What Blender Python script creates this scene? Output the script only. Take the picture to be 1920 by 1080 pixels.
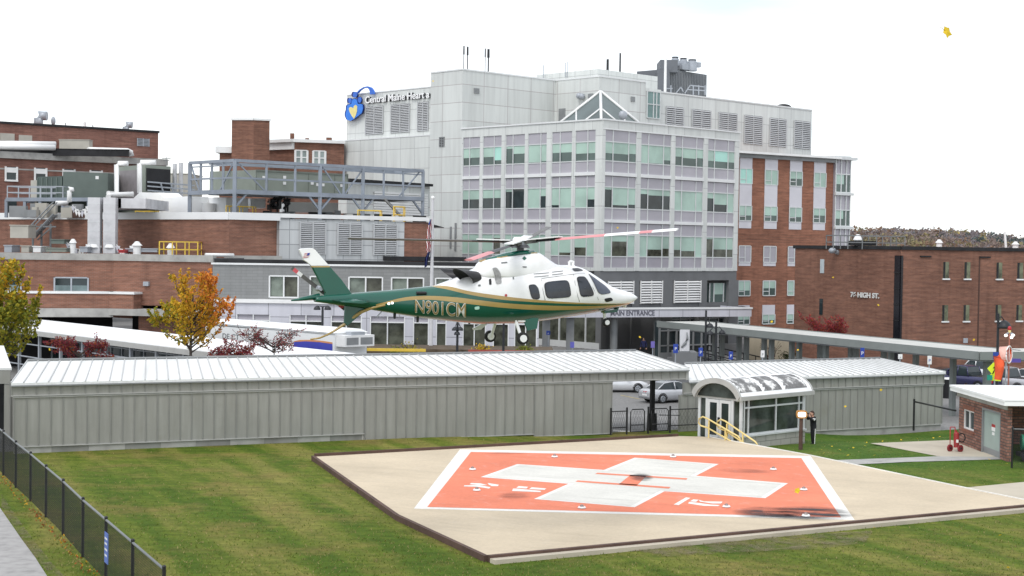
import bpy, bmesh, math, random
from mathutils import Vector, Matrix
for o in list(bpy.data.objects): bpy.data.objects.remove(o)
S = bpy.context.scene; COL = S.collection
R = math.radians
# ---------------------------------------------------------------- camera
CAMH, FPX = 9.3, 2900.0
PITCH, ROLL = math.atan(78 / FPX), 0.0145
_F = Vector((0, math.cos(PITCH), -math.sin(PITCH))); _r0 = Vector((1, 0, 0)); _u0 = Vector((0, math.sin(PITCH), math.cos(PITCH)))
CR = _r0 * math.cos(ROLL) + _u0 * math.sin(ROLL); CU = _u0 * math.cos(ROLL) - _r0 * math.sin(ROLL)
cd = bpy.data.cameras.new('camera'); cam = bpy.data.objects.new('camera', cd); COL.objects.link(cam)
cd.sensor_width = 36; cd.lens = 36 * FPX / 1920; cd.clip_start = 0.5; cd.clip_end = 6000
cam.matrix_world = Matrix(((CR.x, CU.x, -_F.x, 0), (CR.y, CU.y, -_F.y, 0), (CR.z, CU.z, -_F.z, CAMH), (0, 0, 0, 1)))
S.camera = cam
# ---------------------------------------------------------------- sky, sun, exposure (bright overcast)
SUN_EL, SUN_AZ = 52.0, 205.0       # degrees; azimuth clockwise from +Y: behind the viewer, a little left
w = bpy.data.worlds.new("World"); S.world = w; w.use_nodes = True
nt = w.node_tree; N = nt.nodes; L = nt.links
for n in list(N): N.remove(n)
wo = N.new('ShaderNodeOutputWorld'); bgA = N.new('ShaderNodeBackground'); bgB = N.new('ShaderNodeBackground'); ad = N.new('ShaderNodeAddShader')
sk = N.new('ShaderNodeTexSky'); sk.sky_type = 'NISHITA'; sk.sun_disc = False; sk.sun_elevation = R(SUN_EL); sk.sun_rotation = R(SUN_AZ)
bgA.inputs[1].default_value = 0.05; L.new(sk.outputs[0], bgA.inputs[0])
tc = N.new('ShaderNodeTexCoord'); mp = N.new('ShaderNodeMapping'); mp.inputs[3].default_value = (1, 1, 5); L.new(tc.outputs['Generated'], mp.inputs[0])
nz = N.new('ShaderNodeTexNoise'); nz.inputs['Scale'].default_value = 3.0; nz.inputs['Detail'].default_value = 6; L.new(mp.outputs[0], nz.inputs['Vector'])
cr = N.new('ShaderNodeValToRGB'); cr.color_ramp.elements[0].color = (0.64, 0.74, 0.86, 1); cr.color_ramp.elements[1].color = (1.0, 1.0, 1.0, 1)
cr.color_ramp.elements[0].position = 0.30; cr.color_ramp.elements[1].position = 0.50
L.new(nz.outputs[0], cr.inputs[0]); L.new(cr.outputs[0], bgB.inputs[0]); bgB.inputs[1].default_value = 0.98
L.new(bgA.outputs[0], ad.inputs[0]); L.new(bgB.outputs[0], ad.inputs[1]); L.new(ad.outputs[0], wo.inputs[0])
sl = bpy.data.lights.new('sun', 'SUN'); so = bpy.data.objects.new('sun', sl); COL.objects.link(so)
sl.energy = 1.25; sl.angle = R(18); sl.color = (1.0, 0.97, 0.92)
_sd = Vector((math.sin(R(SUN_AZ)) * math.cos(R(SUN_EL)), math.cos(R(SUN_AZ)) * math.cos(R(SUN_EL)), math.sin(R(SUN_EL))))
so.rotation_euler = (-_sd).to_track_quat('-Z', 'Y').to_euler()
S.view_settings.view_transform = 'Standard'; S.view_settings.look = 'None'; S.view_settings.exposure = 0.17; S.view_settings.gamma = 1.0
S.cycles.max_bounces = 6; S.cycles.use_denoising = True; S.cycles.transparent_max_bounces = 12
# ---------------------------------------------------------------- where a sight line meets the place
C0 = Vector((0, 0, CAMH))
def ray(px, py): return (_F + CR * ((px - 960) / FPX) - CU * ((py - 540) / FPX))
def G(px, py, z=0.0):
 d = ray(px, py); return C0 + d * ((z - CAMH) / d.z)
def V(px, py, Y):
 d = ray(px, py); return C0 + d * (Y / d.y)
class Wall:
 """vertical plane through plan point P along unit plan direction d (to the right seen from the camera)"""
 def __init__(s, P, d):
  s.P = Vector((P[0], P[1])); s.d = Vector((d[0], d[1])).normalized()
  n = Vector((s.d.y, -s.d.x)); s.n = n
 def hit(s, px, py, off=0.0):
  d = ray(px, py); P = s.P + s.n * off
  t = (P.x * s.n.x + P.y * s.n.y) / (d.x * s.n.x + d.y * s.n.y)
  return C0 + d * t
 def uz(s, px, py, off=0.0):
  p = s.hit(px, py, off); return ((Vector((p.x, p.y)) - s.P).dot(s.d), p.z)
 def u(s, px, py=500, off=0.0): return s.uz(px, py, off)[0]
 def z(s, px, py, off=0.0): return s.uz(px, py, off)[1]
 def at(s, u, z, o=0.0):
  q = s.P + s.d * u + s.n * o; return Vector((q.x, q.y, z))
def wall2(A, B): return Wall((A[0], A[1]), (B[0] - A[0], B[1] - A[1]))
def sm(x, a, b):
 t = max(0.0, min(1.0, (x - a) / (b - a))); return t * t * (3 - 2 * t)
def lerp(a, b, t): return a + (b - a) * t
# ---------------------------------------------------------------- mesh builder
class MB:
 def __init__(s): s.v = []; s.f = []; s.m = []; s.smooth = []
 def add(s, vs, fs, mi=0, smooth=False):
  b = len(s.v); s.v += [Vector(p) for p in vs]
  for f in fs: s.f.append([b + i for i in f]); s.m.append(mi); s.smooth.append(smooth)
  return s
 def hexa(s, p, mi=0):     # 8 points: bottom 0-3, top 4-7 (same turn)
  return s.add(p, [(3, 2, 1, 0), (4, 5, 6, 7), (0, 1, 5, 4), (1, 2, 6, 5), (2, 3, 7, 6), (3, 0, 4, 7)], mi)
 def box(s, x0, x1, y0, y1, z0, z1, mi=0):
  return s.hexa([(x0, y0, z0), (x1, y0, z0), (x1, y1, z0), (x0, y1, z0), (x0, y0, z1), (x1, y0, z1), (x1, y1, z1), (x0, y1, z1)], mi)
 def wbox(s, W, u0, u1, z0, z1, o0, o1, mi=0):   # box on a wall: o = distance in front of the plane
  if u0 > u1: u0, u1 = u1, u0
  if z0 > z1: z0, z1 = z1, z0
  if o0 > o1: o0, o1 = o1, o0
  return s.hexa([W.at(u0, z0, o1), W.at(u1, z0, o1), W.at(u1, z0, o0), W.at(u0, z0, o0), W.at(u0, z1, o1), W.at(u1, z1, o1), W.at(u1, z1, o0), W.at(u0, z1, o0)], mi)
 def prism(s, poly, vec, mi=0, smooth=False):
  vec = Vector(vec); n = len(poly); a = [Vector(p) for p in poly]; b = [p + vec for p in a]
  s.add(a + b, [list(range(n)), [2 * n - 1 - i for i in range(n)]], mi)
  base = len(s.v) - 2 * n
  for i in range(n):
   j = (i + 1) % n; s.f.append([base + j, base + i, base + n + i, base + n + j]); s.m.append(mi); s.smooth.append(smooth)
  return s
 def ring(s, c, ax, r, n):
  ax = Vector(ax).normalized(); t = Vector((0, 0, 1)) if abs(ax.z) < .9 else Vector((1, 0, 0))
  e1 = ax.cross(t).normalized(); e2 = ax.cross(e1)
  return [Vector(c) + (e1 * math.cos(2 * math.pi * i / n) + e2 * math.sin(2 * math.pi * i / n)) * r for i in range(n)]
 def cyl(s, p0, p1, r0, r1=None, n=8, mi=0, cap=True):
  r1 = r0 if r1 is None else r1; p0 = Vector(p0); p1 = Vector(p1); ax = p1 - p0
  a = s.ring(p0, ax, r0, n); b = s.ring(p1, ax, r1, n)
  s.add(a + b, [(i, (i + 1) % n, n + (i + 1) % n, n + i) for i in range(n)], mi, n > 5)
  if cap: s.add(a, [list(range(n))[::-1]], mi); s.add(b, [list(range(n))], mi)
  return s
 def tube(s, pts, r, n=6, mi=0):
  pts = [Vector(p) for p in pts]; rs = r if isinstance(r, (list, tuple)) else [r] * len(pts); rings = []
  for i, p in enumerate(pts):
   ax = (pts[min(i + 1, len(pts) - 1)] - pts[max(i - 1, 0)]); rings.append(s.ring(p, ax, rs[i], n))
  return s.loft(rings, mi, True)
 def loft(s, rings, mi=0, caps=True, smooth=True, mif=None):
  n = len(rings[0]); b = len(s.v)
  for rg in rings: s.v += [Vector(p) for p in rg]
  for k in range(len(rings) - 1):
   for i in range(n):
    j = (i + 1) % n
    s.f.append([b + k * n + i, b + k * n + j, b + (k + 1) * n + j, b + (k + 1) * n + i]); s.m.append(mif(k, i) if mif else mi); s.smooth.append(smooth)
  if caps:
   s.f.append([b + i for i in range(n)][::-1]); s.m.append(mif(0, 0) if mif else mi); s.smooth.append(False)
   s.f.append([b + (len(rings) - 1) * n + i for i in range(n)]); s.m.append(mif(len(rings) - 2, 0) if mif else mi); s.smooth.append(False)
  return s
 def grid(s, fn, nu, nv, mi=0, smooth=True):
  b = len(s.v)
  for i in range(nu + 1):
   for j in range(nv + 1): s.v.append(Vector(fn(i / nu, j / nv)))
  for i in range(nu):
   for j in range(nv):
    a = b + i * (nv + 1) + j; s.f.append([a, a + nv + 1, a + nv + 2, a + 1]); s.m.append(mi); s.smooth.append(smooth)
  return s
 def sphere(s, c, rx, ry, rz, n=10, m=6, mi=0, z0=-1.0):
  c = Vector(c); rings = []
  for k in range(m + 1):
   t = lerp(math.asin(z0), math.pi / 2, k / m); rr = max(math.cos(t), 1e-3)
   rings.append([c + Vector((rx * rr * math.cos(2 * math.pi * i / n), ry * rr * math.sin(2 * math.pi * i / n), rz * math.sin(t))) for i in range(n)])
  return s.loft(rings, mi)
 def poly(s, pts, mi=0): return s.add(pts, [list(range(len(pts)))], mi)
WL = {}
def _link(o, parent, wl):
 COL.objects.link(o)
 if parent is not None: o.parent = parent
 WL[o.name] = wl
def build(mb, name, mats, parent=None, loc=None, local=False, fix=True):
 """one mesh object; vertices in world metres (or already local), origin at its thing's base"""
 if parent is not None: base = Vector((0, 0, 0)) if local else WL[parent.name]
 else: base = Vector(loc) if loc is not None else Vector((0, 0, 0))
 me = bpy.data.meshes.new(name)
 me.from_pydata([tuple(p - base) for p in mb.v], [], mb.f)
 if fix:
  bm = bmesh.new(); bm.from_mesh(me); bmesh.ops.recalc_face_normals(bm, faces=bm.faces); bm.to_mesh(me); bm.free()
 mats = mats if isinstance(mats, (list, tuple)) else [mats]
 for m in mats: me.materials.append(m)
 me.polygons.foreach_set('material_index', mb.m); me.polygons.foreach_set('use_smooth', mb.smooth)
 uv = me.uv_layers.new(name='UVMap')
 for p in me.polygons:
  n = p.normal
  if abs(n.z) > 0.8:
   for li in p.loop_indices: c = mb.v[me.loops[li].vertex_index]; uv.data[li].uv = (c.x, c.y)
  else:
   h = math.hypot(n.x, n.y) or 1; tx, ty = -n.y / h, n.x / h
   for li in p.loop_indices: c = mb.v[me.loops[li].vertex_index]; uv.data[li].uv = (c.x * tx + c.y * ty, c.z)
 o = bpy.data.objects.new(name, me)
 if parent is None and loc is not None: o.location = base
 _link(o, parent, base if parent is None else WL[parent.name] if not local else Vector((0, 0, 0)))
 return o
def tag(o, label=None, cat=None, group=None, kind=None):
 if label: o['label'] = label
 if cat: o['category'] = cat
 if group: o['group'] = group
 if kind: o['kind'] = kind
 return o
def thing(name, label, cat, loc=(0, 0, 0), group=None, rotz=0):
 o = bpy.data.objects.new(name, None); o.empty_display_size = 0.3; o.location = loc; o.rotation_euler = (0, 0, rotz)
 _link(o, None, Vector(loc)); return tag(o, label, cat, group)
def kids(o): return [c for c in bpy.data.objects if c.parent == o]
def dup(root, loc=None, rotz=None, label=None, scale=None):
 def cp(o, par):
  c = o.copy(); COL.objects.link(c)
  if par is not None: c.parent = par
  for ch in kids(o): cp(ch, c)
  return c
 r = cp(root, None)
 if loc is not None: r.location = loc
 if rotz is not None: r.rotation_euler = (0, 0, rotz)
 if label: r['label'] = label
 if scale: r.scale = (scale,) * 3
 return r
def struct(mb, name, mats, **k): return tag(build(mb, name, mats, **k), kind='structure')
def textmesh(txt, size, depth=0.02, bold=0.0, align='CENTER'):
 """lettering as a mesh in the XY plane, baseline at y = 0"""
 cu = bpy.data.curves.new('t', 'FONT'); cu.body = txt; cu.size = size; cu.extrude = depth / 2; cu.offset = bold; cu.align_x = align
 o = bpy.data.objects.new('t', cu); COL.objects.link(o)
 dg = bpy.context.evaluated_depsgraph_get(); me = bpy.data.meshes.new_from_object(o.evaluated_get(dg))
 vs = [v.co.copy() for v in me.vertices]; fs = [list(p.vertices) for p in me.polygons]
 bpy.data.objects.remove(o); bpy.data.curves.remove(cu); bpy.data.meshes.remove(me)
 return vs, fs
def text_on(mb, txt, O, ux, uy, size, depth=0.03, mi=0, bold=0.0, width=None, align='CENTER'):
 vs, fs = textmesh(txt, size, depth, bold, align); ux = Vector(ux).normalized(); uy = Vector(uy).normalized(); un = ux.cross(uy); O = Vector(O)
 k = 1.0
 if width:
  xs = [v.x for v in vs]; k = width / (max(xs) - min(xs))
 mb.add([O + ux * v.x * k + uy * v.y + un * v.z for v in vs], fs, mi); return mb
# ---------------------------------------------------------------- materials
def newmat(name):
 m = bpy.data.materials.new(name); m.use_nodes = True; t = m.node_tree
 b = t.nodes['Principled BSDF']; return m, t, b
def _n(t, kind, **k):
 n = t.nodes.new(kind)
 for a, v in k.items():
  if a in n.inputs: n.inputs[a].default_value = v
  else: setattr(n, a, v)
 return n
def _mix(t, fac, a, b, mode='MIX'):
 m = t.nodes.new('ShaderNodeMix'); m.data_type = 'RGBA'; m.blend_type = mode
 for s, v in ((m.inputs[0], fac), (m.inputs[6], a), (m.inputs[7], b)):
  if hasattr(v, 'is_output'): t.links.new(v, s)
  else: s.default_value = v if not isinstance(v, tuple) else (*v[:3], 1)
 return m.outputs[2]
def _coord(t, uvs=True, scale=(1, 1, 1), rot=0):
 c = t.nodes.new('ShaderNodeTexCoord'); mp = t.nodes.new('ShaderNodeMapping'); mp.inputs[3].default_value = scale; src = c.outputs['UV' if uvs else 'Object']
 if rot: m0 = t.nodes.new('ShaderNodeMapping'); m0.inputs[2].default_value = (0, 0, rot); t.links.new(src, m0.inputs[0]); src = m0.outputs[0]
 t.links.new(src, mp.inputs[0]); return mp.outputs[0]
def _noise(t, co, scale, detail=4, rough=0.55):
 n = _n(t, 'ShaderNodeTexNoise'); n.inputs['Scale'].default_value = scale; n.inputs['Detail'].default_value = detail; n.inputs['Roughness'].default_value = rough
 t.links.new(co, n.inputs['Vector']); return n.outputs[0]
def _ramp(t, fac, stops):
 r = t.nodes.new('ShaderNodeValToRGB'); e = r.color_ramp.elements
 while len(e) < len(stops): e.new(0.5)
 for k, (p, c) in enumerate(stops): e[k].position = p; e[k].color = (*c, 1) if len(c) == 3 else c
 t.links.new(fac, r.inputs[0]); return r.outputs[0]
def _bump(t, b, h, strength=0.3, dist=0.02):
 n = t.nodes.new('ShaderNodeBump'); n.inputs['Strength'].default_value = strength; n.inputs['Distance'].default_value = dist
 t.links.new(h, n.inputs['Height']); t.links.new(n.outputs[0], b.inputs['Normal'])
def plain(name, c, rough=0.6, var=0.12, scale=1.5, metal=0.0, spec=0.4, streak=False, bump=0.0, emit=None, es=1.0):
 m, t, b = newmat(name); b.inputs['Roughness'].default_value = rough; b.inputs['Metallic'].default_value = metal; b.inputs['Specular IOR Level'].default_value = spec
 co = _coord(t, streak, (3, .25, 1) if streak else (1, 1, 1)); n = _noise(t, co, scale, 6)
 lo = tuple(max(0, x * (1 - var * 1.6)) for x in c); hi = tuple(min(1, x * (1 + var)) for x in c)
 col = _ramp(t, n, [(0.3, lo), (0.5, c), (0.72, hi)])
 t.links.new(col, b.inputs['Base Color'])
 if bump: _bump(t, b, _noise(t, co, scale * 8, 4), bump)
 if emit: b.inputs['Emission Color'].default_value = (*emit, 1); b.inputs['Emission Strength'].default_value = es
 return m
def brick(name, c1, c2, mortar, bw=0.32, bh=0.10, ms=0.012, dirt=0.25, scale=1.0):
 m, t, b = newmat(name); b.inputs['Roughness'].default_value = 0.85; b.inputs['Specular IOR Level'].default_value = 0.2
 co = _coord(t)
 bt = _n(t, 'ShaderNodeTexBrick'); bt.inputs['Scale'].default_value = 1.0; bt.inputs['Brick Width'].default_value = bw; bt.inputs['Row Height'].default_value = bh
 bt.inputs['Mortar Size'].default_value = ms; bt.inputs['Color1'].default_value = (*c1, 1); bt.inputs['Color2'].default_value = (*c2, 1); bt.inputs['Mortar'].default_value = (*mortar, 1); bt.inputs['Bias'].default_value = 0.0
 t.links.new(co, bt.inputs['Vector'])
 big = _noise(t, co, 0.22, 5); co2 = _coord(t, True, (0.35, 3.0, 1)); st = _noise(t, co2, 1.6, 5)
 co3 = _coord(t, True, (2.0, 0.12, 1)); run = _noise(t, co3, 0.8, 4)
 k = _ramp(t, big, [(0.3, (0.80, 0.78, 0.78)), (0.7, (1.14, 1.12, 1.10))]); k2 = _ramp(t, st, [(0.3, (0.72, 0.72, 0.74)), (0.7, (1.25, 1.24, 1.22))]); k3 = _ramp(t, run, [(0.28, (0.82, 0.82, 0.82)), (0.5, (1, 1, 1))])
 col = _mix(t, 1.0, _mix(t, 1.0, _mix(t, 1.0, bt.outputs[0], k, 'MULTIPLY'), k2, 'MULTIPLY'), k3, 'MULTIPLY')
 t.links.new(col, b.inputs['Base Color']); _bump(t, b, bt.outputs['Fac'], 0.25, -0.01); return m
def panel(name, c, joint, pw, ph, ms=0.03, var=0.06, rough=0.45, off=0.0, shift=(0, 0), metal=0.0):
 m, t, b = newmat(name); b.inputs['Roughness'].default_value = rough; b.inputs['Metallic'].default_value = metal
 co = _coord(t); mpn = t.nodes.new('ShaderNodeMapping'); mpn.inputs[1].default_value = (shift[0], shift[1], 0); t.links.new(co, mpn.inputs[0])
 bt = _n(t, 'ShaderNodeTexBrick'); bt.offset = off; bt.inputs['Scale'].default_value = 1.0; bt.inputs['Brick Width'].default_value = pw; bt.inputs['Row Height'].default_value = ph
 bt.inputs['Mortar Size'].default_value = ms; bt.inputs['Mortar Smooth'].default_value = 0.1
 bt.inputs['Color1'].default_value = (*[x * (1 - var) for x in c], 1); bt.inputs['Color2'].default_value = (*[min(1, x * (1 + var)) for x in c], 1); bt.inputs['Mortar'].default_value = (*joint, 1)
 t.links.new(mpn.outputs[0], bt.inputs['Vector'])
 st = _noise(t, _coord(t, True, (1.5, .12, 1)), 1.2, 5); k = _ramp(t, st, [(0.25, (0.88, 0.88, 0.88)), (0.6, (1.03, 1.03, 1.03))])
 t.links.new(_mix(t, 1.0, bt.outputs[0], k, 'MULTIPLY'), b.inputs['Base Color']); _bump(t, b, bt.outputs['Fac'], 0.2, -0.02); return m
def glass(name, c, rough=0.06, spec=0.5, var=0.3, scale=0.5):
 m, t, b = newmat(name); b.inputs['Roughness'].default_value = rough; b.inputs['Specular IOR Level'].default_value = spec
 n = _noise(t, _coord(t, False), scale, 4); lo = tuple(x * (1 - var) for x in c); hi = tuple(x * (1 + var) for x in c)
 t.links.new(_ramp(t, n, [(0.35, lo), (0.65, hi)]), b.inputs['Base Color']); _bump(t, b, _noise(t, _coord(t, False), 0.7, 2), 0.04, 0.05); return m
M = {}
M['brick'] = brick('red_brick', (0.212, 0.097, 0.065), (0.275, 0.128, 0.086), (0.24, 0.17, 0.14))
M['brick_dk'] = brick('brown_brick', (0.200, 0.094, 0.062), (0.255, 0.122, 0.080), (0.19, 0.13, 0.11))
M['brick_or'] = brick('orange_brick', (0.26, 0.108, 0.066), (0.315, 0.134, 0.083), (0.27, 0.17, 0.13))
M['brick_far'] = brick('dull_brick', (0.20, 0.092, 0.070), (0.25, 0.115, 0.086), (0.23, 0.16, 0.14))
M['brick_hut'] = brick('hut_brick', (0.20, 0.095, 0.07), (0.33, 0.18, 0.14), (0.10, 0.085, 0.08), bw=0.42, bh=0.135, ms=0.02)
M['clad'] = panel('pale_cladding', (0.60, 0.62, 0.60), (0.40, 0.375, 0.37), 3.4, 1.85, 0.035)
M['clad2'] = panel('pale_cladding_wide', (0.62, 0.64, 0.62), (0.43, 0.44, 0.435), 2.4, 2.2, 0.035)
M['clad3'] = panel('grey_wall_panel', (0.50, 0.515, 0.52), (0.27, 0.28, 0.29), 1.6, 1.15, 0.035)
M['frame'] = plain('pale_frame', (0.63, 0.64, 0.635), 0.45, 0.06, 0.4)
M['mull'] = plain('aluminium_mullion', (0.60, 0.62, 0.62), 0.4, 0.05)
M['band'] = plain('white_band', (0.72, 0.73, 0.73), 0.4, 0.05, 0.5)
M['spand'] = glass('lavender_spandrel_glass', (0.385, 0.37, 0.41), 0.22, 0.4, 0.08, 0.25)
M['pane'] = glass('dark_window_glass', (0.028, 0.040, 0.044), 0.05, 0.45, 0.5, 0.3)
M['paneG'] = glass('green_window_glass', (0.075, 0.115, 0.105), 0.05, 0.5, 0.35, 0.2)
M['pane2'] = glass('brownish_window_glass', (0.075, 0.080, 0.062), 0.08, 0.4, 0.6, 0.9)
M['blind'] = plain('green_tinted_blind', (0.39, 0.54, 0.465), 0.3, 0.20, 0.22, spec=0.5)
M['blindB'] = plain('bright_green_blind', (0.40, 0.70, 0.61), 0.3, 0.08, 0.4, spec=0.5)
M['dkgrey'] = plain('dark_grey_stone', (0.165, 0.17, 0.175), 0.7, 0.10, 0.5)
M['dkgrey2'] = panel('grey_block_wall', (0.235, 0.24, 0.238), (0.18, 0.185, 0.185), 0.8, 0.22, 0.012, 0.05, 0.8, 0.5)
M['white'] = plain('white_paint', (0.78, 0.78, 0.77), 0.5, 0.05, 0.8)
M['whiteR'] = plain('white_roof_membrane', (0.86, 0.87, 0.87), 0.55, 0.06, 0.35)
M['lav'] = panel('pale_lavender_panel', (0.55, 0.55, 0.60), (0.28, 0.28, 0.31), 2.4, 1.3, 0.03)
M['lavw'] = plain('lavender_white_panel', (0.60, 0.59, 0.63), 0.45, 0.05, 0.4)
M['black'] = plain('black_metal', (0.016, 0.016, 0.018), 0.45, 0.2, 3)
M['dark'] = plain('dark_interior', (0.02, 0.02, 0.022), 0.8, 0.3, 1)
M['grey'] = plain('mid_grey_metal', (0.23, 0.24, 0.245), 0.5, 0.10, 0.8)
M['galv'] = plain('galvanised_steel', (0.36, 0.385, 0.42), 0.42, 0.10, 1.0, metal=0.2)
M['steelb'] = plain('blue_grey_steel', (0.235, 0.265, 0.31), 0.5, 0.12, 0.8)
M['hvacg'] = plain('grey_green_casing', (0.235, 0.262, 0.225), 0.55, 0.07, 0.7)
M['hvacd'] = plain('dull_green_casing', (0.125, 0.155, 0.138), 0.55, 0.07, 0.7)
M['beige'] = plain('beige_casing', (0.42, 0.40, 0.35), 0.6, 0.08, 0.7)
M['yellow'] = plain('yellow_paint', (0.72, 0.50, 0.07), 0.45, 0.08, 2)
M['yellowp'] = plain('pale_yellow_rail', (0.74, 0.58, 0.24), 0.5, 0.08, 2)
M['red'] = plain('red_paint', (0.42, 0.025, 0.03), 0.4, 0.1, 2)
M['blue'] = plain('sign_blue', (0.025, 0.06, 0.33), 0.45, 0.08, 2)
M['conc'] = plain('grey_concrete', (0.36, 0.355, 0.335), 0.85, 0.16, 1.2, bump=0.2)
M['concd'] = plain('weathered_concrete_blocks', (0.24, 0.24, 0.225), 0.9, 0.22, 0.7, bump=0.2)
M['rail'] = plain('grey_rail', (0.17, 0.18, 0.185), 0.5, 0.1, 1)
M['roofdk'] = plain('dark_roof_felt', (0.075, 0.075, 0.08), 0.8, 0.15, 1)
# ================================================================ GROUND
WA = G(20, 718, 2.95); WB = G(1290, 690, 2.95)                 # eave line of the long metal walkway
WW = wall2(WA, WB)
WLEN = (Vector((WB.x, WB.y)) - Vector((WA.x, WA.y))).length
WA2 = G(1290, 713, 2.29); WB2 = G(1770, 697, 2.29); W2 = wall2(WA2, WB2)
W2LEN = (Vector((WB2.x, WB2.y)) - Vector((WA2.x, WA2.y))).length
def gz(x, y):
 q = y - (WA.y + (WB.y - WA.y) / (WB.x - WA.x) * (x - WA.x))
 z = -1.5 * sm(q, 2.5, 20) + 1.2 * sm(q, 28, 52)
 if q < 6: z += -1.1 * sm(x, 10, 25) * sm(q, -11, -0.5)
 else: z += -1.1 * sm(x, 10, 25) * (1 - sm(q, 6, 20))
 f = (1 - sm(q, 3, 12)) * (1 - sm(x, 18, 26)); z -= f * (.2 * sm(q, -10, -2) + .24 * sm(x, -5, 5) * sm(q, -13, -8))
 return z
def grassmat():
 m, t, b = newmat('lawn_grass'); b.inputs['Roughness'].default_value = 0.9; b.inputs['Specular IOR Level'].default_value = 0.1
 o = _coord(t, False)
 r = _coord(t, False, (1.0, 0.10, 1), R(-23)); st = _noise(t, r, 0.62, 4)           # mowing stripes
 pat = _noise(t, o, 0.33, 6, 0.62); fine = _noise(t, _coord(t, False, (1, .55, 1)), 5.5, 8, 0.75); mid = _noise(t, _coord(t, False, (.5, 1.3, 1)), 1.5, 6, 0.65)
 a = _ramp(t, st, [(0.38, (0.066, 0.112, 0.012)), (0.50, (0.108, 0.142, 0.020)), (0.64, (0.180, 0.178, 0.045))])
 c = _mix(t, _ramp(t, pat, [(0.50, (0, 0, 0)), (0.74, (1, 1, 1))]), a, (0.19, 0.150, 0.050))
 c = _mix(t, 1.0, c, _ramp(t, fine, [(0.28, (0.62, 0.62, 0.60)), (0.5, (1, 1, 1)), (0.74, (1.32, 1.30, 1.24))]), 'MULTIPLY')
 c = _mix(t, 1.0, c, _ramp(t, mid, [(0.3, (0.66, 0.70, 0.66)), (0.7, (1.30, 1.24, 1.2))]), 'MULTIPLY')
 # greener strip near the far right walkway, worn earth along the pad's front edge
 se = t.nodes.new('ShaderNodeSeparateXYZ'); t.links.new(t.nodes.new('ShaderNodeTexCoord').outputs['Object'], se.inputs[0])
 def mr(v, a, b2):
  n = t.nodes.new('ShaderNodeMapRange'); n.inputs[1].default_value = a; n.inputs[2].default_value = b2; t.links.new(v, n.inputs[0]); return n.outputs[0]
 def mul(a, b2):
  n = t.nodes.new('ShaderNodeMath'); n.operation = 'MULTIPLY'; t.links.new(a, n.inputs[0]); t.links.new(b2, n.inputs[1]); return n.outputs[0]
 gr = mul(mr(se.outputs[0], 8, 15), mr(se.outputs[1], 60, 68))
 c = _mix(t, gr, c, _mix(t, 1.0, _ramp(t, pat, [(0.35, (0.045, 0.105, 0.014)), (0.55, (0.075, 0.135, 0.020)), (0.75, (0.15, 0.155, 0.04))]), _ramp(t, fine, [(0.28, (0.5, 0.5, 0.5)), (0.72, (1.45, 1.4, 1.3))]), 'MULTIPLY'))
 t.links.new(c, b.inputs['Base Color']); _bump(t, b, fine, 0.7, 0.06); return m
M['grass'] = grassmat()
def asphalt():
 m, t, b = newmat('worn_asphalt'); b.inputs['Roughness'].default_value = 0.85
 o = _coord(t, False); n1 = _noise(t, o, 0.12, 6); n2 = _noise(t, o, 6, 6)
 c = _mix(t, 1, _ramp(t, n1, [(0.3, (0.17, 0.168, 0.165)), (0.7, (0.27, 0.265, 0.255))]), _ramp(t, n2, [(0.3, (0.75, 0.75, 0.75)), (0.7, (1.15, 1.15, 1.15))]), 'MULTIPLY')
 t.links.new(c, b.inputs['Base Color']); _bump(t, b, n2, 0.3); return m
M['asph'] = asphalt()
M['conclt'] = plain('tan_concrete_path', (0.47, 0.42, 0.335), 0.85, 0.10, 0.6, bump=0.15)
mb = MB()
xs = [-2200, -900, -400, -200, -120, -80] + [x for x in range(-60, 72, 4)] + [90, 130, 200, 400, 900, 2200]
ys = [-20, 0, 10] + [y for y in range(20, 172, 3)] + [200, 260, 400, 800, 1500, 2600]
for x in xs:
 for y in ys: mb.v.append(Vector((x, y, gz(x, y) - 0.03 - .3 * (1 - sm(y - (WA.y + (WB.y - WA.y) / (WB.x - WA.x) * x - (WB.y - WA.y) / (WB.x - WA.x) * WA.x), 0.5, 4)))))
for i in range(len(xs) - 1):
 for j in range(len(ys) - 1):
  a = i * len(ys) + j; mb.f.append([a, a + len(ys), a + len(ys) + 1, a + 1]); mb.m.append(0); mb.smooth.append(True)
struct(mb, 'ground', M['asph'])
mb = MB()
xs = [x * 1.0 for x in range(-45, 46)]
def yb(x): return WA.y + (WB.y - WA.y) / (WB.x - WA.x) * (x - WA.x) + 0.9
NY = 50
for x in xs:
 for j in range(NY + 1):
  y = lerp(14, yb(x), j / NY); mb.v.append(Vector((x, y, gz(x, y))))
for i in range(len(xs) - 1):
 for j in range(NY):
  a = i * (NY + 1) + j; mb.f.append([a, a + NY + 1, a + NY + 2, a + 1]); mb.m.append(0); mb.smooth.append(True)
struct(mb, 'lawn', M['grass'])
def sheet(name, pix, z, mat, kind='structure'):
 mb = MB(); mb.poly([G(x, y, z) for x, y in pix]); o = build(mb, name, mat); o['kind'] = kind; return o
sheet('path', [(1632, 831), (1784, 825), (1845, 838), (1872, 856), (1800, 858), (1757, 855)], 0.012, M['conclt'])
sheet('side_path', [(1555, 863), (1757, 855.5), (1872, 856.5), (1880, 861), (1700, 866), (1600, 871)], 0.02, M['conc'])
sheet('apron_path', [(1800, 915), (1926, 903), (2000, 903), (2000, 940), (1880, 946)], 0.016, M['conclt'])
sheet('sidewalk', [(-120, 880), (-20, 938), (0, 952), (40, 1010), (66, 1045), (96, 1092), (-120, 1110)], 0.015, plain('pale_pavement', (0.33, 0.32, 0.31), 0.9, 0.14, 2.5, bump=0.3))
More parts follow.
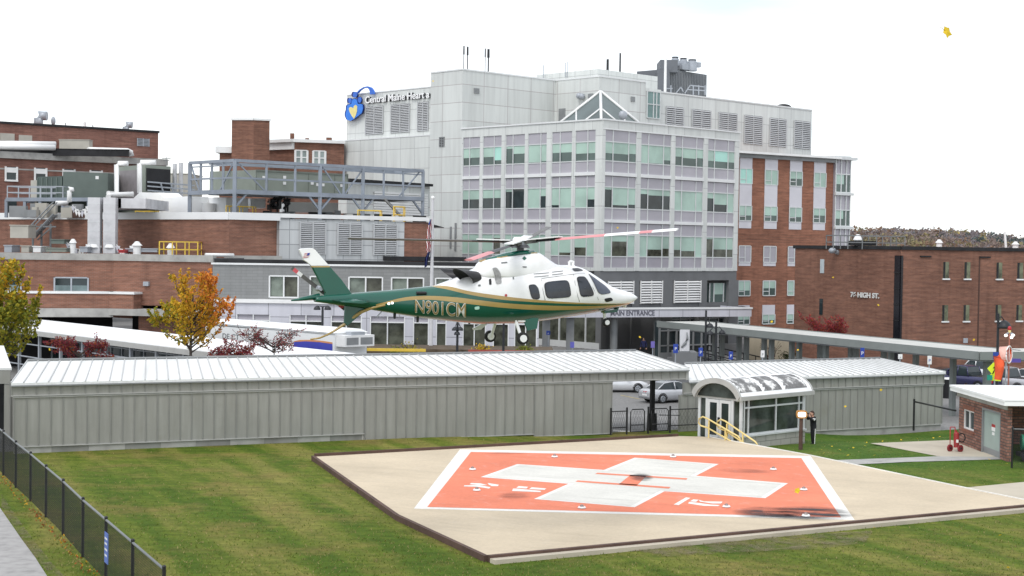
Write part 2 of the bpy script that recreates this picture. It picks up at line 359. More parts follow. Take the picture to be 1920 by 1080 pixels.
# worn earth beside the pad and along the fence
mb = MB()
def blob(mb, pts, z, seed):
 rr = random.Random(seed); mb.poly([G(x + rr.uniform(-3, 3), y + rr.uniform(-1.5, 1.5), z) for x, y in pts])
def earthmat():
 m, t, b = newmat('worn_earth'); b.inputs['Roughness'].default_value = 0.95
 o = _coord(t, False); n = _noise(t, o, 1.6, 8, 0.7); n2 = _noise(t, o, 7, 6)
 t.links.new(_ramp(t, n2, [(0.3, (0.13, 0.105, 0.06)), (0.7, (0.26, 0.205, 0.13))]), b.inputs['Base Color'])
 tr = t.nodes.new('ShaderNodeBsdfTransparent'); mx = t.nodes.new('ShaderNodeMixShader'); out = t.nodes['Material Output']
 t.links.new(_ramp(t, n, [(0.40, (0, 0, 0)), (0.75, (.8, .8, .8))]), mx.inputs[0]); t.links.new(tr.outputs[0], mx.inputs[1]); t.links.new(b.outputs[0], mx.inputs[2]); t.links.new(mx.outputs[0], out.inputs[0]); return m
M['earth'] = earthmat()
blob(mb, [(1180, 1030), (1300, 1018), (1450, 1006), (1560, 998), (1640, 996), (1620, 1018), (1540, 1030), (1400, 1034), (1250, 1042)], 0.03, 1)
blob(mb, [(0, 925), (30, 965), (60, 1010), (95, 1055), (125, 1085), (100, 1085), (62, 1040), (30, 995), (0, 950)], 0.03, 2)
struct(mb, 'worn_ground', M['earth'])
# ================================================================ HELIPAD
PZ = 0.16
def pline(p, q, r, s):  # intersection of two plan lines
 x1, y1, x2, y2, x3, y3, x4, y4 = p.x, p.y, q.x, q.y, r.x, r.y, s.x, s.y
 d = (x1 - x2) * (y3 - y4) - (y1 - y2) * (x3 - x4)
 a = x1 * y2 - y1 * x2; b = x3 * y4 - y3 * x4
 return Vector(((a * (x3 - x4) - (x1 - x2) * b) / d, (a * (y3 - y4) - (y1 - y2) * b) / d, PZ))
pA = G(590, 855.5, PZ); pK = G(748, 966, PZ); pN = G(915, 1043, PZ); pE = G(1920, 948, PZ)
pF1 = G(1270, 817.5, PZ); pF = G(1330, 819, PZ); pG2 = G(1520, 854, PZ); pH = G(1840, 921, PZ)
pR = pline(pN, pE, pF, pH)
if (pR - pN).length > 60 or pR.x < pE.x: pR = pN + (pE - pN) * 1.35
def padmat(name, base, stain, pale=.25):
 m, t, b = newmat(name); b.inputs['Roughness'].default_value = 0.85; b.inputs['Specular IOR Level'].default_value = 0.25
 o = _coord(t, False); n1 = _noise(t, o, 0.22, 6, 0.6); n2 = _noise(t, o, 9, 6, 0.7); n3 = _noise(t, _coord(t, False, (.25, 1.6, 1), R(20)), 0.9, 6)
 lo = tuple(x * 0.86 for x in base); hi = tuple(min(1, x * 1.08) for x in base)
 c = _ramp(t, n1, [(0.3, lo), (0.68, hi)])
 c = _mix(t, 1, c, _ramp(t, n2, [(0.3, (0.90, 0.90, 0.90)), (0.7, (1.06, 1.06, 1.06))]), 'MULTIPLY')
 c = _mix(t, _ramp(t, n3, [(0.52, (0, 0, 0)), (0.80, (stain, stain, stain))]), c, tuple(x * 0.45 for x in base))
 n4 = _noise(t, _coord(t, False, (1, .7, 1), R(-35)), 2.2, 8, 0.75); n5 = _noise(t, _coord(t, False, (.12, 2.5, 1), R(33)), 1.6, 5, .6)
 c = _mix(t, _ramp(t, n4, [(0.56, (0, 0, 0)), (0.78, (pale, pale, pale))]), c, tuple(min(.8, .45 * x + .34) for x in base))
 c = _mix(t, _ramp(t, n5, [(0.60, (0, 0, 0)), (0.80, (.30, .30, .30))]), c, tuple(x * .5 for x in base))
 t.links.new(c, b.inputs['Base Color']); _bump(t, b, n2, 0.12); return m
M['pad'] = padmat('pad_concrete', (0.57, 0.48, 0.352), 0.22)
M['orange'] = padmat('orange_paint', (0.73, 0.225, 0.132), 0.30, .65)
M['padwhite'] = padmat('white_pad_paint', (0.76, 0.745, 0.70), 0.15)
M['padgrey'] = padmat('worn_white_paint', (0.66, 0.645, 0.59), 0.5)
M['timber'] = plain('brown_timber', (0.095, 0.055, 0.042), 0.8, 0.2, 1.5, bump=0.3)
outline = [pA, pK, pN, pR, pH, pG2, pF, pF1]
pad = tag(build(MB().prism([Vector((p.x, p.y, -0.3)) for p in outline], (0, 0, 0.3 + PZ)), 'helipad', [M['pad']], loc=(5, 58, 0)), 'tan concrete helicopter pad painted with an orange square and white cross', 'helipad')
def pm(name, quads, mat, z, label=None):
 mb = MB()
 for q in quads: mb.poly([G(x, y, PZ + z) for x, y in q])
 o = build(mb, name, mat, parent=pad)
 if label: o['label'] = label
 return o
pm('white_border', [[(862.5, 842.5), (1520, 855), (1602.5, 975), (776, 953.5)]], M['padwhite'], 0.004)
pm('orange_square', [[(883, 847.2), (1502.5, 858.8), (1577, 970), (801, 950.5)]], M['orange'], 0.008)
cross = [(901, 894.5), (970, 870), (1132.5, 881), (1190, 858), (1347.5, 870), (1305, 892), (1477.5, 906), (1435, 934), (1246, 921), (1190, 951), (1001, 935.5), (1066, 907)]
pm('white_cross', [cross], M['padwhite'], 0.012)
cx = [(1130 + (x - 1190) * 0 + x - 1130, y) for x, y in cross]
def inset(poly, d, z):
 P = [G(x, y, z) for x, y in poly]; n = len(P); out = []
 ar = sum(P[i].x * P[(i + 1) % n].y - P[(i + 1) % n].x * P[i].y for i in range(n)); sg = 1 if ar > 0 else -1
 for i in range(n):
  p, c, q = P[i - 1], P[i], P[(i + 1) % n]
  e1 = (c - p).normalized(); e2 = (q - c).normalized(); n1 = Vector((-e1.y, e1.x, 0)) * sg; n2 = Vector((-e2.y, e2.x, 0)) * sg
  b = (n1 + n2); out.append(c + b * (d / max(0.2, 1 + n1.dot(n2))))
 return out
mb = MB(); mb.poly(inset(cross, 0.20, PZ + 0.016)); build(mb, 'worn_cross_field', M['padgrey'], parent=pad)
pm('letter', [[(1120, 886.2), (1289, 896.6), (1287, 899.4), (1116, 888.6)], [(1083, 900.6), (1257.5, 913), (1254, 916), (1079, 903.2)], [(1182, 890.6), (1212, 892.4), (1194, 910.4), (1160, 908)]], M['orange'], 0.020)
def stroke(pts): return [(780 + x / 4, 830 + y / 4) for x, y in pts]
def strokeB(pts): return [(1160 + x / 4, 830 + y / 4) for x, y in pts]
pm('numerals', [stroke(p) for p in ([(362, 320), (470, 318), (560, 334), (548, 344), (455, 330), (358, 328)], [(415, 302), (482, 304), (535, 318), (500, 320), (400, 312)], [(538, 302), (622, 316), (612, 326), (570, 326), (545, 314)],
 [(728, 344), (760, 344), (940, 362), (932, 371), (720, 362)], [(770, 325), (842, 331), (828, 344), (752, 338)], [(868, 334), (978, 343), (964, 354), (848, 348)])], M['padwhite'], 0.014)
pm('numerals', [strokeB(p) for p in ([(505, 410), (538, 414), (450, 468), (412, 464)], [(560, 425), (600, 428), (580, 444), (535, 440)], [(528, 444), (570, 448), (690, 464), (760, 468), (745, 476), (640, 474), (520, 456)], [(600, 428), (640, 440), (780, 442), (768, 456), (700, 456), (610, 442)])], M['padwhite'], 0.014)
def scorch(al=.92):
 m, t, b = newmat('black_scorch'); b.inputs['Base Color'].default_value = (0.035, 0.035, 0.04, 1); b.inputs['Roughness'].default_value = 0.9
 n = _noise(t, _coord(t, False, (.45, 2.2, 1), R(10)), 1.1, 8, 0.75)
 tr = t.nodes.new('ShaderNodeBsdfTransparent'); mx = t.nodes.new('ShaderNodeMixShader'); at = t.nodes.new('ShaderNodeTexCoord')
 mp = t.nodes.new('ShaderNodeMapping'); t.links.new(at.outputs['UV'], mp.inputs[0])
 gr = t.nodes.new('ShaderNodeTexGradient'); gr.gradient_type = 'SPHERICAL'; mp.inputs[1].default_value = (-1, -1, 0); mp.inputs[3].default_value = (2, 2, 1); t.links.new(mp.outputs[0], gr.inputs[0])
 mu = t.nodes.new('ShaderNodeMath'); mu.operation = 'MULTIPLY'
 t.links.new(_ramp(t, n, [(0.36, (0, 0, 0)), (0.58, (1, 1, 1))]), mu.inputs[0]); t.links.new(_ramp(t, gr.outputs[0], [(0.0, (0, 0, 0)), (0.5, (1, 1, 1))]), mu.inputs[1])
 m3 = t.nodes.new('ShaderNodeMath'); m3.operation = 'MULTIPLY'; m3.inputs[1].default_value = al; t.links.new(mu.outputs[0], m3.inputs[0]); t.links.new(m3.outputs[0], mx.inputs[0]); t.links.new(tr.outputs[0], mx.inputs[1]); t.links.new(b.outputs[0], mx.inputs[2]); t.links.new(mx.outputs[0], t.nodes['Material Output'].inputs[0]); return m
M['scorch'] = scorch(); M['smudge'] = scorch(.30)
mb = MB()
SQ = [[(1370, 948), (1500, 950), (1520, 975), (1370, 972)], [(1430, 946), (1600, 950), (1615, 978), (1430, 976)], [(1180, 886), (1225, 888), (1228, 903), (1176, 901)], [(1345, 876), (1450, 880), (1450, 889), (1340, 886)], [(900, 847), (1000, 847), (1000, 852), (900, 852)], [(930, 922), (1000, 922), (1000, 936), (930, 936)]]
for i_, q in enumerate(SQ):
 mb = MB(); mb.poly([G(x, y, PZ + 0.026) for x, y in q]); o = build(mb, 'scorch_mark', M['scorch' if i_ < 3 else 'smudge'], parent=pad, fix=False)
 for k in range(4): o.data.uv_layers[0].data[k].uv = [(0, 0), (1, 0), (1, 1), (0, 1)][k]
def edge(name, pts, wid, z0, z1, mat, off=0.0):
 mb = MB()
 for a, b in zip(pts[:-1], pts[1:]):
  W = wall2(a, b); Ln = math.hypot(b.x - a.x, b.y - a.y); mb.wbox(W, -0.02, Ln, z0, z1, off, off + wid)
 return build(mb, name, mat, parent=pad)
edge('timber_edging', [pA, pK, pN], 0.14, -0.25, PZ + 0.03, M['timber'])
edge('timber_edging', [pN, pR], 0.16, -0.1, PZ + 0.045, M['timber'])
edge('concrete_lip', [pN, pR], 0.30, -0.25, PZ - .03, M['conclt'], 0.165)
edge('timber_edging', [pA, pF1], 0.10, PZ - 0.1, PZ + 0.12, M['timber'])
edge('pale_edging', [pF, pG2, pH, pR], 0.08, PZ - 0.02, PZ + 0.035, M['padwhite'])
lt = None
for k, (x, y) in enumerate([(886, 880), (1040, 856.5), (894, 919), (1091, 952), (1262, 856.5), (1450, 880), (1507, 918), (1362, 950), (1511, 967)]):
 p = G(x, y, PZ + 0.03)
 if lt is None:
  lt = thing('pad_light', '', 'light', p, 'flush lights on the helicopter pad')
  build(MB().cyl(p, p + Vector((0, 0, 0.05)), 0.15, 0.12, 12), 'base', M['white'], lt); m2 = MB(); m2.sphere(p + Vector((0, 0, .05)), .075, .075, .07, 10, 4, 0, 0.0); build(m2, 'lens', glass('light_lens', (0.25, 0.2, 0.18)), lt); l = lt
 else: l = dup(lt, p)
 l['label'] = ['low white pad light left of the cross, by the border', 'low white pad light near the far border, above the cross', 'low white pad light just below the left numerals', 'low white pad light near the front border, left of centre', 'low white pad light by the far border at its middle', 'low white pad light beside the faded grey streak', 'low white pad light right of the cross arm tip', 'low white pad light just right of the number twelve', 'low white pad light in the black scorch mark'][k]
# ================================================================ METAL WALKWAY (two runs, gabled)
def seams(name, c, sc, pitch):
 m, t, b = newmat(name); b.inputs['Roughness'].default_value = 0.4; b.inputs['Specular IOR Level'].default_value = 0.4
 n = _noise(t, _coord(t, True, (.6, .6, 1)), 0.6, 6); n2 = _noise(t, _coord(t, True, (3, .3, 1)), 1.2, 5)
 c2 = _mix(t, 1, _ramp(t, n, [(0.3, tuple(x * .90 for x in c)), (0.7, tuple(min(1, x * 1.05) for x in c))]), _ramp(t, n2, [(0.3, (.86, .86, .85)), (0.7, (1.05, 1.05, 1.05))]), 'MULTIPLY')
 n3 = _noise(t, _coord(t, True), 1.1, 7, .7); n4 = _noise(t, _coord(t, True), .10, 3); n5 = _ramp(t, n4, [(.55, (0, 0, 0)), (.68, (.5, .5, .5))]); c2 = _mix(t, _mix(t, 1, n5, _ramp(t, n3, [(.48, (0, 0, 0)), (.62, (1, 1, 1))]), 'MULTIPLY'), c2, tuple(x * y for x, y in zip(c, (.72, .69, .58))))
 t.links.new(c2, b.inputs['Base Color']); return m
M['wsiding'] = seams('grey_metal_siding', (0.31, 0.308, 0.287), 1, 1); M['wsiding_rib'] = plain('siding_rib', (0.245, 0.245, 0.232), 0.5, 0.06)
M['wroof'] = seams('white_metal_roof', (0.76, 0.77, 0.765), 1, 1); M['wroof_rib'] = plain('roof_seam', (0.47, 0.475, 0.475), 0.5, 0.06)
M['wtrim'] = plain('pale_trim', (0.40, 0.40, 0.385), 0.5, 0.06)
def walkway_roof(root, W, u0, u1, ze, zr, half, endcut0=0.0, endcut1=0.0):
 """gable roof; front eave on the wall line 0.12 m in front, ridge 'half' behind"""
 a = [W.at(u0, ze, 0.15), W.at(u1, ze, 0.15), W.at(u1 - endcut1, zr, -half), W.at(u0 + endcut0, zr, -half)]
 c = [W.at(u0 + 2 * endcut0, ze, -2 * half - .15), W.at(u1, ze, -2 * half - .15)]
 mb = MB(); t = Vector((0, 0, -0.10))
 mb.add(a + [p + t for p in a], [(0, 1, 2, 3), (7, 6, 5, 4), (0, 4, 5, 1), (1, 5, 6, 2), (2, 6, 7, 3), (3, 7, 4, 0)])
 b = [c[0], c[1], a[2], a[3]]; mb.add(b + [p + t for p in b], [(0, 1, 2, 3), (7, 6, 5, 4), (0, 4, 5, 1), (1, 5, 6, 2), (2, 6, 7, 3), (3, 7, 4, 0)])
 rf = build(mb, 'roof', M['wroof'], root)
 mb = MB(); n = int((u1 - u0) / 0.53)
 for k in range(n + 1):
  f = k / n; p = lerp_v(a[0], a[1], f); q = lerp_v(a[3], a[2], f); d = (a[1] - a[0]).normalized() * 0.022; up = Vector((0, 0, 0.05))
  mb.hexa([p - d, p + d, q + d, q - d, p - d + up, p + d + up, q + d + up, q - d + up])
 build(mb, 'standing_seams', M['wroof_rib'], rf)
 mb = MB(); mb.tube([a[3] + Vector((0, 0, .03)), a[2] + Vector((0, 0, .03))], 0.07, 6); mb.hexa([p + v for v in (Vector((0, 0, -.16)), Vector((0, 0, -.10))) for p in (a[0], a[1], a[1] + Vector((W.n.x, W.n.y, 0)) * .05, a[0] + Vector((W.n.x, W.n.y, 0)) * .05)])
 build(mb, 'ridge_cap', M['grey'], root); return a
def lerp_v(a, b, t): return a + (b - a) * t
def siding(mb, W, u0, u1, z0, z1, o, pitch=0.53, lean=0.0, zref=None):
 mb.wbox(W, u0, u1, z0, z1, o - 0.06, o, 0)
 n = max(1, round((u1 - u0) / pitch))
 for k in range(n + 1):
  u = lerp(u0 + .03, u1 - .03, k / n); mb.wbox(W, u - .022, u + .022, z0 + .01, z1 - .01, o, o + 0.035, 1)
WR = thing('metal_walkway', 'long grey ribbed metal walkway with white roof, running behind the lawn to the gate opening', 'walkway', (WA.x, WA.y, 0))
walkway_roof(WR, WW, 0, WLEN, 2.95, 3.80, 1.55, 0.9, 2.35)
uo0 = WW.u(1148, 760); uo1 = WW.u(1272, 760)
zb1 = WW.z(20, 748); zb2 = WW.z(600, 790)
ZS = 2.34
mb = MB(); siding(mb, WW, 0.0, WLEN - .02, ZS + .05, 2.83, 0.05); build(mb, 'upper_siding', [M['wsiding'], M['wsiding_rib']], WR)
mb = MB(); siding(mb, WW, 0.12, uo0 - 13.6, 0.12, ZS - .03, 0.0)
siding(mb, WW, uo0 - 13.6, uo0 - 4.5, -.24, ZS - .03, 0.0); siding(mb, WW, uo0 - 4.5, uo0, -.36, ZS - .03, 0.0)
build(mb, 'lower_siding', [M['wsiding'], M['wsiding_rib']], WR)
mb = MB(); mb.wbox(WW, 0, WLEN - .02, ZS + .01, ZS + .06, 0, .09); mb.wbox(WW, .1, uo0, ZS - .06, ZS - .01, 0, .06); mb.wbox(WW, .12, uo0 - 13.6, .075, .12, 0, .05); mb.wbox(WW, uo0 - 13.6, uo0 - 4.5, -.28, -.24, 0, .05); mb.wbox(WW, uo0 - 4.5, uo0, -.40, -.36, 0, .05); mb.wbox(WW, WLEN - .16, WLEN, ZS - .02, 2.83, .056, .10); build(mb, 'trim', M['wtrim'], WR)
mb = MB(); mb.wbox(WW, 0.1, uo0, ZS - .01, ZS + .012, -.05, .02); build(mb, 'shadow_gap', M['black'], WR)
mb = MB()
for k in range(int((uo0 - 13.6) / 1.62) + 1):
 u0 = 0.15 + k * 1.62; mb.wbox(WW, u0, min(u0 + 1.615, uo0 - 13.62), -1.2, .075, -.2, -.012 - .008 * (k % 2), k % 2)
build(mb, 'concrete_base', [M['conc'], M['concd']], WR)
# open bay: beam soffit, jamb, post and back posts
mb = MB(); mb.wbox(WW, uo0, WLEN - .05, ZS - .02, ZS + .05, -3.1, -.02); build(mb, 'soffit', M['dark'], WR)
mb = MB(); mb.wbox(WW, uo0 - .12, uo0, -.4, ZS - .04, -3.0, -.061); build(mb, 'jamb', M['wsiding'], WR)
pu = WW.u(1223, 760, -1.5)
mb = MB(); mb.wbox(WW, pu - .11, pu + .11, -0.9, ZS, -1.6, -1.4); mb.cyl(WW.at(pu, -.9, -1.5), WW.at(pu, 0.42, -1.5), .30, .26, 12); build(mb, 'post', M['black'], WR)
mb = MB(); siding(mb, WW, 0.3, uo0 - 14, -0.4, 2.75, -3.04); build(mb, 'rear_siding', [M['wsiding'], M['wsiding_rib']], WR)
# right run
WR2 = thing('metal_walkway', 'shorter ribbed metal walkway with white roof behind the glass vestibule, ending at the far grass', 'walkway', (WB2.x, WB2.y, -1.1))
a2 = walkway_roof(WR2, W2, W2.u(1289, 714), W2LEN, 2.29, 3.02, 1.75, 1.0, 3.4)
mb = MB(); siding(mb, W2, -0.35, W2LEN - .03, 1.62, 2.18, .05); build(mb, 'upper_siding', [M['wsiding'], M['wsiding_rib']], WR2)
mb = MB(); siding(mb, W2, W2.u(1273, 760), W2LEN - .1, -.78, 1.52, 0); build(mb, 'lower_siding', [M['wsiding'], M['wsiding_rib']], WR2)
mb = MB(); mb.wbox(W2, -.35, W2LEN - .02, 1.58, 1.63, 0, .09); mb.wbox(W2, -.35, W2LEN - .05, 1.50, 1.55, 0, .06); mb.wbox(W2, -.35, W2LEN - .08, -.82, -.77, 0, .05); build(mb, 'trim', M['wtrim'], WR2)
mb = MB(); mb.wbox(W2, -.35, W2LEN - .06, 1.553, 1.577, 0, .02); build(mb, 'shadow_gap', M['black'], WR2)
mb = MB(); mb.wbox(W2, W2.u(1276, 800), W2LEN - .15, -2.2, -.82, -.2, -.01); build(mb, 'concrete_base', M['conc'], WR2)
mb = MB(); E = Wall(W2.at(W2LEN, 0)[:2], (-W2.n.x, -W2.n.y)); siding(mb, E, 0.05, 3.4, -.8, 2.18, -.02); build(mb, 'end_siding', [M['wsiding'], M['wsiding_rib']], WR2)
# nearest bit at the left frame edge
WR3 = thing('covered_walkway', 'end of a grey metal walkway with white gable roof at the left edge', 'walkway', G(0, 800, 0))
pe = G(22, 690, 3.35)
W3 = Wall((pe.x, pe.y), (0.30, -0.954)); W3b = Wall((pe.x, pe.y), (0.985, 0.17))
r0 = Vector((pe.x, pe.y, 3.35)); vx = Vector((-.985, -.17, 0)); vb = Vector((-.17, .985, 0))
mb = MB()
q = [r0, r0 + vx * 6, r0 + vx * 6.6 + vb * 1.3 + Vector((0, 0, 1.05)), r0 + vx * .55 + vb * 1.3 + Vector((0, 0, .95))]
mb.add(q + [p + Vector((0, 0, -.1)) for p in q], [(0, 1, 2, 3), (7, 6, 5, 4), (0, 4, 5, 1), (1, 5, 6, 2), (2, 6, 7, 3), (3, 7, 4, 0)]); build(mb, 'roof', M['wroof'], WR3)
mb = MB(); W3c = Wall((pe.x, pe.y), (.985, .17)); mb.wbox(W3c, -6, -.06, 2.62, 3.24, -.1, -.02); build(mb, 'fascia', M['wsiding'], WR3)
mb = MB(); mb.wbox(W3c, -.34, -.10, -.2, 2.6, -.30, -.06); build(mb, 'post', M['wsiding'], WR3)
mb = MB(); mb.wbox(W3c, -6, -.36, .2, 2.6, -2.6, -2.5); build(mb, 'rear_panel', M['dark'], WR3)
# ================================================================ GATE FENCE in the opening
def fence_post(mb, p, z0, z1, r=0.04): mb.cyl((p.x, p.y, z0), (p.x, p.y, z1), r, r, 8)
gf = thing('gate_fence', 'black iron gate with rounded frames in the walkway opening', 'gate', WW.at(uo0 + 1, 0, .4)); gf.location.z = 0
pz = [(1145, 812), (1175, 812), (1182, 812), (1208, 812), (1215, 812), (1256, 810), (1313, 812)]
g0 = []
for k, (x, y) in enumerate(pz):
 p = WW.hit(x, y, .25); g0.append(Vector((p.x, p.y, -.36)))
for k in (0, 1, 4, 5, 6): mb = MB(); fence_post(mb, g0[k], -.7, .98, .05); build(mb, 'post', M['black'], gf)
def frame(a, b, z0, z1, name):
 mb = MB(); r = .12
 mb.tube([a + Vector((0, 0, z0)), a + Vector((0, 0, z1 - r)), lerp_v(a, b, .12) + Vector((0, 0, z1)), lerp_v(a, b, .88) + Vector((0, 0, z1)), b + Vector((0, 0, z1 - r)), b + Vector((0, 0, z0))], .032, 6)
 mb.tube([a + Vector((0, 0, z0 + .35)), b + Vector((0, 0, z0 + .35))], .028, 6); mb.tube([a + Vector((0, 0, z0)), b + Vector((0, 0, z0))], .028, 6); build(mb, name, M['black'], gf)
frame(g0[2], g0[3], .05, 1.22, 'gate_leaf'); frame(g0[4] + Vector((.15, .05, 0)), g0[5] - Vector((.1, .05, 0)), .05, 1.22, 'gate_leaf')
mb = MB()
for a, b in ((0, 1), (5, 6)):
 for z in (1.15, .3): mb.tube([g0[a] + Vector((0, 0, z)), g0[b] + Vector((0, 0, z))], .03, 6)
mb.tube([g0[5] + Vector((-.6, 0, .85)), g0[5] + Vector((.5, 0, .85))], .025, 6)
build(mb, 'rail', M['black'], gf)
mb = MB()
for a, b in ((0, 1), (2, 3), (4, 5), (5, 6)):
 n = 9
 for k in range(n + 1):
  for sgn in (0, 1):
   u0, u1 = k / n, k / n + (.30 if sgn else -.30); c0, c1 = max(0, min(1, u0)), max(0, min(1, u1))
   t1 = (c1 - u0) / (u1 - u0); p, q = lerp_v(g0[a], g0[b], c0), lerp_v(g0[a], g0[b], c1); mb.cyl(p + Vector((0, 0, .1)), q + Vector((0, 0, .1 + 1.05 * t1)), .005, .005, 3)
build(mb, 'mesh', M['black'], gf)
# ================================================================ CHAIN LINK FENCE, lower left
def chain_fence(pts, h, label, root_name='chain_link_fence', spacing=0.10):
 root = thing(root_name, label, 'fence', pts[0]); n = len(pts)
 for p in pts:
  mb = MB(); mb.cyl(p + Vector((0, 0, -.2)), p + Vector((0, 0, h + .02)), .045, .045, 8); mb.sphere(p + Vector((0, 0, h + .02)), .055, .055, .05, 8, 4); build(mb, 'post', M['black'], root)
 mb = MB(); mb.tube([p + Vector((0, 0, h - .04)) for p in pts], .035, 6); build(mb, 'top_rail', M['rail'], root)
 mb = MB()
 for a, b in zip(pts[:-1], pts[1:]):
  Ln = (b - a).length; d = (b - a) / Ln; hh = h - .06
  k = -hh
  while k < Ln + hh:
   for sg in (1, -1):
    u0, u1 = (k, k + hh * .8) if sg > 0 else (k + hh * .8, k)
    c0, c1 = max(0, min(Ln, u0)), max(0, min(Ln, u1))
    if abs(c1 - c0) > .02:
     t0, t1 = (c0 - u0) / (u1 - u0), (c1 - u0) / (u1 - u0)
     p, q = a + d * c0 + Vector((0, 0, .03 + hh * t0)), a + d * c1 + Vector((0, 0, .03 + hh * t1)); s = Vector((-d.y, d.x, 0)) * .004; up = Vector((0, 0, .005))
     mb.add([p - s - up, p + s + up, q + s + up, q - s - up], [(0, 1, 2, 3)])
   k += spacing
 build(mb, 'wire_mesh', M['black'], root, fix=False); return root
fp = [G(x, y, 0) for x, y in ((29.5, 914.5), (57, 940), (86, 970), (118, 1002.6), (155, 1045))]
st = (fp[0] - fp[4]) / 4; fpts = [fp[4] - st * k for k in (3, 2, 1)] + fp[::-1] + [fp[0] + st * k for k in (1, 2, 3)]
chain_fence(fpts, 1.72, 'long black chain link fence slanting across the lawn at lower left')
sp = lerp_v(fpts[1], fpts[2], .92)
ss = thing('fence_sign', 'narrow blue and white notice hung on the chain fence, lower left', 'sign', sp + Vector((.12, 0, .9)))
pd = (fpts[0] - fpts[3]).normalized(); pn = Vector((-pd.y, pd.x, 0)); pn = pn if pn.y < 0 else -pn
Ws = Wall((sp.x + pn.x * .03, sp.y + pn.y * .03), (pd.x, pd.y)) if pd.x > 0 else Wall((sp.x + pn.x * .03, sp.y + pn.y * .03), (-pd.x, -pd.y))
# ================================================================ VESTIBULE with arched roof
hr = math.radians(47); HR = Vector((math.sin(hr), math.cos(hr), 0)); HL = Vector((-math.cos(hr), math.sin(hr), 0))
HZ = -.42; pr = G(1509, 833.5, HZ); HW = Wall((pr.x, pr.y), (HR.x, HR.y)); hu0 = HW.u(1391, 800); hc = HW.at(hu0, 0); HLn = -hu0  # corner of the vestibule
HF = Wall((hc.x, hc.y), (HR.x, HR.y)); HS = Wall((hc.x, hc.y), (-HL.x, -HL.y))   # front, left side (u negative going back)
hut = thing('entrance_vestibule', 'small glazed vestibule with arched white roof standing at the far corner of the pad', 'vestibule', hc)
M['hutw'] = plain('white_frame_paint', (0.58, 0.60, 0.61), 0.45, 0.05); M['hutglass'] = glass('vestibule_glass', (0.055, 0.066, 0.062), 0.05, 0.5, 0.6, 0.8)
EA = 2.25; SW = 2.75
mb = MB(); mb.wbox(HF, 0, HLn, -.9, .30, -.25, 0); mb.wbox(HS, -SW, -.26, -.9, .1, -.2, 0); build(mb, 'block_base', panel('pale_block', (0.40, 0.39, 0.36), (0.22, 0.22, 0.2), .8, .3, .02, .08, .85, .5), hut)
mb = MB(); mb.wbox(HF, -.02, HLn + .05, .30, .38, -.2, .07); build(mb, 'sill', M['hutw'], hut)
wi = build(MB().wbox(HF, .1, HLn - .1, .38, EA - .1, -.10, -.06), 'front_window', M['hutglass'], hut)
mb = MB()
for u in (.12, .52, HLn * .53, HLn - .52, HLn - .12): mb.wbox(HF, u - (.10 if u in (.12, HLn - .12) else .035), u + (.10 if u in (.12, HLn - .12) else .035), .38, EA, -.12, 0)
mb.wbox(HF, .22, HLn - .22, 1.66, 1.74, -.12, -.003); mb.wbox(HF, .22, HLn - .22, .38, .46, -.12, -.003); build(mb, 'frame', M['hutw'], wi)
bp = []
for k, (u0, u1, z0, z1, mm) in enumerate([(1.2, 2.2, .80, .98, 'grey'), (2.9, 3.9, .80, 1.05, 'rail'), (1.9, 2.5, .98, 1.6, 'hvacd')]): pass
# side with the double door
mb = MB(); mb.wbox(HS, -SW, 0, .0, EA, -.12, -.06); sg = build(mb, 'side_glazing', M['hutglass'], hut)
mb = MB()
for u in (-SW + .08, -SW * .80, -SW * .22, -.10): mb.wbox(HS, u - .07, u + .07, .0, EA, -.12, 0)
mb.wbox(HS, -SW + .1, -.1, 2.02, 2.12, -.12, -.002); build(mb, 'side_frame', M['hutw'], sg)
for u0, u1 in ((-SW * .80 + .08, -SW * .51 - .01), (-SW * .51 + .01, -SW * .22 - .08)):
 mb = MB(); mb.wbox(HS, u0, u0 + .13, .0, 2.0, -.06, .02); mb.wbox(HS, u1 - .13, u1, .0, 2.0, -.06, .02); mb.wbox(HS, u0 + .13, u1 - .13, 1.85, 2.0, -.06, .02); mb.wbox(HS, u0 + .13, u1 - .13, .0, .26, -.06, .02); dr = build(mb, 'door', M['hutw'], hut)
 build(MB().wbox(HS, u0 + .13, u1 - .13, .26, 1.85, -.03, -.01), 'door_glass', M['pane'], dr)
 build(MB().wbox(HS, (u0 if u0 > -SW * .52 else u1) - .02 - .03, (u0 if u0 > -SW * .52 else u1) + .05, 0.85, 1.15, .02, .06), 'handle', M['black'], dr)
mb = MB(); mb.wbox(HS, -SW + .2, -.2, -.9, -.01, -.3, .5); build(mb, 'threshold_slab', M['conc'], hut)
# barrel roof: profile across the depth (SW), extruded along HR
def arc(over, rise, th, n=14):
 pts = []
 for k in range(n + 1):
  t = k / n; a = math.pi * (0.06 + 0.88 * t); x = -math.cos(a) / math.cos(math.pi * .06); zz = (math.sin(a) - math.sin(math.pi * .06)) / (1 - math.sin(math.pi * .06))
  pts.append((lerp(-over, SW + over, (x + 1) / 2), EA + rise * zz))
 return pts
prof = arc(.10, .80, .1); inner = [(lerp(SW / 2, x, .93), z - .20) for x, z in prof]
def hp(along, depth, z): v = hc + HR * along + HL * depth; return Vector((v.x, v.y, z))
ring = prof + inner[::-1]
mb = MB(); mb.prism([hp(-.30, d, z) for d, z in ring], HR * (HLn + .75))
rf = build(mb, 'arched_roof', [M['whiteR']], hut)
mb = MB(); rim = [(lerp(SW / 2, x, 1.015), z + .03) for x, z in prof] + [(lerp(SW / 2, x, .90), z - .22) for x, z in prof][::-1]; mb.prism([hp(-.36, d, z) for d, z in rim], HR * .14); build(mb, 'arch_rim', M['wtrim'], rf); mb = MB(); mb.prism([hp(HLn + .40, d, z) for d, z in rim], HR * .08); build(mb, 'arch_rim', M['wtrim'], rf)
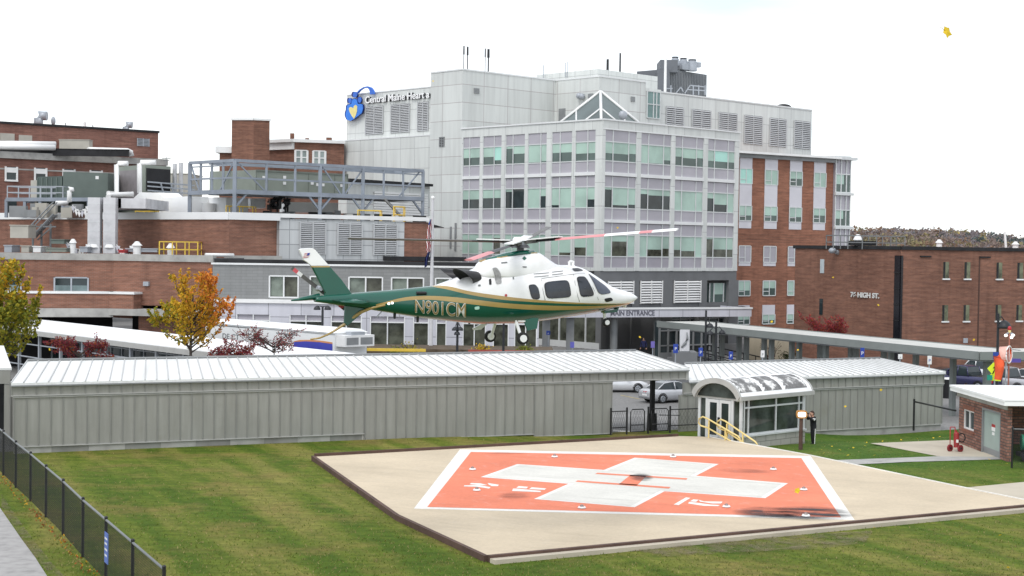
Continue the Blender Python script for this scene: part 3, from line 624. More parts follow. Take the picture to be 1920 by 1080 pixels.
mb = MB(); mb.wbox(HF, -.35, HLn + .45, EA - .16, EA + .03, .12, .22); build(mb, 'gutter', M['wtrim'], rf)
mb = MB(); n = len(prof)
for u0, u1 in ((.0, 1.5), (1.9, 3.1), (3.55, HLn + .1)):
 k0, k1 = 1, 6
 for k in range(k0, k1):
  (d0, z0), (d1, z1) = prof[k], prof[k + 1]; mb.add([hp(u0 - (k1 - k) * .05, d0, z0 + .02), hp(u1 + (k - k0) * .02, d0, z0 + .02), hp(u1, d1, z1 + .02), hp(u0, d1, z1 + .02)], [(0, 1, 2, 3)])
def grime():
 m, t, b = newmat('dark_roof_grime'); b.inputs['Roughness'].default_value = .9; n = _noise(t, _coord(t, False), 1.3, 7, .7); n2 = _noise(t, _coord(t, False), .45, 4)
 c = _ramp(t, n, [(0.40, (0.13, 0.13, 0.128)), (0.52, (0.2, 0.2, 0.2)), (0.60, (0.72, 0.72, 0.7))]); t.links.new(c, b.inputs['Base Color']); return m
build(mb, 'weathered_patch', grime(), rf, fix=False)
mb = MB(); gp = [(x, z) for x, z in inner]; mb.prism([hp(-.1, d, z) for d, z in gp] + [hp(-.1, SW - .05, EA - .12), hp(-.1, .05, EA - .12)], HR * .05); build(mb, 'fanlight', M['hutglass'], hut)
# yellow handrails
def handrail(x0, y0, x1, y1, D0, D1, label):
 p0 = V(x0, y0, D0); p1 = V(x1, y1, D1); r = thing('handrail', label, 'handrail', (p1.x, p1.y, p1.z - 1), 'yellow handrails by the vestibule door')
 d = Vector((p1.x - p0.x, p1.y - p0.y, 0)).normalized(); mb = MB()
 lo = Vector((0, 0, -.42))
 loop = [p0 + lo + d * .15, p0 + lo - d * .28 + Vector((0, 0, .05)), p0 - d * .42 + Vector((0, 0, -.25)), p0 - d * .40 + Vector((0, 0, -.04)), p0 - d * .15 + Vector((0, 0, .08)), p0 + d * .15 + Vector((0, 0, .02)), p1, p1 + d * .12 + Vector((0, 0, -.10)), p1 + d * .12 + Vector((0, 0, -.38)), p1 + lo, p0 + lo + d * .15]
 mb.tube(loop, .042, 8); build(mb, 'rail_loop', M['yellowp'], r)
 for f in (.12, .62): q = lerp_v(p0, p1, f); mb = MB(); mb.cyl(q, (q.x, q.y, -.6), .042, .042, 8); build(mb, 'post', M['yellowp'], r)
handrail(1322, 785, 1384, 818, 75.0, 73.3, 'left of two yellow pipe handrails on the vestibule steps'); handrail(1356, 790, 1416, 828, 74.2, 72.4, 'right of two yellow pipe handrails, nearer the vestibule windows')
# small lit lamp on a post beside the person
lp = G(1501, 850, -.2); ls = thing('post_lamp', 'glowing white lamp in an orange rim on a brown post beside the vestibule', 'lamp', lp)
build(MB().cyl(lp + Vector((0, 0, -.2)), lp + Vector((0, 0, 1.72)), .10, .085, 10), 'post', M['timber'], ls)
mb = MB(); q = lp + Vector((0, -.06, 1.84)); mb.loft([[q + Vector((math.copysign(abs(math.cos(t)) ** .5, math.cos(t)) * .25 * s, y, math.copysign(abs(math.sin(t)) ** .5, math.sin(t)) * .19 * s)) for t in [k * math.pi / 8 for k in range(16)]] for y, s in ((.16, .8), (.10, 1), (-.10, 1.0))]); hd = build(mb, 'lamp_housing', plain('orange_housing', (0.42, 0.20, 0.05), .5, .1), ls)
mb = MB(); q = q + Vector((0, -.105, 0)); mb.loft([[q + Vector((math.copysign(abs(math.cos(t)) ** .5, math.cos(t)) * .19 * s, y, math.copysign(abs(math.sin(t)) ** .5, math.sin(t)) * .12 * s)) for t in [k * math.pi / 8 for k in range(16)]] for y, s in ((0, 1), (-.03, .95))]); build(mb, 'lens', plain('lit_lens', (.9, .88, .8), .4, .02, emit=(1, .95, .85), es=1.5), hd)
# ================================================================ BRICK HUT at right
bl = G(1792, 846, 0); bd = G(1840, 852, 0); be = G(1920, 869, 0)
b_in = V(1787, 778, bl.y + 1.0)
BF = Wall((G(1803, 836, 0).x, G(1803, 836, 0).y), (G(1840, 853, 0) - G(1803, 836, 0))[:2])
pC = G(1787, 846, 0)
# the visible brick face runs from a far left corner to the right, coming nearer
fl = G(1797, 831, 0); fr = G(1922, 879, 0); BF = wall2(fl, fr)
uL, uR = 0.0, 6.5
bh = thing('brick_hut', 'low brick utility hut with flat white roof and grey door at the right edge', 'utility hut', fl)
u_d0, u_d1 = BF.u(1841, 800), BF.u(1876, 800); u_w0, u_w1 = BF.u(1806, 790), BF.u(1826, 790)
zt = BF.z(1841, 746)
mb = MB()
for a, b, z0, z1 in ((0, u_w0, -.3, zt), (u_w0, u_w1, -.3, BF.z(1816, 806)), (u_w0, u_w1, BF.z(1816, 769), zt), (u_w1, u_d0, -.3, zt), (u_d0, u_d1, 2.1, zt), (u_d1, uR, -.3, zt)): mb.wbox(BF, a, b, z0, z1, -.2, 0)
mb.wbox(BF, 0, .2, -.3, zt, -4.5, -.2); build(mb, 'brick_wall', M['brick_hut'], bh)
mb = MB(); mb.wbox(BF, u_w0 - .05, u_w1 + .05, BF.z(1816, 769), BF.z(1816, 769) + .2, .0, .02); mb.wbox(BF, u_w0 - .1, u_w1 + .1, BF.z(1816, 806) - .14, BF.z(1816, 806), .0, .05); build(mb, 'lintel_and_sill', plain('rust_brick', (.22, .09, .06), .8, .15, 4), bh)
wn = build(MB().wbox(BF, u_w0, u_w1, BF.z(1816, 806), BF.z(1816, 769), -.12, -.10), 'window', M['pane'], bh)
mb = MB(); zA, zB = BF.z(1816, 806), BF.z(1816, 769); um = (u_w0 + u_w1) / 2
mb.wbox(BF, u_w0, u_w0 + .07, zA, zB, -.1, -.04); mb.wbox(BF, u_w1 - .07, u_w1, zA, zB, -.1, -.04); mb.wbox(BF, u_w0 + .07, u_w1 - .07, zB - .07, zB, -.1, -.04); mb.wbox(BF, u_w0 + .07, u_w1 - .07, zA, zA + .07, -.1, -.04); mb.wbox(BF, um - .03, um + .03, zA + .07, zB - .07, -.1, -.042); build(mb, 'frame', M['white'], wn)
dr = build(MB().wbox(BF, u_d0 + .08, u_d1 - .08, 0, 2.0, -.12, -.08), 'door', plain('pale_green_door', (.33, .40, .37), .5, .08, 1), bh)
mb = MB(); mb.wbox(BF, u_d0, u_d0 + .08, -.05, 2.1, -.15, .01); mb.wbox(BF, u_d1 - .08, u_d1, -.05, 2.1, -.15, .01); mb.wbox(BF, u_d0 + .08, u_d1 - .08, 2.0, 2.1, -.15, .008); build(mb, 'door_frame', M['grey'], dr)
mb = MB(); uc = (u_d0 + u_d1) / 2 + .1; mb.wbox(BF, uc - .22, uc + .22, 1.32, 1.45, -.08, -.07); build(mb, 'warning_notice', M['red'], dr)
mb = MB(); mb.wbox(BF, uc - .22, uc + .22, 1.14, 1.318, -.08, -.068); mb.wbox(BF, uc - .15, uc + .15, .95, 1.08, -.08, -.07); build(mb, 'paper_notice', M['white'], dr)
build(MB().wbox(BF, u_d0 + .10, u_d1 - .10, .02, .3, -.08, -.072), 'kick_plate', M['grey'], dr)
mb = MB(); mb.wbox(BF, -.35, uR + .5, zt + .02, zt + .24, -5.5, .35); mb.wbox(BF, -.38, uR + .5, zt + .2, zt + .30, -5.4, .38); build(mb, 'flat_roof', M['whiteR'], bh)
mb = MB(); mb.wbox(BF, -.2, uR, zt - .22, zt + .02, 0, .06); build(mb, 'fascia_board', M['conc'], bh)
# wheeled fire extinguisher
ex = G(1793, 847, 0); fx = thing('fire_extinguisher', 'red wheeled fire extinguisher cart parked against the brick hut', 'fire extinguisher', ex); fx.scale = (.8, .8, .8)
mb = MB(); mb.cyl(ex + Vector((0, 0, .25)), ex + Vector((0, .06, 1.02)), .16, .16, 12); mb.sphere(ex + Vector((0, .06, 1.02)), .16, .16, .14, 12, 5, 0, 0.0); mb.cyl(ex + Vector((0, .06, 1.14)), ex + Vector((0, .06, 1.25)), .05, .05, 8); tk = build(mb, 'cylinder', plain('dull_red', (.30, .03, .03), .5, .15, 3), fx); build(MB().box(ex.x - .06, ex.x + .07, ex.y - .15, ex.y - .13, .55, .72), 'instruction_label', M['white'], tk)
for dx, dy in ((-.36, .04), (.20, -.12)):
 c = ex + Vector((dx, dy, .21)); ax = Vector((.55, -.83, 0)); mb = MB(); mb.cyl(c - ax * .05, c + ax * .05, .21, .21, 16); wh = build(mb, 'wheel', plain('dark_red_wheel', (.22, .02, .025), .5, .1), fx); build(MB().cyl(c + ax * .052, c + ax * .075, .07, .06, 10), 'hub', M['black'], wh)
mb = MB()
for s in (-.18, .10): mb.tube([ex + Vector((s - .15, .15, .25)), ex + Vector((s - .15, .18, 1.42))], .028, 6)
mb.tube([ex + Vector((-.33, .18, 1.42)), ex + Vector((-.05, .18, 1.42))], .028, 6); build(mb, 'handle', M['red'], fx)
mb = MB(); c = ex + Vector((.30, .0, .82)); mb.tube([c + Vector((.20 * math.cos(t), .02 * (k % 2), .26 * math.sin(t))) for k, t in enumerate([i * math.pi / 6 for i in range(25)])], .035, 6); build(mb, 'hose', M['black'], fx)
# fenced generator at the right edge
p0 = G(1897, 878, 0)
chain_fence([p0, p0 + Vector((2.6, -.9, 0))], 1.75, 'short black mesh fence panel enclosing the green tank at right edge', 'mesh_fence', .08)
gp_ = G(1915, 868, 0) + Vector((.62, .5, 0)); gn = thing('generator', 'green tank machine on dark frame behind the mesh fence at right edge', 'generator', gp_)
mb = MB(); mb.cyl(gp_ + Vector((-.45, .1, .85)), gp_ + Vector((.9, -.1, .85)), .36, .36, 16); build(mb, 'tank', plain('teal_green', (.03, .20, .12), .45, .1), gn)
mb = MB(); mb.box(gp_.x - .6, gp_.x + 1, gp_.y - .35, gp_.y + .35, .25, .42); mb.cyl(gp_ + Vector((-.35, -.4, .22)), gp_ + Vector((-.35, -.28, .22)), .2, .2, 14); mb.cyl(gp_ + Vector((.5, -.4, .22)), gp_ + Vector((.5, -.28, .22)), .2, .2, 14); mb.box(gp_.x - .4, gp_.x + .1, gp_.y - .3, gp_.y + .2, .42, .6); build(mb, 'chassis', M['black'], gn)
# single rail post beside the walkway end
q0 = W2.hit(1713, 806, .6); q0 = Vector((q0.x, q0.y, -1.0)); q1 = V(1792, 770, 82)
rl = thing('rail_fence', 'single black post with sloping top rail before the right walkway end', 'fence', q0)
build(MB().cyl(q0, q0 + Vector((0, 0, W2.z(1713, 748, .6) + 1.0)), .06, .06, 8), 'post', M['black'], rl); build(MB().tube([Vector((q0.x, q0.y, W2.z(1713, 753, .6))), q1], .05, 6), 'top_rail', M['black'], rl)
# ================================================================ MAIN HOSPITAL BLOCK
ANG = math.radians(46.5); RD = Vector((math.sin(ANG), math.cos(ANG))); LD = Vector((-math.cos(ANG), math.sin(ANG)))
_c = V(1129, 300, 145.0); PC = Vector((_c.x, _c.y))
WRt = Wall(PC, RD); WLt = Wall(PC, -LD)          # right and left wings of the glazed corner
uR = WRt.u(1386, 300); uL = WLt.u(865.5, 300)
PT = PC - (-LD) * 0 + LD * (-uL)
def v3(p, z): return Vector((p[0], p[1], z))
def zc(y): return WRt.z(1134, y)
hosp = thing('hospital_building', 'large hospital block with glazed corner wings, pale metal cladding and lavender spandrels', 'hospital', v3(PC, -0.3))
ZP, ZB = zc(223), zc(508)
def solid(name, pts, z0, z1, mat, parent, extra=None):
 return build(MB().prism([v3(p, z0) for p in pts], (0, 0, z1 - z0)), name, mat, parent)
solid('glazed_wing_wall', [PC + RD * 0 - (RD - LD) * 0 + (LD + RD) * .25, PC + RD * (uR - .2) + LD * .25, PC + RD * (uR - .2) + LD * 19, PC + RD * 19 + LD * (-uL - .1), PC + RD * .25 + LD * (-uL - .1)], ZB, ZP - .25, M['dkgrey'], hosp)
solid('flat_roof', [PC + (LD + RD) * .3, PC + RD * (uR - .4) + LD * .3, PC + RD * (uR - .4) + LD * 19, PC + RD * 19 + LD * (-uL - .3), PC + RD * .3 + LD * (-uL - .3)], ZP - .249, ZP - .2, M['conc'], hosp)
ROWS = [(242.5, 264.5, 301, 322, 328.5), (329.5, 350, 389.5, 411, 417), (418, 440, 481, 502, 508.5)]
ROWS = [tuple(zc(y) for y in r) for r in ROWS]
bR = [(1135, 1193.8), (1202.2, 1258.8), (1266.4, 1319.8), (1327.7, 1378.3)]
bL = [(867.5, 899.4), (905, 940), (947.7, 983.7), (989.4, 1024.5), (1034, 1072), (1078, 1116)]
BR_ = [[[.6, .6, .55], [1, .95, .75], [.5, .55, .5], [.6, -.6, .6]], [[.12, .85, .8], [.25, .3, .3], [1, 1, 1], [.3, .6, 1]], [[1, .3, 1], [1, .65, .6], [.65, .7, 1], [.1, .6, .6]]]
BL_ = [[[.55, .55], [.55, -.75], [.15, .45], [.95, .9], [.5, .5], [.6, .6]], [[.5, .5], [.45, .45], [.15, 0], [1, .4], [.85, 1], [1, .6]], [[1, 1], [.9, .2], [1, 1], [1, 1], [1, .85], [.6, 1]]]
PANES = [M['paneG'], M['pane'], M['pane2']]
def bay(W, u0, u1, divs, row, blinds, root, glassm):
 t0, w0, w1, s1, b1 = row; us = [u0 + (u1 - u0) * f for f in [0] + divs + [1]]
 build(MB().wbox(W, u0, u1, w0, t0, -.2, -.10), 'spandrel_panel', M['spand'], root); build(MB().wbox(W, u0, u1, s1, w1, -.2, -.10), 'spandrel_panel', M['spand'], root)
 mb = MB()
 for a, b in zip(us[:-1], us[1:]): mb.wbox(W, a, b, w1, w0, -.2, -.12)
 wn = build(mb, 'window', glassm, root)
 mb = MB(); m2 = MB()
 for a, b, f in zip(us[:-1], us[1:], blinds):
  if f: (mb if f > 0 else m2).wbox(W, a + .02, b - .02, lerp(w0, w1, abs(f)), w0 - .01, -.119, -.105)
 if mb.v: build(mb, 'blind', M['blind'], wn)
 if m2.v: build(m2, 'blind', M['blindB'], wn)
 mb = MB()
 for u in us[1:-1]: mb.wbox(W, u - .045, u + .045, s1, t0, -.099, -.03)
 for u, s in ((us[0], 1), (us[-1], -1)): mb.wbox(W, u, u + s * .05, s1, t0, -.099, -.04)
 for z in (w0, w1): mb.wbox(W, u0 + .05, u1 - .05, z - .05, z + .05, -.098, -.045)
 build(mb, 'mullions', M['mull'], wn)
for k, row in enumerate(ROWS):
 for j, (a, b) in enumerate(bR): bay(WRt, WRt.u(a, 300), WRt.u(b, 300), [.25, .75], row, BR_[k][j], hosp, PANES[k])
 for j, (a, b) in enumerate(bL): bay(WLt, WLt.u(a, 300), WLt.u(b, 300), [(.39, .60, .375, .68, .41, .61)[j]], row, BL_[k][j], hosp, PANES[k])
mb = MB()
def cols(W, edges, u_lo, u_hi):
 prev = u_lo
 for a, b in edges + [(None, None)]:
  ua = W.u(a, 300) if a else u_hi
  if ua > prev: mb.wbox(W, prev, ua, ZB, ZP - .1, -.2, .0)
  prev = W.u(b, 300) if b else prev
cols(WRt, bR, 0.02, uR); cols(WLt, bL, uL, -.02)
for W, e in ((WRt, bR), (WLt, bL)):
 for a, b in e:
  ua, ub = W.u(a, 300), W.u(b, 300); mb.wbox(W, ua, ub, ROWS[0][0], ZP - .1, -.2, -.003)
  for r in (2,): mb.wbox(W, ua, ub, ROWS[r][4], ROWS[r][3], -.2, -.003)
build(mb, 'cladding_frame', M['clad2'], hosp)
for W, e in ((WRt, bR), (WLt, bL)):
 for r in (0, 1):
  mb = MB()
  for a, b in e: mb.wbox(W, W.u(a, 300), W.u(b, 300), ROWS[r][4], ROWS[r][3], -.2, .06)
  build(mb, 'floor_band', M['band'], hosp)
mb = MB(); mb.wbox(WRt, .0, uR + .15, ZP - .1, ZP + .04, -.5, .10); mb.wbox(WLt, uL - .1, .0, ZP - .1, ZP + .04, -.5, .10)
mb.wbox(WRt, .0, uR + .1, ZP - .95, ZP - .85, 0, .03); build(mb, 'parapet_cap', M['band'], hosp)
# tower mass behind
T = PT; uTl = WLt.u(806, 300); TL = PC + LD * (-uTl)
WTr = Wall(T, RD); ti = WTr.u(1042, 150); I = T + RD * ti
WIK = Wall(I, -LD); tk = WIK.u(1124, 143); K = I - LD * tk
WK = Wall(K, RD); ks = WK.u(1211, 160); kst = WK.u(1240, 165); kE = WK.u(1527.5, 210)
ZT = WLt.z(866, 131)
solid('tower_wall', [TL, T, I, K, K + RD * ks, K + RD * ks + LD * 14, TL + RD * 22 + LD * 2, TL + RD * 3], -0.3, ZT, M['clad'], hosp)
mb = MB(); cap = [TL, T, I, K, K + RD * ks]
for a, b in zip(cap[:-1], cap[1:]):
 W = wall2(a, b) if (b - a).x > 0 else Wall(a, (b - a)); Ln = (b - a).length; mb.wbox(W, 0, Ln, ZT - .02, ZT + .13, -.3, .06)
build(mb, 'tower_cap', M['band'], hosp)
def vent(W, x0, y0, x1, y1, root, mat=M['grey'], name='vent', n=6):
 u0, z1 = W.uz(x0, y0); u1, z0 = W.uz(x1, y1); mb = MB(); mb.wbox(W, u0, u1, z0, z1, 0, .03); o = build(mb, name, M['dark'], root); mb = MB()
 for k in range(n): z = lerp(z0, z1, (k + .5) / n); mb.wbox(W, u0 + .03, u1 - .03, z - .05, z + .04, .03, .09)
 for u in (u0, u1, (u0 + u1) / 2): mb.wbox(W, u - .05, u + .05, z0, z1, .03, .1)
 build(mb, 'slats', mat, o); return o
vent(WLt, 825, 257, 833, 275, hosp); vent(WTr, 889, 165, 897, 176, hosp); vent(WK, 1183, 181, 1189, 191, hosp); vent(WIK, 1104, 176, 1112, 184, hosp)
u0, z1 = WIK.uz(1048, 204); u1, z0 = WIK.uz(1060, 226); build(MB().wbox(WIK, u0, u1, z0 - .5, z1, 0, .05), 'roof_door', M['grey'], hosp)
mb = MB()
for x, y in ((1086, 180), (1091, 181)):
 p = WIK.hit(x, y, .3); mb.sphere(p, .34, .34, .34, 10, 6, 0); q = WIK.hit(x, y, -.1); mb.cyl(p, q, .26, .26, 10)
build(mb, 'exhaust_fan', M['galv'], hosp)
build(MB().wbox(WLt, WLt.u(846, 300), WLt.u(849, 300), WLt.z(848, 465), WLt.z(848, 425), 0, .08), 'downpipe', M['grey'], hosp); build(MB().wbox(WLt, WLt.u(855, 300), WLt.u(858, 300), WLt.z(848, 470), WLt.z(848, 418), 0, .08), 'downpipe', M['grey'], hosp)
# upper setback box
k2 = K + (RD + LD) * 4.0; pk = V(1121, 129, k2.y + 3); W5 = Wall((pk.x, pk.y), RD); W6 = Wall((pk.x, pk.y), -LD); zt = pk.z; a5 = W5.u(1233, 143); a6 = W6.u(1006.5, 140); P5 = Vector((pk.x, pk.y))
solid('penthouse_wall', [P5, P5 + RD * a5, P5 + RD * a5 + LD * 10, P5 + LD * (-a6)], ZT - 2, zt, M['clad2'], hosp)
# glazed stair head and long louvred penthouse
ksl = WK.u(1211, 170); kz0, kz1 = WK.z(1225, 223), WK.z(1225, 157)
solid('stair_wall', [K + RD * (ks + .02), K + RD * kst, K + RD * kst + LD * 6, K + RD * (ks + .02) + LD * 6], ZP - 1, ZT - .6, M['clad2'], hosp)
u0, u1 = WK.u(1212.5, 190), WK.u(1237, 190); zt0, zt1 = WK.z(1225, 222), WK.z(1225, 172)
wn = build(MB().wbox(WK, u0, u1, zt0, zt1, .0, .05), 'stair_window', plain('teal_glass', (.17, .27, .26), .1, .15, .5), hosp)
mb = MB()
for f in (0, .48, .72, 1): u = lerp(u0, u1, f); mb.wbox(WK, u - .06, u + .06, zt0, zt1, .05, .12)
for f in (0, .52, 1): z = lerp(zt0, zt1, f); mb.wbox(WK, u0 + .06, u1 - .06, z - .05, z + .05, .05, .115)
build(mb, 'mullions', M['mull'], wn)
ZLt = WK.z(1400, 191.5)
WKb = Wall(K + LD * .4, RD)
solid('louvred_penthouse_wall', [K + RD * (kst - 1) + LD * .4, K + RD * kE + LD * .4, K + RD * kE + LD * 14, K + RD * (kst - 1) + LD * 14], ZP - 3, ZLt, M['clad2'], hosp)
build(MB().wbox(WKb, kst, kE + .05, ZLt - .02, ZLt + .12, -.4, .06), 'parapet_cap', M['band'], hosp)
def louvre(W, u0, u1, z0, z1, root, n, mat=M['galv'], name='louvre', split=True):
 o = build(MB().wbox(W, u0, u1, z0, z1, 0, .03), name, M['dark'], root); mb = MB()
 for k in range(n):
  z = lerp(z0, z1, (k + .5) / n); h = (z1 - z0) / n
  mb.hexa([W.at(u0, z - h * .42, .10), W.at(u1, z - h * .42, .10), W.at(u1, z + h * .10, .03), W.at(u0, z + h * .10, .03), W.at(u0, z - h * .18, .12), W.at(u1, z - h * .18, .12), W.at(u1, z + h * .30, .05), W.at(u0, z + h * .30, .05)])
 build(mb, 'slats', mat, o); mb = MB()
 for u in ([u0, (u0 + u1) / 2, u1] if split else [u0, u1]): mb.wbox(W, u - .05, u + .05, z0, z1, .03, .14)
 build(mb, 'frame', mat, o); return o
M['louv'] = plain('louvre_grey', (.47, .48, .49), .5, .06, .5)
zA = WKb.z(1265, 200.5)
for k, (a, b) in enumerate([(1248.6, 1280.3), (1297, 1331.6), (1347, 1381), (1395.5, 1428.5), (1443, 1473.7), (1489, 1518.6)]): louvre(WKb, WKb.u(a, 220), WKb.u(b, 220), WKb.z(1412, 271), zA, hosp, 15, M['louv'])
# logo wall at left of the tower and its lower ledge
WLo = Wall(TL + RD * 3.5, -LD); l0 = WLo.u(650.5, 200); ZLo = WLo.z(728, 171.5)
LoA = WLo.at(l0, 0)
solid('sign_wall', [WLo.at(l0, 0)[:2], WLo.at(1, 0)[:2], (WLo.at(1, 0) + v3(RD, 0) * 12)[:2], (WLo.at(l0, 0) + v3(RD, 0) * 12)[:2]], 5, ZLo, M['clad2'], hosp)
build(MB().wbox(WLo, l0 - .05, .2, ZLo - .02, ZLo + .12, -.3, .05), 'parapet_cap', M['band'], hosp)
WLe = Wall(TL + RD * 2.3, -LD); e0 = WLe.u(633, 300); ZLe = WLe.z(720, 259.5)
solid('ledge_wall', [WLe.at(e0, 0)[:2], WLe.at(1, 0)[:2], (WLe.at(1, 0) + v3(RD, 0) * 12)[:2], (WLe.at(e0, 0) + v3(RD, 0) * 12)[:2]], 5, ZLe, M['clad2'], hosp)
build(MB().wbox(WLe, e0 - .05, .2, ZLe - .02, ZLe + .10, -1.4, .05), 'ledge_cap', M['band'], hosp)
for a, b, z in ((686.5, 719, 0), (734, 768.5, 0), (784, 803.5, 0)): louvre(WLo, WLo.u(a, 220), WLo.u(b, 220), WLo.z(704, 252), WLo.z(704, 199), hosp, 17, M['louv'])
# skylight pyramid
ps = PC + (RD + LD) * 6.2; hs = 3.35; zb = ZP - .4; za = V(1124, 172, ps.y).z; ap = v3(ps, za)
c4 = [ps - RD * hs - LD * hs, ps + RD * hs - LD * hs, ps + RD * hs + LD * hs, ps - RD * hs + LD * hs]; c4 = [v3(p, zb) for p in c4]
mb = MB()
mb.add(c4 + [ap], [(0, 1, 4), (1, 2, 4), (2, 3, 4), (3, 0, 4), (3, 2, 1, 0)]); sky_ = build(mb, 'skylight', glass('skylight_glass', (.085, .11, .11), .08, .5, .3, .2), hosp)
mb = MB(); up = Vector((0, 0, .05))
for a, b in [(c4[i], ap) for i in range(4)] + [(c4[i], c4[(i + 1) % 4]) for i in range(4)]: mb.tube([a + up, b + up], .15, 4)
for i, j in ((0, 1), (0, 3), (1, 2)):
 m = (c4[i] + c4[j]) / 2; mb.tube([m + up, (c4[i] + ap) / 2 + up], .10, 4); mb.tube([m + up, (c4[j] + ap) / 2 + up], .10, 4)
build(mb, 'frame', M['white'], sky_)
p = V(1168, 216, ps.y - 3); mb = MB(); mb.cyl(p + Vector((0, 0, -1)), p, .1, .1); mb.sphere(p, .45, .3, .45, 10, 6); build(mb, 'roof_fan', M['galv'], hosp)
# dark stone base under the right wing
solid('stone_base_wall', [PC + (RD + LD) * .9, PC + RD * (uR - .1) + LD * .9, PC + RD * (uR - .1) + LD * 12, PC + LD * 12 + RD * .9], -0.6, ZB, M['dkgrey'], hosp)
zs0, zs1 = WRt.z(1285, 568), WRt.z(1285, 526)
mb = MB(); mb.wbox(WRt, 0, uR, zs1 + .001, ZB - .001, -.8, -.08)
for a, b in ((1129.5, 1139), (1187, 1200), (1241, 1263), (1313, 1327), (1368, 1386)): mb.wbox(WRt, WRt.u(a, 540), WRt.u(b, 540), -.4, zs1, -.8, -.082)
build(mb, 'stone_piers', M['dkgrey'], hosp)
for a, b in ((1139, 1187), (1200, 1241), (1263, 1313)): louvre(Wall(WRt.at(0, 0, -.16)[:2], RD), WRt.u(a, 540, -.16) + .02, WRt.u(b, 540, -.16) - .02, zs0, zs1, hosp, 9, M['white'], 'white_louvre')
u0, u1 = WRt.u(1330, 540, -.5), WRt.u(1366, 540, -.5); wn = build(MB().wbox(WRt, u0, u1, zs0, zs1 - .3, -.9, -.5), 'window', M['paneG'], hosp); mb = MB(); build(MB().wbox(WRt, lerp(u0, u1, .2), lerp(u0, u1, .72), lerp(zs0, zs1, .35), zs1 - .3, -.5, -.48), 'blind', M['blind'], wn)
for f in (0, .22, .72, 1): u = lerp(u0, u1, f); mb.wbox(WRt, u - .06, u + .06, zs0, zs1 - .3, -.5, -.42)
build(mb, 'mullions', M['mull'], wn)
build(MB().wbox(WRt, 0, uR, zs0 - .4, zs0 - .02, -.8, -.2), 'stone_sill', M['dkgrey'], hosp)
# ground floor glazing of both wings behind the canopy
mb = MB(); mb.wbox(WRt, .5, uR - .3, -.5, zs0 - .45, -.84, -.8); gg = build(mb, 'ground_floor_glass', M['pane'], hosp)
mb = MB()
for k in range(14): u = .5 + k * (uR - 1) / 13; mb.wbox(WRt, u - .06, u + .06, -.5, zs0 - .45, -.8, -.7)
for z in (.1, 2.3): mb.wbox(WRt, .5, uR - .3, z - .06, z + .06, -.8, -.71)
build(mb, 'mullions', M['grey'], gg)
solid('stone_base_wall', [PC + RD * .5 + LD * .3, PC + RD * .5 + LD * (-uL), PC + RD * 8 + LD * (-uL), PC + RD * 8 + LD * .3], -.6, ZB, M['dkgrey'], hosp)
mb = MB(); mb.wbox(WLt, uL, -.3, -.5, 3.6, -.52, -.45); gg = build(mb, 'ground_floor_glass', M['pane2'], hosp); mb = MB()
for k in range(12): u = lerp(uL, -.4, k / 11); mb.wbox(WLt, u - .07, u + .07, -.5, 3.6, -.45, -.33)
mb.wbox(WLt, uL, -.3, -.3, .3, -.45, -.3); build(mb, 'mullions', M['mull'], gg)
# ---------------------------------------------------------------- brick wing at right
_p = V(1377, 320, 171.6); R2 = Vector((.823, .568)).normalized(); WB_ = Wall((_p.x, _p.y), R2)
bw1, bw2 = WB_.u(1562.5, 330), WB_.u(1592, 330); ZBR = WB_.z(1474, 291)
wing = thing('brick_wing', 'orange brick hospital wing with columns of white framed windows and a glazed end bay', 'building wing', WB_.at(0, -.3))
def P2(W, u, o=0.0): return W.at(u, 0, o)[:2]
def zb_(y): return WB_.z(1398, y)
Zb = lambda yy: zb_(280 + yy / 3.175)
wc = [(1386.5, 1409.6), (1433.5, 1457.4), (1480.5, 1503.5), (1525.6, 1548)]
wcl = [(1384.5, 1406.5), (1430.5, 1454), (1476.5, 1500), (1521, 1545)]
solid('brick_wall', [P2(WB_, -1), P2(WB_, bw1), P2(WB_, bw1, -16), P2(WB_, -1, -16)], -1, ZBR, M['brick_or'], wing)
mb = MB(); mb.wbox(WB_, -1, bw1 + .4, ZBR - .55, ZBR - .12, 0, .35); build(mb, 'grey_fascia', M['grey'], wing)
mb = MB(); mb.wbox(WB_, -1, bw1 + .6, ZBR - .119, ZBR + .12, -1, .8); build(mb, 'roof_edge', M['white'], wing)
rr = random.Random(5)
def win(W, u0, u1, z0, z1, o, root, kind, divs=2):
 wn = build(MB().wbox(W, u0, u1, z0, z1, o, o + .03), 'window', M['paneG' if kind != 'lav' else 'spand'], root)
 if kind == 'shade': build(MB().wbox(W, u0 + .04, u1 - .04, lerp(z1, z0, rr.choice([.5, .6, .65, 1])), z1 - .02, o + .03, o + .042), 'blind', M['blind'], wn)
 if kind == 'bright': build(MB().wbox(W, u0 + .04, u1 - .04, z0 + .05, z1 - .02, o + .03, o + .042), 'blind', M['blindB'], wn)
 mb = MB()
 for k in range(divs + 1): u = lerp(u0, u1, k / divs); mb.wbox(W, u - .05, u + .05, z0, z1, o + .03, o + .09)
 for z in (z0, z1): mb.wbox(W, u0 + .05, u1 - .05, z - .05, z + .05, o + .03, o + .085)
 mb.wbox(W, u0 + .05, lerp(u0, u1, .5) - .05, lerp(z0, z1, .27), lerp(z0, z1, .27) + .08, o + .03, o + .084)
 build(mb, 'frame', M['mull'], wn); return wn
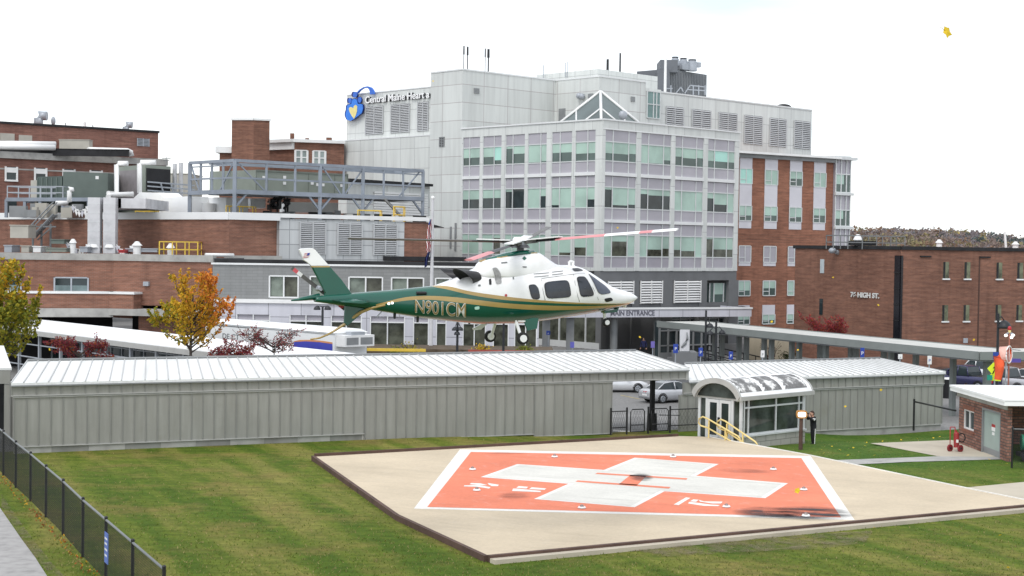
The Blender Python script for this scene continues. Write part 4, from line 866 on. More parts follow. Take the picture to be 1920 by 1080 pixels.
for k in range(4):
 u0, u1 = WB_.u(wc[k][0], 340), WB_.u(wc[k][1], 340)
 for z0, z1 in ((Zb(115), Zb(38)), (Zb(335), Zb(205)), (Zb(470), Zb(425))): build(MB().wbox(WB_, u0, u1, z0, z1, 0, .05), 'white_panel', M['lavw'], wing)
 win(WB_, u0, u1, Zb(205), Zb(115), .01, wing, 'bright' if k == 0 else 'shade'); win(WB_, u0, u1, Zb(425), Zb(335), .01, wing, 'shade')
 if k < 3:
  u0, u1 = WB_.u(wcl[k][0], 500), WB_.u(wcl[k][1], 500)
  win(WB_, u0, u1, Zb(672), Zb(575), .01, wing, 'lav'); build(MB().wbox(WB_, u0, u1, Zb(694), Zb(672), 0, .05), 'white_panel', M['lavw'], wing)
  win(WB_, u0, u1, Zb(872), Zb(783), .01, wing, 'shade'); win(WB_, u0, u1, Zb(1042), Zb(985), .01, wing, 'shade'); build(MB().wbox(WB_, u0, u1, Zb(985), Zb(928), 0, .05), 'white_panel', M['lavw'], wing)
mb = MB()
for y in (245, 505, 520, 535, 550): mb.wbox(WB_, 0, bw1, Zb(y) - .03, Zb(y) + .03, 0, .012)
build(mb, 'joint_lines', M['brick_dk'], wing)
# glazed end bay
Zg = lambda y: WB_.z(1577, y)
solid('glazed_end_bay', [P2(WB_, bw1 + .02, .25), P2(WB_, bw2, .25), P2(WB_, bw2, -6), P2(WB_, bw1 + .02, -6)], -1, Zg(297), M['spand'], wing)
gb = Wall(WB_.at(0, 0, .25)[:2], R2); ga, gb2 = bw1 + .02, bw2
for y0, y1 in ((327, 361), (394, 424), (480, 515)):
 build(MB().wbox(gb, ga + .15, gb2 - .15, Zg(y1), Zg(y0), 0, .03), 'bay_window', M['paneG'], wing); 
 build(MB().wbox(gb, ga + .2, lerp(ga, gb2, .55), lerp(Zg(y1), Zg(y0), .45), Zg(y0) - .05, .031, .045), 'blind', M['blind'], wing)
mb = MB()
for f in (0, .36, .72, 1): u = lerp(ga + .08, gb2 - .08, f); mb.wbox(gb, u - .07, u + .07, 4, Zg(299), .03, .10)
for y in (327, 361, 394, 424): mb.wbox(gb, ga, gb2, Zg(y) - .06, Zg(y) + .06, .03, .11)
for y in (364, 427): mb.wbox(gb, ga - .1, gb2 + .3, Zg(y) - .15, Zg(y) + .15, .03, .3)
mb.wbox(gb, ga - .1, gb2 + .6, Zg(300), Zg(295), -4, .5); mb.wbox(gb, ga, gb2 - .1, Zg(295) + .001, Zg(292.5), -3, .1); build(mb, 'bay_frame', M['mull'], wing)
# ---------------------------------------------------------------- entrance canopy with its lettering
cA, cB = V(1015, 590, 131.0), V(1406, 586, 139.5); WCn = wall2(cA, cB); cLn = (Vector((cB.x, cB.y)) - Vector((cA.x, cA.y))).length
zc1, zc0 = WCn.z(1300, 577.5), WCn.z(1300, 594)
can = thing('entrance_canopy', 'flat pale canopy with dark roof over the hospital main entrance, on grey columns', 'canopy', WCn.at(0, -.3))
bk = PC + RD * uR - LD * .05
cp = [v3(WCn.at(0, 0), 0), v3(WCn.at(cLn, 0), 0), v3(PC + RD * (uR + .6) - LD * .3, 0), v3(PC - LD * .3, 0)]
mb = MB(); b_ = [Vector((p.x, p.y, zc0 + .05)) for p in cp]; t_ = [Vector((p.x, p.y, (zc1 - .02 if i < 2 else zs0 - .42))) for i, p in enumerate(cp)]; mb.hexa(b_ + t_); build(mb, 'canopy_roof', M['roofdk'], can)
mb = MB(); mb.wbox(WCn, -.1, cLn + .1, zc0, zc1 - .1, 0, .12); fs = build(mb, 'fascia', M['lav'], can); build(MB().wbox(WCn, -.1, cLn + .2, zc1 - .1, zc1 + .05, -.2, .18), 'fascia_trim', M['band'], fs)
We = Wall(WCn.at(cLn, 0)[:2], (-WCn.n.x, -WCn.n.y)); build(MB().wbox(We, .02, 5, zc0, zc1, -.02, .08), 'end_fascia', M['lav'], can)
for x in (1151, 1232): p = WCn.hit(x, 620, -1.2); build(MB().cyl((p.x, p.y, -.6), (p.x, p.y, zc0 + .1), .33, .33, 16), 'round_column', M['grey'], can)
for x in (1024, 1069): p = WCn.hit(x, 620, -.8); build(MB().box(p.x - .33, p.x + .33, p.y - .3, p.y + .3, -.6, zc0 + .1), 'square_column', M['grey'], can)
sg = thing('entrance_sign', 'grey letters reading MAIN ENTRANCE on the canopy edge', 'sign', WCn.at(cLn * .4, zc0))
q0, q1 = WCn.hit(1145, 593, .13), WCn.hit(1227, 592, .13); q0.z = q1.z = zc0 + .16
mb = MB(); text_on(mb, 'MAIN ENTRANCE', lerp_v(q0, q1, .5), q1 - q0, (0, 0, 1), .62, .05, 0, .01, (q1 - q0).length); build(mb, 'lettering', plain('dark_grey_letters', (.12, .12, .15), .5, .1), sg)
# ---------------------------------------------------------------- signs on the hospital
sg = thing('rooftop_lettering', 'white raised letters Central Maine Heart a along the pale upper wall', 'sign', WLo.at(l0, ZLo - 2))
q0, q1 = WLo.hit(683.5, 192.8, .35), WLo.hit(803.5, 183.2, .35); zz = (q0.z + q1.z) / 2; q0.z = q1.z = zz
mb = MB(); text_on(mb, 'Central Maine Heart a', lerp_v(q0, q1, .5) - Vector((WLo.n.x, WLo.n.y, 0)) * .08, q1 - q0, (0, 0, 1), 1.08, .04, 0, .014, (q1 - q0).length); build(mb, 'letter_faces', plain('white_letters', (.9, .9, .9), .4, .02), sg)
mb = MB(); text_on(mb, 'Central Maine Heart a', lerp_v(q0, q1, .5) - Vector((WLo.n.x, WLo.n.y, 0)) * .16 + Vector((.10, .04, -.03)), q1 - q0, (0, 0, 1), 1.08, .10, 0, .014, (q1 - q0).length); build(mb, 'letter_returns', plain('charcoal_returns', (.05, .05, .06), .5, .1), sg)
lg = thing('logo_sign', 'blue family and yellow heart emblem on the corner of the pale upper wall', 'logo', WLo.at(l0, ZLo - 5))
def lpt(x, y, o): return WLo.hit(640 + x / 9, 150 + y / 9, o)
wn3 = Vector((WLo.n.x, WLo.n.y, 0))
M['lgd'] = plain('logo_navy', (.012, .03, .20), .4, .1); M['lgb'] = plain('logo_blue', (.03, .20, .72), .35, .08); M['lgy'] = plain('logo_yellow', (.78, .68, .28), .4, .05); M['lgb2'] = plain('logo_mid_blue', (.03, .14, .58), .35, .08)
def lshape(name, pts, o, th, mat): build(MB().prism([lpt(x, y, o) for x, y in pts], wn3 * th), name, mat, lg)
def ell(cx, cy, rx, ry, n=18): return [(cx + rx * math.cos(2 * math.pi * k / n), cy + ry * math.sin(2 * math.pi * k / n)) for k in range(n)]
body = [(98, 440), (125, 418), (172, 408), (190, 335), (225, 315), (262, 330), (282, 402), (335, 405), (362, 420), (368, 490), (345, 560), (275, 615), (225, 655), (160, 690), (105, 672), (78, 610), (78, 560), (95, 510)]
lshape('emblem_back', [(x + 26, y - 2) for x, y in body], .05, .42, M['lgd']); lshape('emblem_body', body, .48, .06, M['lgb'])
for c in (ell(236, 248, 36, 48), ell(150, 352, 26, 46), ell(314, 338, 27, 50)): lshape('figure_head', [(x + 18, y) for x, y in c], .05, .42, M['lgd']); lshape('figure_head', c, .48, .06, M['lgb2'])
lshape('heart', [(128, 485), (145, 458), (175, 458), (203, 480), (215, 440), (242, 418), (268, 445), (266, 530), (242, 605), (215, 655), (178, 605), (145, 545)], .545, .03, M['lgy'])
arcp = [(285, 215), (330, 165), (400, 122), (465, 108), (525, 128), (562, 180), (575, 240), (512, 248), (508, 200), (495, 160), (460, 132), (400, 138), (340, 178), (300, 225)]
lshape('swoosh', arcp, .3, .25, M['lgb2'])
# ================================================================ LOW GREY BUILDING in front of the left wing
DG = 113.0
gA, gB = V(399, 498, DG), V(1012, 503.5, DG - .3); WG = wall2(gA, gB); gLn = (Vector((gB.x, gB.y)) - Vector((gA.x, gA.y))).length; ZG = WG.z(600, 496)
low = thing('grey_annex', 'low grey block annex with white coping, large windows and pale lavender panels behind the trailer', 'annex', WG.at(gLn / 2, -.5))
zg = lambda y: WG.z(560, y)
U = lambda x: WG.u(x, 560)
wins_u = [(503.5, 560), (580, 634), (652.5, 718), (732.5, 795), (815, 870), (885, 940), (955, 1005)]
wins_l = [(443, 507), (543, 605), (620.5, 679), (694, 760), (775, 805), (818, 838), (868, 912), (925, 955), (965, 1008)]
solid('annex_wall', [P2(WG, -.0, -.3), P2(WG, gLn, -.3), P2(WG, gLn, -14), P2(WG, 0, -14)], -1.2, ZG - .3, M['dkgrey2'], low)
mb = MB()
def wallgrid(W, mb, holes, u0, u1, z0, z1, o0, o1):   # wall slab with a row of openings (u0,u1) between hz0 and hz1
 us = sorted(holes); hz0, hz1 = holes_z; prev = u0
 mb.wbox(W, u0, u1, hz1, z1, o0, o1); mb.wbox(W, u0, u1, z0, hz0, o0, o1)
 for a, b in us: mb.wbox(W, prev, a, hz0, hz1, o0, o1); prev = b
 mb.wbox(W, prev, u1, hz0, hz1, o0, o1)
holes_z = (zg(558.5), zg(517.5)); wallgrid(WG, mb, [(U(a), U(b)) for a, b in wins_u], 0, gLn, zg(562), ZG - .1, -.29, 0); build(mb, 'grey_block_wall', M['dkgrey2'], low)
mb = MB(); mb.wbox(WG, -.1, gLn + .1, ZG - .1, ZG + .03, -.4, .12); build(mb, 'coping', M['band'], low); build(MB().wbox(WG, 0, gLn, ZG + .03, ZG + .3, -.9, -.5), 'recess_shade_strip', M['dark'], low)  # dark strip over the coping stands in for shade in the recess behind
mb = MB(); mb.wbox(WG, 0, gLn, zg(569), zg(562), -.29, .15); build(mb, 'white_band', M['white'], low)
holes_z = (zg(646), zg(591)); mb = MB(); wallgrid(WG, mb, [(U(a), U(b)) for a, b in wins_l], 0, gLn, -1.2, zg(569), -.29, -.02); build(mb, 'lavender_wall', M['lav'], low)
for a, b in wins_u:
 u0, u1 = U(a), U(b); wn = build(MB().wbox(WG, u0, u1, zg(558.5), zg(517.5), -.29, -.22), 'window', M['pane2'], low)
 build(MB().wbox(WG, u0 + .1, lerp(u0, u1, .48), zg(556), zg(519), -.219, -.2), 'blind', plain('pale_blind', (.20, .235, .20), .5, .3, 1.2), wn) 
 mb = MB()
 for f in (0, .5, 1): u = lerp(u0 + .05, u1 - .05, f); mb.wbox(WG, u - .05, u + .05, zg(558.5), zg(517.5), -.2, .015)
 for y in (518, 558): mb.wbox(WG, u0 + .1, u1 - .1, zg(y) - .05, zg(y) + .05, -.2, .012)
 build(mb, 'frame', M['band'], wn)
for a, b in wins_l:
 u0, u1 = U(a), U(b); wn = build(MB().wbox(WG, u0, u1, zg(646), zg(602), -.29, -.2), 'window', M['pane2'], low); build(MB().wbox(WG, u0, u1, zg(602), zg(591), -.29, -.18), 'spandrel_panel', M['spand'], wn)
 mb = MB()
 for f in ((0, .5, 1) if b - a > 40 else (0, 1)): u = lerp(u0 + .04, u1 - .04, f); mb.wbox(WG, u - .04, u + .04, zg(646), zg(591), -.18, -.03)
 mb.wbox(WG, u0 + .08, u1 - .08, zg(602) - .04, zg(602) + .04, -.18, -.032); mb.wbox(WG, u0, u1, zg(650), zg(645), -.18, .1); build(mb, 'frame', M['band'], wn)
# ================================================================ UPPER BRICK / PANEL LEVEL (left)
Z2 = 11.6
s0, s1, s2, s3, s4 = V(-60, 400, 140), V(430, 400, 118), V(524, 400, 121), V(758, 400, 127.2), V(803, 400, 128.4)
mid = thing('mechanical_block', 'brick and grey panel block with white coping carrying the rooftop plant', 'building', (s2.x, s2.y, 0))
solid('brick_wall', [s0[:2], s1[:2], s2[:2], (s2.x, s2.y + 20), (s0.x, s0.y + 16)], 3, Z2 - .55, M['brick'], mid)
WM = wall2(s1, s4); um2, um3, um4 = WM.u(524, 440), WM.u(758, 440), WM.u(803, 440)
solid('panel_wall', [P2(WM, um2), P2(WM, um3), P2(WM, um3, -20), P2(WM, um2, -20)], 3, Z2 - .4, M['clad3'], mid)
solid('brick_wall', [P2(WM, um3 + .01, -.05), P2(WM, um4, -.05), P2(WM, um4, -20), P2(WM, um3 + .01, -20)], 3, Z2 - .4, M['brick'], mid)
WM0 = wall2(s0, s1); l00 = (Vector(s1[:2]) - Vector(s0[:2])).length
mb = MB(); mb.wbox(WM0, 0, l00, Z2 - .56, Z2, -.5, .15); mb.wbox(WM, 0, um2, Z2 - .56, Z2, -.5, .15); cpn = build(mb, 'coping', M['band'], mid); 
mb = MB(); mb.wbox(WM, um2 + .01, um4, Z2 - .32, Z2, -.5, .12); build(mb, 'coping', M['white'], mid)
solid('roof_deck', [s0[:2], s1[:2], s4[:2], (s4.x, s4.y + 30), (s0.x, s0.y + 30)], Z2 - .5, Z2 - .45, M['roofdk'], mid)
for a, b in ((562, 609.5), (632.5, 678), (700, 743.5)): louvre(WM, WM.u(a, 440), WM.u(b, 440), WM.z(600, 477.5), WM.z(600, 417), mid, 17, M['louv'])
mb = MB(); mb.wbox(WM, -.3, um2, WM.z(480, 491), WM.z(480, 479.5), -.2, .5); build(mb, 'stone_ledge', M['conc'], mid)
build(MB().wbox(WM, um3 - 2, um4 + 3, 8.0, 8.35, 0, 1.2), 'lower_eave', M['dark'], mid)
mb = MB(); a = WM.hit(385, 478, 1.3); b = WM.hit(438, 478.5, 1.3); mb.tube([a, b], .14, 8); build(mb, 'roof_pipe', M['white'], mid)
# ================================================================ FRONT-LEFT BRICK BUILDING
f0, f1, f2 = V(-40, 480, 113.5), V(213, 480, 116), V(400.5, 480, 114.0); Z3 = V(213, 476, 116).z
flb = thing('brick_clinic', 'low brown brick building with grey concrete bands behind the left trees', 'building', (f1.x, f1.y, 0))
solid('brick_wall', [f0[:2], f1[:2], f2[:2], (f2.x, f2.y + 6), (f0.x, f0.y + 20)], 4.5, Z3 - .5, M['brick'], flb)
WF1 = wall2(f0, f1); WF2 = wall2(f1, f2); n1 = (Vector(f1[:2]) - Vector(f0[:2])).length; n2 = (Vector(f2[:2]) - Vector(f1[:2])).length
mb = MB(); mb.wbox(WF1, 0, n1, Z3 - .5, Z3, -.5, .12); mb.wbox(WF2, 0, n2, Z3 - .5, Z3, -.5, .12); build(mb, 'concrete_coping', M['conc'], flb)
solid('roof_deck', [f0[:2], f1[:2], f2[:2], (f2.x + 8, f2.y + 22), (f0.x, f0.y + 34)], Z3 - .3, Z3 - .2, M['roofdk'], flb)
for a, b in ((-12, 39), (102, 165)):
 u0, u1 = WF1.u(a, 535), WF1.u(b, 535); z0, z1 = WF1.z(130, 548.5), WF1.z(130, 520.5); wn = build(MB().wbox(WF1, u0, u1, z0, z1, .0, .04), 'window', M['pane'], flb); build(MB().wbox(WF1, u0, u1, z0, lerp(z0, z1, .48), .04, .05), 'lower_panel', plain('pale_teal_glass', (.16, .215, .22), .2, .2, 1), wn); mb = MB()
 for f in (0, .5, 1): u = lerp(u0, u1, f); mb.wbox(WF1, u - .06, u + .06, z0, z1, .05, .1)
 for z in (z0, z1): mb.wbox(WF1, u0 + .06, u1 - .06, z - .05, z + .05, .05, .098)
 build(mb, 'frame', M['galv'], wn)
# projecting lower band and loading recess
zl0, zl1, zl2, zl3 = WF1.z(213, 550), WF1.z(213, 577), WF1.z(213, 593), WF1.z(213, 612)
e1 = WF2.u(265, 560)
mb = MB(); mb.wbox(WF1, 0, n1 - .02, zl1, zl0, -.3, 1.2); mb.wbox(WF2, .02, e1, zl1, zl0, -.3, 1.2); build(mb, 'brick_parapet', M['brick'], flb)
mb = MB(); mb.wbox(WF1, 0, n1 - .02, zl0 + .001, zl0 + .16, -.3, 1.3); mb.wbox(WF2, .02, e1 + .1, zl0 + .001, zl0 + .16, -.3, 1.3); build(mb, 'white_ledge', M['band'], flb)
mb = MB(); mb.wbox(WF1, 0, n1 - .02, zl2, zl1, -.3, 1.35); mb.wbox(WF2, .02, n2, zl2 + .15, zl1, -.3, 1.35); build(mb, 'concrete_band', M['conc'], flb)
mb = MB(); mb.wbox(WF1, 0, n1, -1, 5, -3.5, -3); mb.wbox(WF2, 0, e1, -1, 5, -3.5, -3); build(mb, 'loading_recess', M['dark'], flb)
mb = MB(); mb.wbox(WF2, e1, n2, -1, zl2 + .15, -3, .4); build(mb, 'brick_pier', M['brick'], flb)
mb = MB(); mb.wbox(WF2, WF2.u(271, 530), WF2.u(281, 530), WF2.z(276, 536), WF2.z(276, 528), 0, .25); build(mb, 'wall_lamp', M['galv'], flb)
# ================================================================ FAR LEFT TALL BRICK BUILDING
R4 = Vector((.79, .61)).normalized(); q = V(296.5, 300, 188); WT4 = Wall((q.x, q.y), R4); t0 = WT4.u(-60, 300); Z4 = WT4.z(150, 240.5)
tall = thing('brick_tower_block', 'tall dull brick building with a stepped front, at the far left behind the plant', 'building', (q.x - 20, q.y - 10, 0))
solid('brick_wall', [P2(WT4, t0), P2(WT4, 0), P2(WT4, 0, -14), P2(WT4, t0, -14)], 5, Z4, M['brick_far'], tall)
build(MB().wbox(WT4, t0, .1, Z4 + .001, Z4 + .25, -1, .15), 'parapet_cap', M['dark'], tall)
W4f = Wall(WT4.at(0, 0, 3.5)[:2], R4); z4f = W4f.z(150, 291)
solid('front_wall', [P2(W4f, t0), P2(W4f, -.6), P2(W4f, -.6, -3.4), P2(W4f, t0, -3.4)], 5, z4f - .01, M['brick_far'], tall)
build(MB().wbox(W4f, t0, -.5, z4f - .75, z4f, -3, .35), 'stone_cornice', M['conc'], tall)
for a, b, y0, y1 in ((0, 27, 251, 264.5), (35, 60, 252.5, 266)): build(MB().wbox(WT4, WT4.u(a, 258), WT4.u(b, 258), WT4.z(30, y1), WT4.z(30, y0), 0, .06), 'pale_window', M['beige'], tall)
vent(WT4, 257.5, 259, 279, 275, tall, M['galv'])
for a in (10, 65, 118, 169):
 u0, u1 = W4f.u(a, 320), W4f.u(a + 21.5, 320); z0, z1 = W4f.z(21, 337), W4f.z(21, 312.5); wn = build(MB().wbox(W4f, u0, u1, z0, z1, 0, .05), 'window', M['pane'], tall); build(MB().wbox(W4f, u0 + .1, u1 - .1, lerp(z0, z1, .55), z1 - .1, .05, .08), 'blind', M['white'], wn); mb = MB()
 for u in (u0, u1): mb.wbox(W4f, u - .1, u + .1, z0, z1, .05, .13)
 mb.wbox(W4f, u0 - .1, u1 + .1, z0 - .2, z0, 0, .2); build(mb, 'frame', M['white'], wn)
u0, u1 = W4f.u(10, 380), W4f.u(31, 380); build(MB().wbox(W4f, u0, u1, W4f.z(21, 398), W4f.z(21, 376), 0, .06), 'window', M['pane'], tall)
build(MB().wbox(W4f, t0, -.6, W4f.z(150, 322) - .1, W4f.z(150, 322) + .06, 0, .03), 'stone_course', M['conc'], tall)
# ================================================================ OLD BRICK BUILDING with white cornice (centre-left, behind)
oq = V(553, 300, 175); W7 = Wall((oq.x, oq.y), (.95, .31)); W7b = Wall((oq.x, oq.y), (.80, -.60))
old = thing('old_brick_building', 'old red brick building with white cornice behind the steel frame', 'building', (oq.x, oq.y, 0))
a7 = W7.u(645, 300); b7 = W7b.u(495, 290); Z7 = W7.z(590, 268)
solid('brick_wall', [oq[:2], P2(W7, a7), P2(W7, a7, -10), (W7b.at(b7, 0)[0], W7b.at(b7, 0)[1])], 8, Z7, M['brick'], old)
mb = MB(); mb.wbox(W7, -.3, a7, Z7 + .001, Z7 + .35, -1, .5); mb.wbox(W7b, b7 - .3, 0, Z7 + .001, Z7 + .35, -1, .7); mb.wbox(W7b, b7, -.1, Z7 - .8, Z7, 0, .35); build(mb, 'cornice', M['white'], old)
for a, b in ((553.5, 576), (587, 609.5)):
 u0, u1 = W7.u(a, 290), W7.u(b, 290); z0, z1 = W7.z(580, 308), W7.z(580, 282.5); wn = build(MB().wbox(W7, u0, u1, z0, z1, 0, .05), 'window', plain('pale_pane', (.28, .33, .32), .2, .3, .6), old); mb = MB()
 for f in (0, .5, 1): u = lerp(u0, u1, f); mb.wbox(W7, u - .12, u + .12, z0, z1, .05, .14)
 for f in (0, .48, 1): z = lerp(z0, z1, f); mb.wbox(W7, u0, u1, z - .06, z + .06, .05, .13)
 build(mb, 'frame', M['white'], wn)
for x, y0, r in ((548, 250, .22), (576, 259, .2), (617, 258, .3)): p = W7.hit(x, y0, -3); build(MB().box(p.x - r, p.x + r, p.y - r, p.y + r, Z7, p.z), 'chimney', M['brick_dk'], old)
sq = V(475, 300, 170); st_ = thing('brick_stair_tower', 'square dark brick stair tower with white cap rising behind the steel frame', 'tower', (sq.x, sq.y, 0))
W8 = Wall((sq.x, sq.y), (.92, .39)); W8b = Wall((sq.x, sq.y), (.985, -.17)); a8 = W8.u(505, 300); b8 = W8b.u(434, 300); Z8 = W8.z(490, 226)
pl = [(sq.x, sq.y), P2(W8, a8), P2(W8, a8, -4), W8b.at(b8, 0, -4)[:2], W8b.at(b8, 0)[:2]]
solid('brick_shaft', pl, 8, Z8, M['brick_dk'], st_)
mb = MB(); mb.wbox(W8, 0, a8 + .1, Z8 + .001, Z8 + .22, -3.5, .12); mb.wbox(W8b, b8 - .1, 0, Z8 + .001, Z8 + .22, -3.5, .12); build(mb, 'cap', M['white'], st_)
p = W8b.hit(427, 275, -1); mb = MB(); mb.box(p.x - .9, p.x + .5, p.y, p.y + 2, 8, p.z - .7); build(mb, 'side_wall', M['brick_dk'], st_); build(MB().box(p.x - 1.3, p.x + .5, p.y - .4, p.y + 2, p.z - .699, p.z), 'cornice', M['white'], st_)
# ================================================================ BROWN BRICK BUILDING at right
hq = V(1689, 500, 128.0); W9 = Wall((hq.x, hq.y), (.92, .39)); W9l = Wall((hq.x, hq.y), (.39, -.92))
W9l = Wall((hq.x, hq.y), (.42, -.907)); hl = W9l.u(1489.5, 550); hrr = W9.u(2010, 550); Z9 = W9.z(1690, 461.5)
hs_ = thing('brown_brick_building', 'brown brick street building with narrow slit windows and a dark stair strip', 'building', (hq.x, hq.y, -.5))
solid('brick_wall', [hq[:2], P2(W9, hrr), P2(W9, hrr, -20), W9l.at(hl, 0, -0.0)[:2]], -1.5, Z9 - .3, M['brick_dk'], hs_)
mb = MB(); mb.wbox(W9, 0, hrr, Z9 - .3, Z9, -.5, .12); mb.wbox(W9l, hl - .2, 0, Z9 - .3, Z9, -.5, .12); build(mb, 'roof_edge', M['dark'], hs_)
mb = MB(); mb.wbox(W9, -.02, .16, 0, W9.z(1690, 479), -.5, .10); mb.wbox(W9l, -.72, -.02, 0, W9.z(1690, 479), -.5, .08); sw = build(mb, 'stair_strip', plain('black_glazing', (.012, .012, .016), .15, .2), hs_)
mb = MB()
for y in (511, 541, 571, 601): mb.wbox(W9l, -.72, 0, W9.z(1690, y) - .04, W9.z(1690, y) + .04, .08, .12)
build(mb, 'glazing_bars', M['black'], sw)
for x0 in (1768, 1808, 1868, 1907):
 for y0, y1 in ((491, 522), (572, 602)):
  u0, u1 = W9.u(x0, 520), W9.u(x0 + 10.5, 520); z0, z1 = W9.z(1770, y1), W9.z(1770, y0); wn = build(MB().wbox(W9, u0, u1, z0, z1, 0, .03), 'slit_window', plain('olive_pane', (.15, .16, .10), .2, .5, 1.2), hs_); build(MB().wbox(W9, u0 - .08, u1 + .08, z0 - .12, z0, 0, .12), 'sill', M['band'], wn); build(MB().wbox(W9, u0, lerp(u0, u1, .35), z0, z1, .03, .04), 'reveal', M['dark'], wn)
u0, u1 = W9l.u(1538.5, 500), W9l.u(1545.5, 500); build(MB().wbox(W9l, u0, u1, W9l.z(1540, 512), W9l.z(1540, 486), 0, .05), 'slit_window', plain('pale_slit_pane', (.45, .50, .52), .15, .1), hs_); u0, u1 = W9l.u(1537, 570), W9l.u(1543, 570); build(MB().wbox(W9l, u0, u1, W9l.z(1540, 590), W9l.z(1540, 560), 0, .05), 'slit_window', M['pane'], hs_)
p = W9l.hit(1561, 470, .5); mb = MB(); mb.sphere(p, .36, .36, .26, 12, 6); mb.cyl(p + Vector((.3, .0, -.1)), p + Vector((.6, .2, -.15)), .2, .24, 10); build(mb, 'wall_floodlight', M['galv'], hs_)
mb = MB()
for x0, y in ((1725, 480.5), (1836, 482)): mb.wbox(W9, W9.u(x0, 480), W9.u(x0 + 20, 480), W9.z(x0, y) - .06, W9.z(x0, y) + .06, 0, .12)
build(mb, 'drip_course', M['dark'], hs_)
build(MB().wbox(W9, W9.u(1834, 550), W9.u(1836.5, 550), 0, W9.z(1836, 483), 0, .02), 'expansion_joint', plain('joint_brown', (.075, .04, .03), .8, .1), hs_)
mb = MB(); mb.wbox(W9, W9.u(1806, 638), W9.u(1814, 638), W9.z(1810, 643), W9.z(1810, 634), 0, .05); build(mb, 'vent', M['galv'], hs_)
sg = thing('address_sign', 'white letters 76 HIGH ST. on the brown brick wall', 'sign', W9l.hit(1620, 558, .05))
q0, q1 = W9l.hit(1595, 556.5, .09), W9l.hit(1648.5, 559, .09); zz = (q0.z + q1.z) / 2; q0.z = q1.z = zz
mb = MB(); text_on(mb, '76 HIGH ST.', lerp_v(q0, q1, .5), q1 - q0, (0, 0, 1), .58, .06, 0, .022, (q1 - q0).length); build(mb, 'lettering', plain('white_letters2', (.62, .62, .6), .4, .03), sg)
# ================================================================ ROOFTOP PLANT
def tubes(name, paths, r, mat, parent, n=6):
 mb = MB()
 for p in paths: mb.tube(p, r, n)
 return build(mb, name, mat, parent)
def beam(mb, a, b, w=.12, mi=0):
 a, b = Vector(a), Vector(b); d = (b - a).normalized(); s = d.cross(Vector((0, 0, 1)))
 if s.length < .1: s = Vector((1, 0, 0))
 s.normalize(); t = s.cross(d); s *= w; t *= w
 mb.hexa([a - s - t, a + s - t, a + s + t, a - s + t, b - s - t, b + s - t, b + s + t, b - s + t], mi)
DZ = 11.15
# steel screen frame
fz1, fz0, fzm = 15.75, 13.3, 14.4
cL, cC, cRr = V(356, 350, 127), V(440, 350, 122), V(793, 350, 134.5)
sf = thing('steel_frame', 'large open galvanised steel platform frame with diagonal braces on the middle roof', 'steel frame', (cC.x, cC.y, DZ))
def along(a, b, f, z): return Vector((lerp(a.x, b.x, f), lerp(a.y, b.y, f), z))
fr_posts = [(cC, cRr, f) for f in (0, .155, .30, .43, .555, .66, .775, .885, 1.0)] + [(cL, cC, f) for f in (0, .25, .5, .75)]
bkv = (Vector((cRr.x - cC.x, cRr.y - cC.y, 0)).normalized()); bkn = Vector((-bkv.y, bkv.x, 0)) * 4.2
for i, (a, b, f) in enumerate(fr_posts):
 tall_ = i in (0, 3, 5, 8, 9); mb = MB(); beam(mb, along(a, b, f, DZ if tall_ else fz0), along(a, b, f, fz1), .14 if tall_ else .09); build(mb, 'post', M['steelb'], sf)
mb = MB()
for a, b in ((cL, cC), (cC, cRr)):
 beam(mb, along(a, b, 0, fz1), along(a, b, 1, fz1), .12); beam(mb, along(a, b, 0, fz1 - .35), along(a, b, 1, fz1 - .35), .05); beam(mb, along(a, b, 0, fzm), along(a, b, 1, fzm), .07); beam(mb, along(a, b, 0, fz0), along(a, b, 1, fz0), .17)
o2 = [p + bkn for p in (cL, cC, cRr)]
for z, w_ in ((fz1, .13), (fz0, .18)): beam(mb, along(cC, cRr, 1, z), along(cC, cRr, 1, z) + bkn, w_); beam(mb, along(cC, cRr, .05, z) + bkn * 1.3, along(cC, cRr, 1, z) + bkn, w_)
build(mb, 'beams', M['steelb'], sf)
mb = MB()
for a, b, f0, f1 in ((cC, cRr, .01, .15), (cC, cRr, .44, .54), (cC, cRr, .66, .56), (cC, cRr, .98, .86), (cL, cC, .98, .68), (cL, cC, .02, .22)): beam(mb, along(a, b, f0, fz1 - .1), along(a, b, f1, fz0 + .1), .05)
for f in (0, .43, .66, 1): 
 for s in (-.06, .06):
  if 0 <= f + s <= 1: beam(mb, along(cC, cRr, f, fz0 - 1.3), along(cC, cRr, f + s, fz0 - .1), .07)
build(mb, 'braces', M['steelb'], sf)
build(MB().prism([along(cC, cRr, .02, fz0 - .12) , along(cC, cRr, .99, fz0 - .12), along(cC, cRr, .99, fz0 - .12) + bkn, along(cL, cC, .05, fz0 - .12) + Vector((1, 2, 0))], (0, 0, .1)), 'deck_grating', M['grey'], sf)
mb = MB(); a = along(cC, cRr, .80, fz0 - .1) - Vector((0, .4, 0)); b = along(cC, cRr, .92, DZ + .2) - Vector((0, .4, 0))
for s in (0, .9): beam(mb, a + Vector((-.3, s, 0)), b + Vector((-.3, s, 0)), .08)
for k in range(8): p = lerp_v(a, b, (k + .5) / 8); beam(mb, p + Vector((-.3, 0, 0)), p + Vector((-.3, .9, 0)), .07)
build(mb, 'stair', M['grey'], sf)
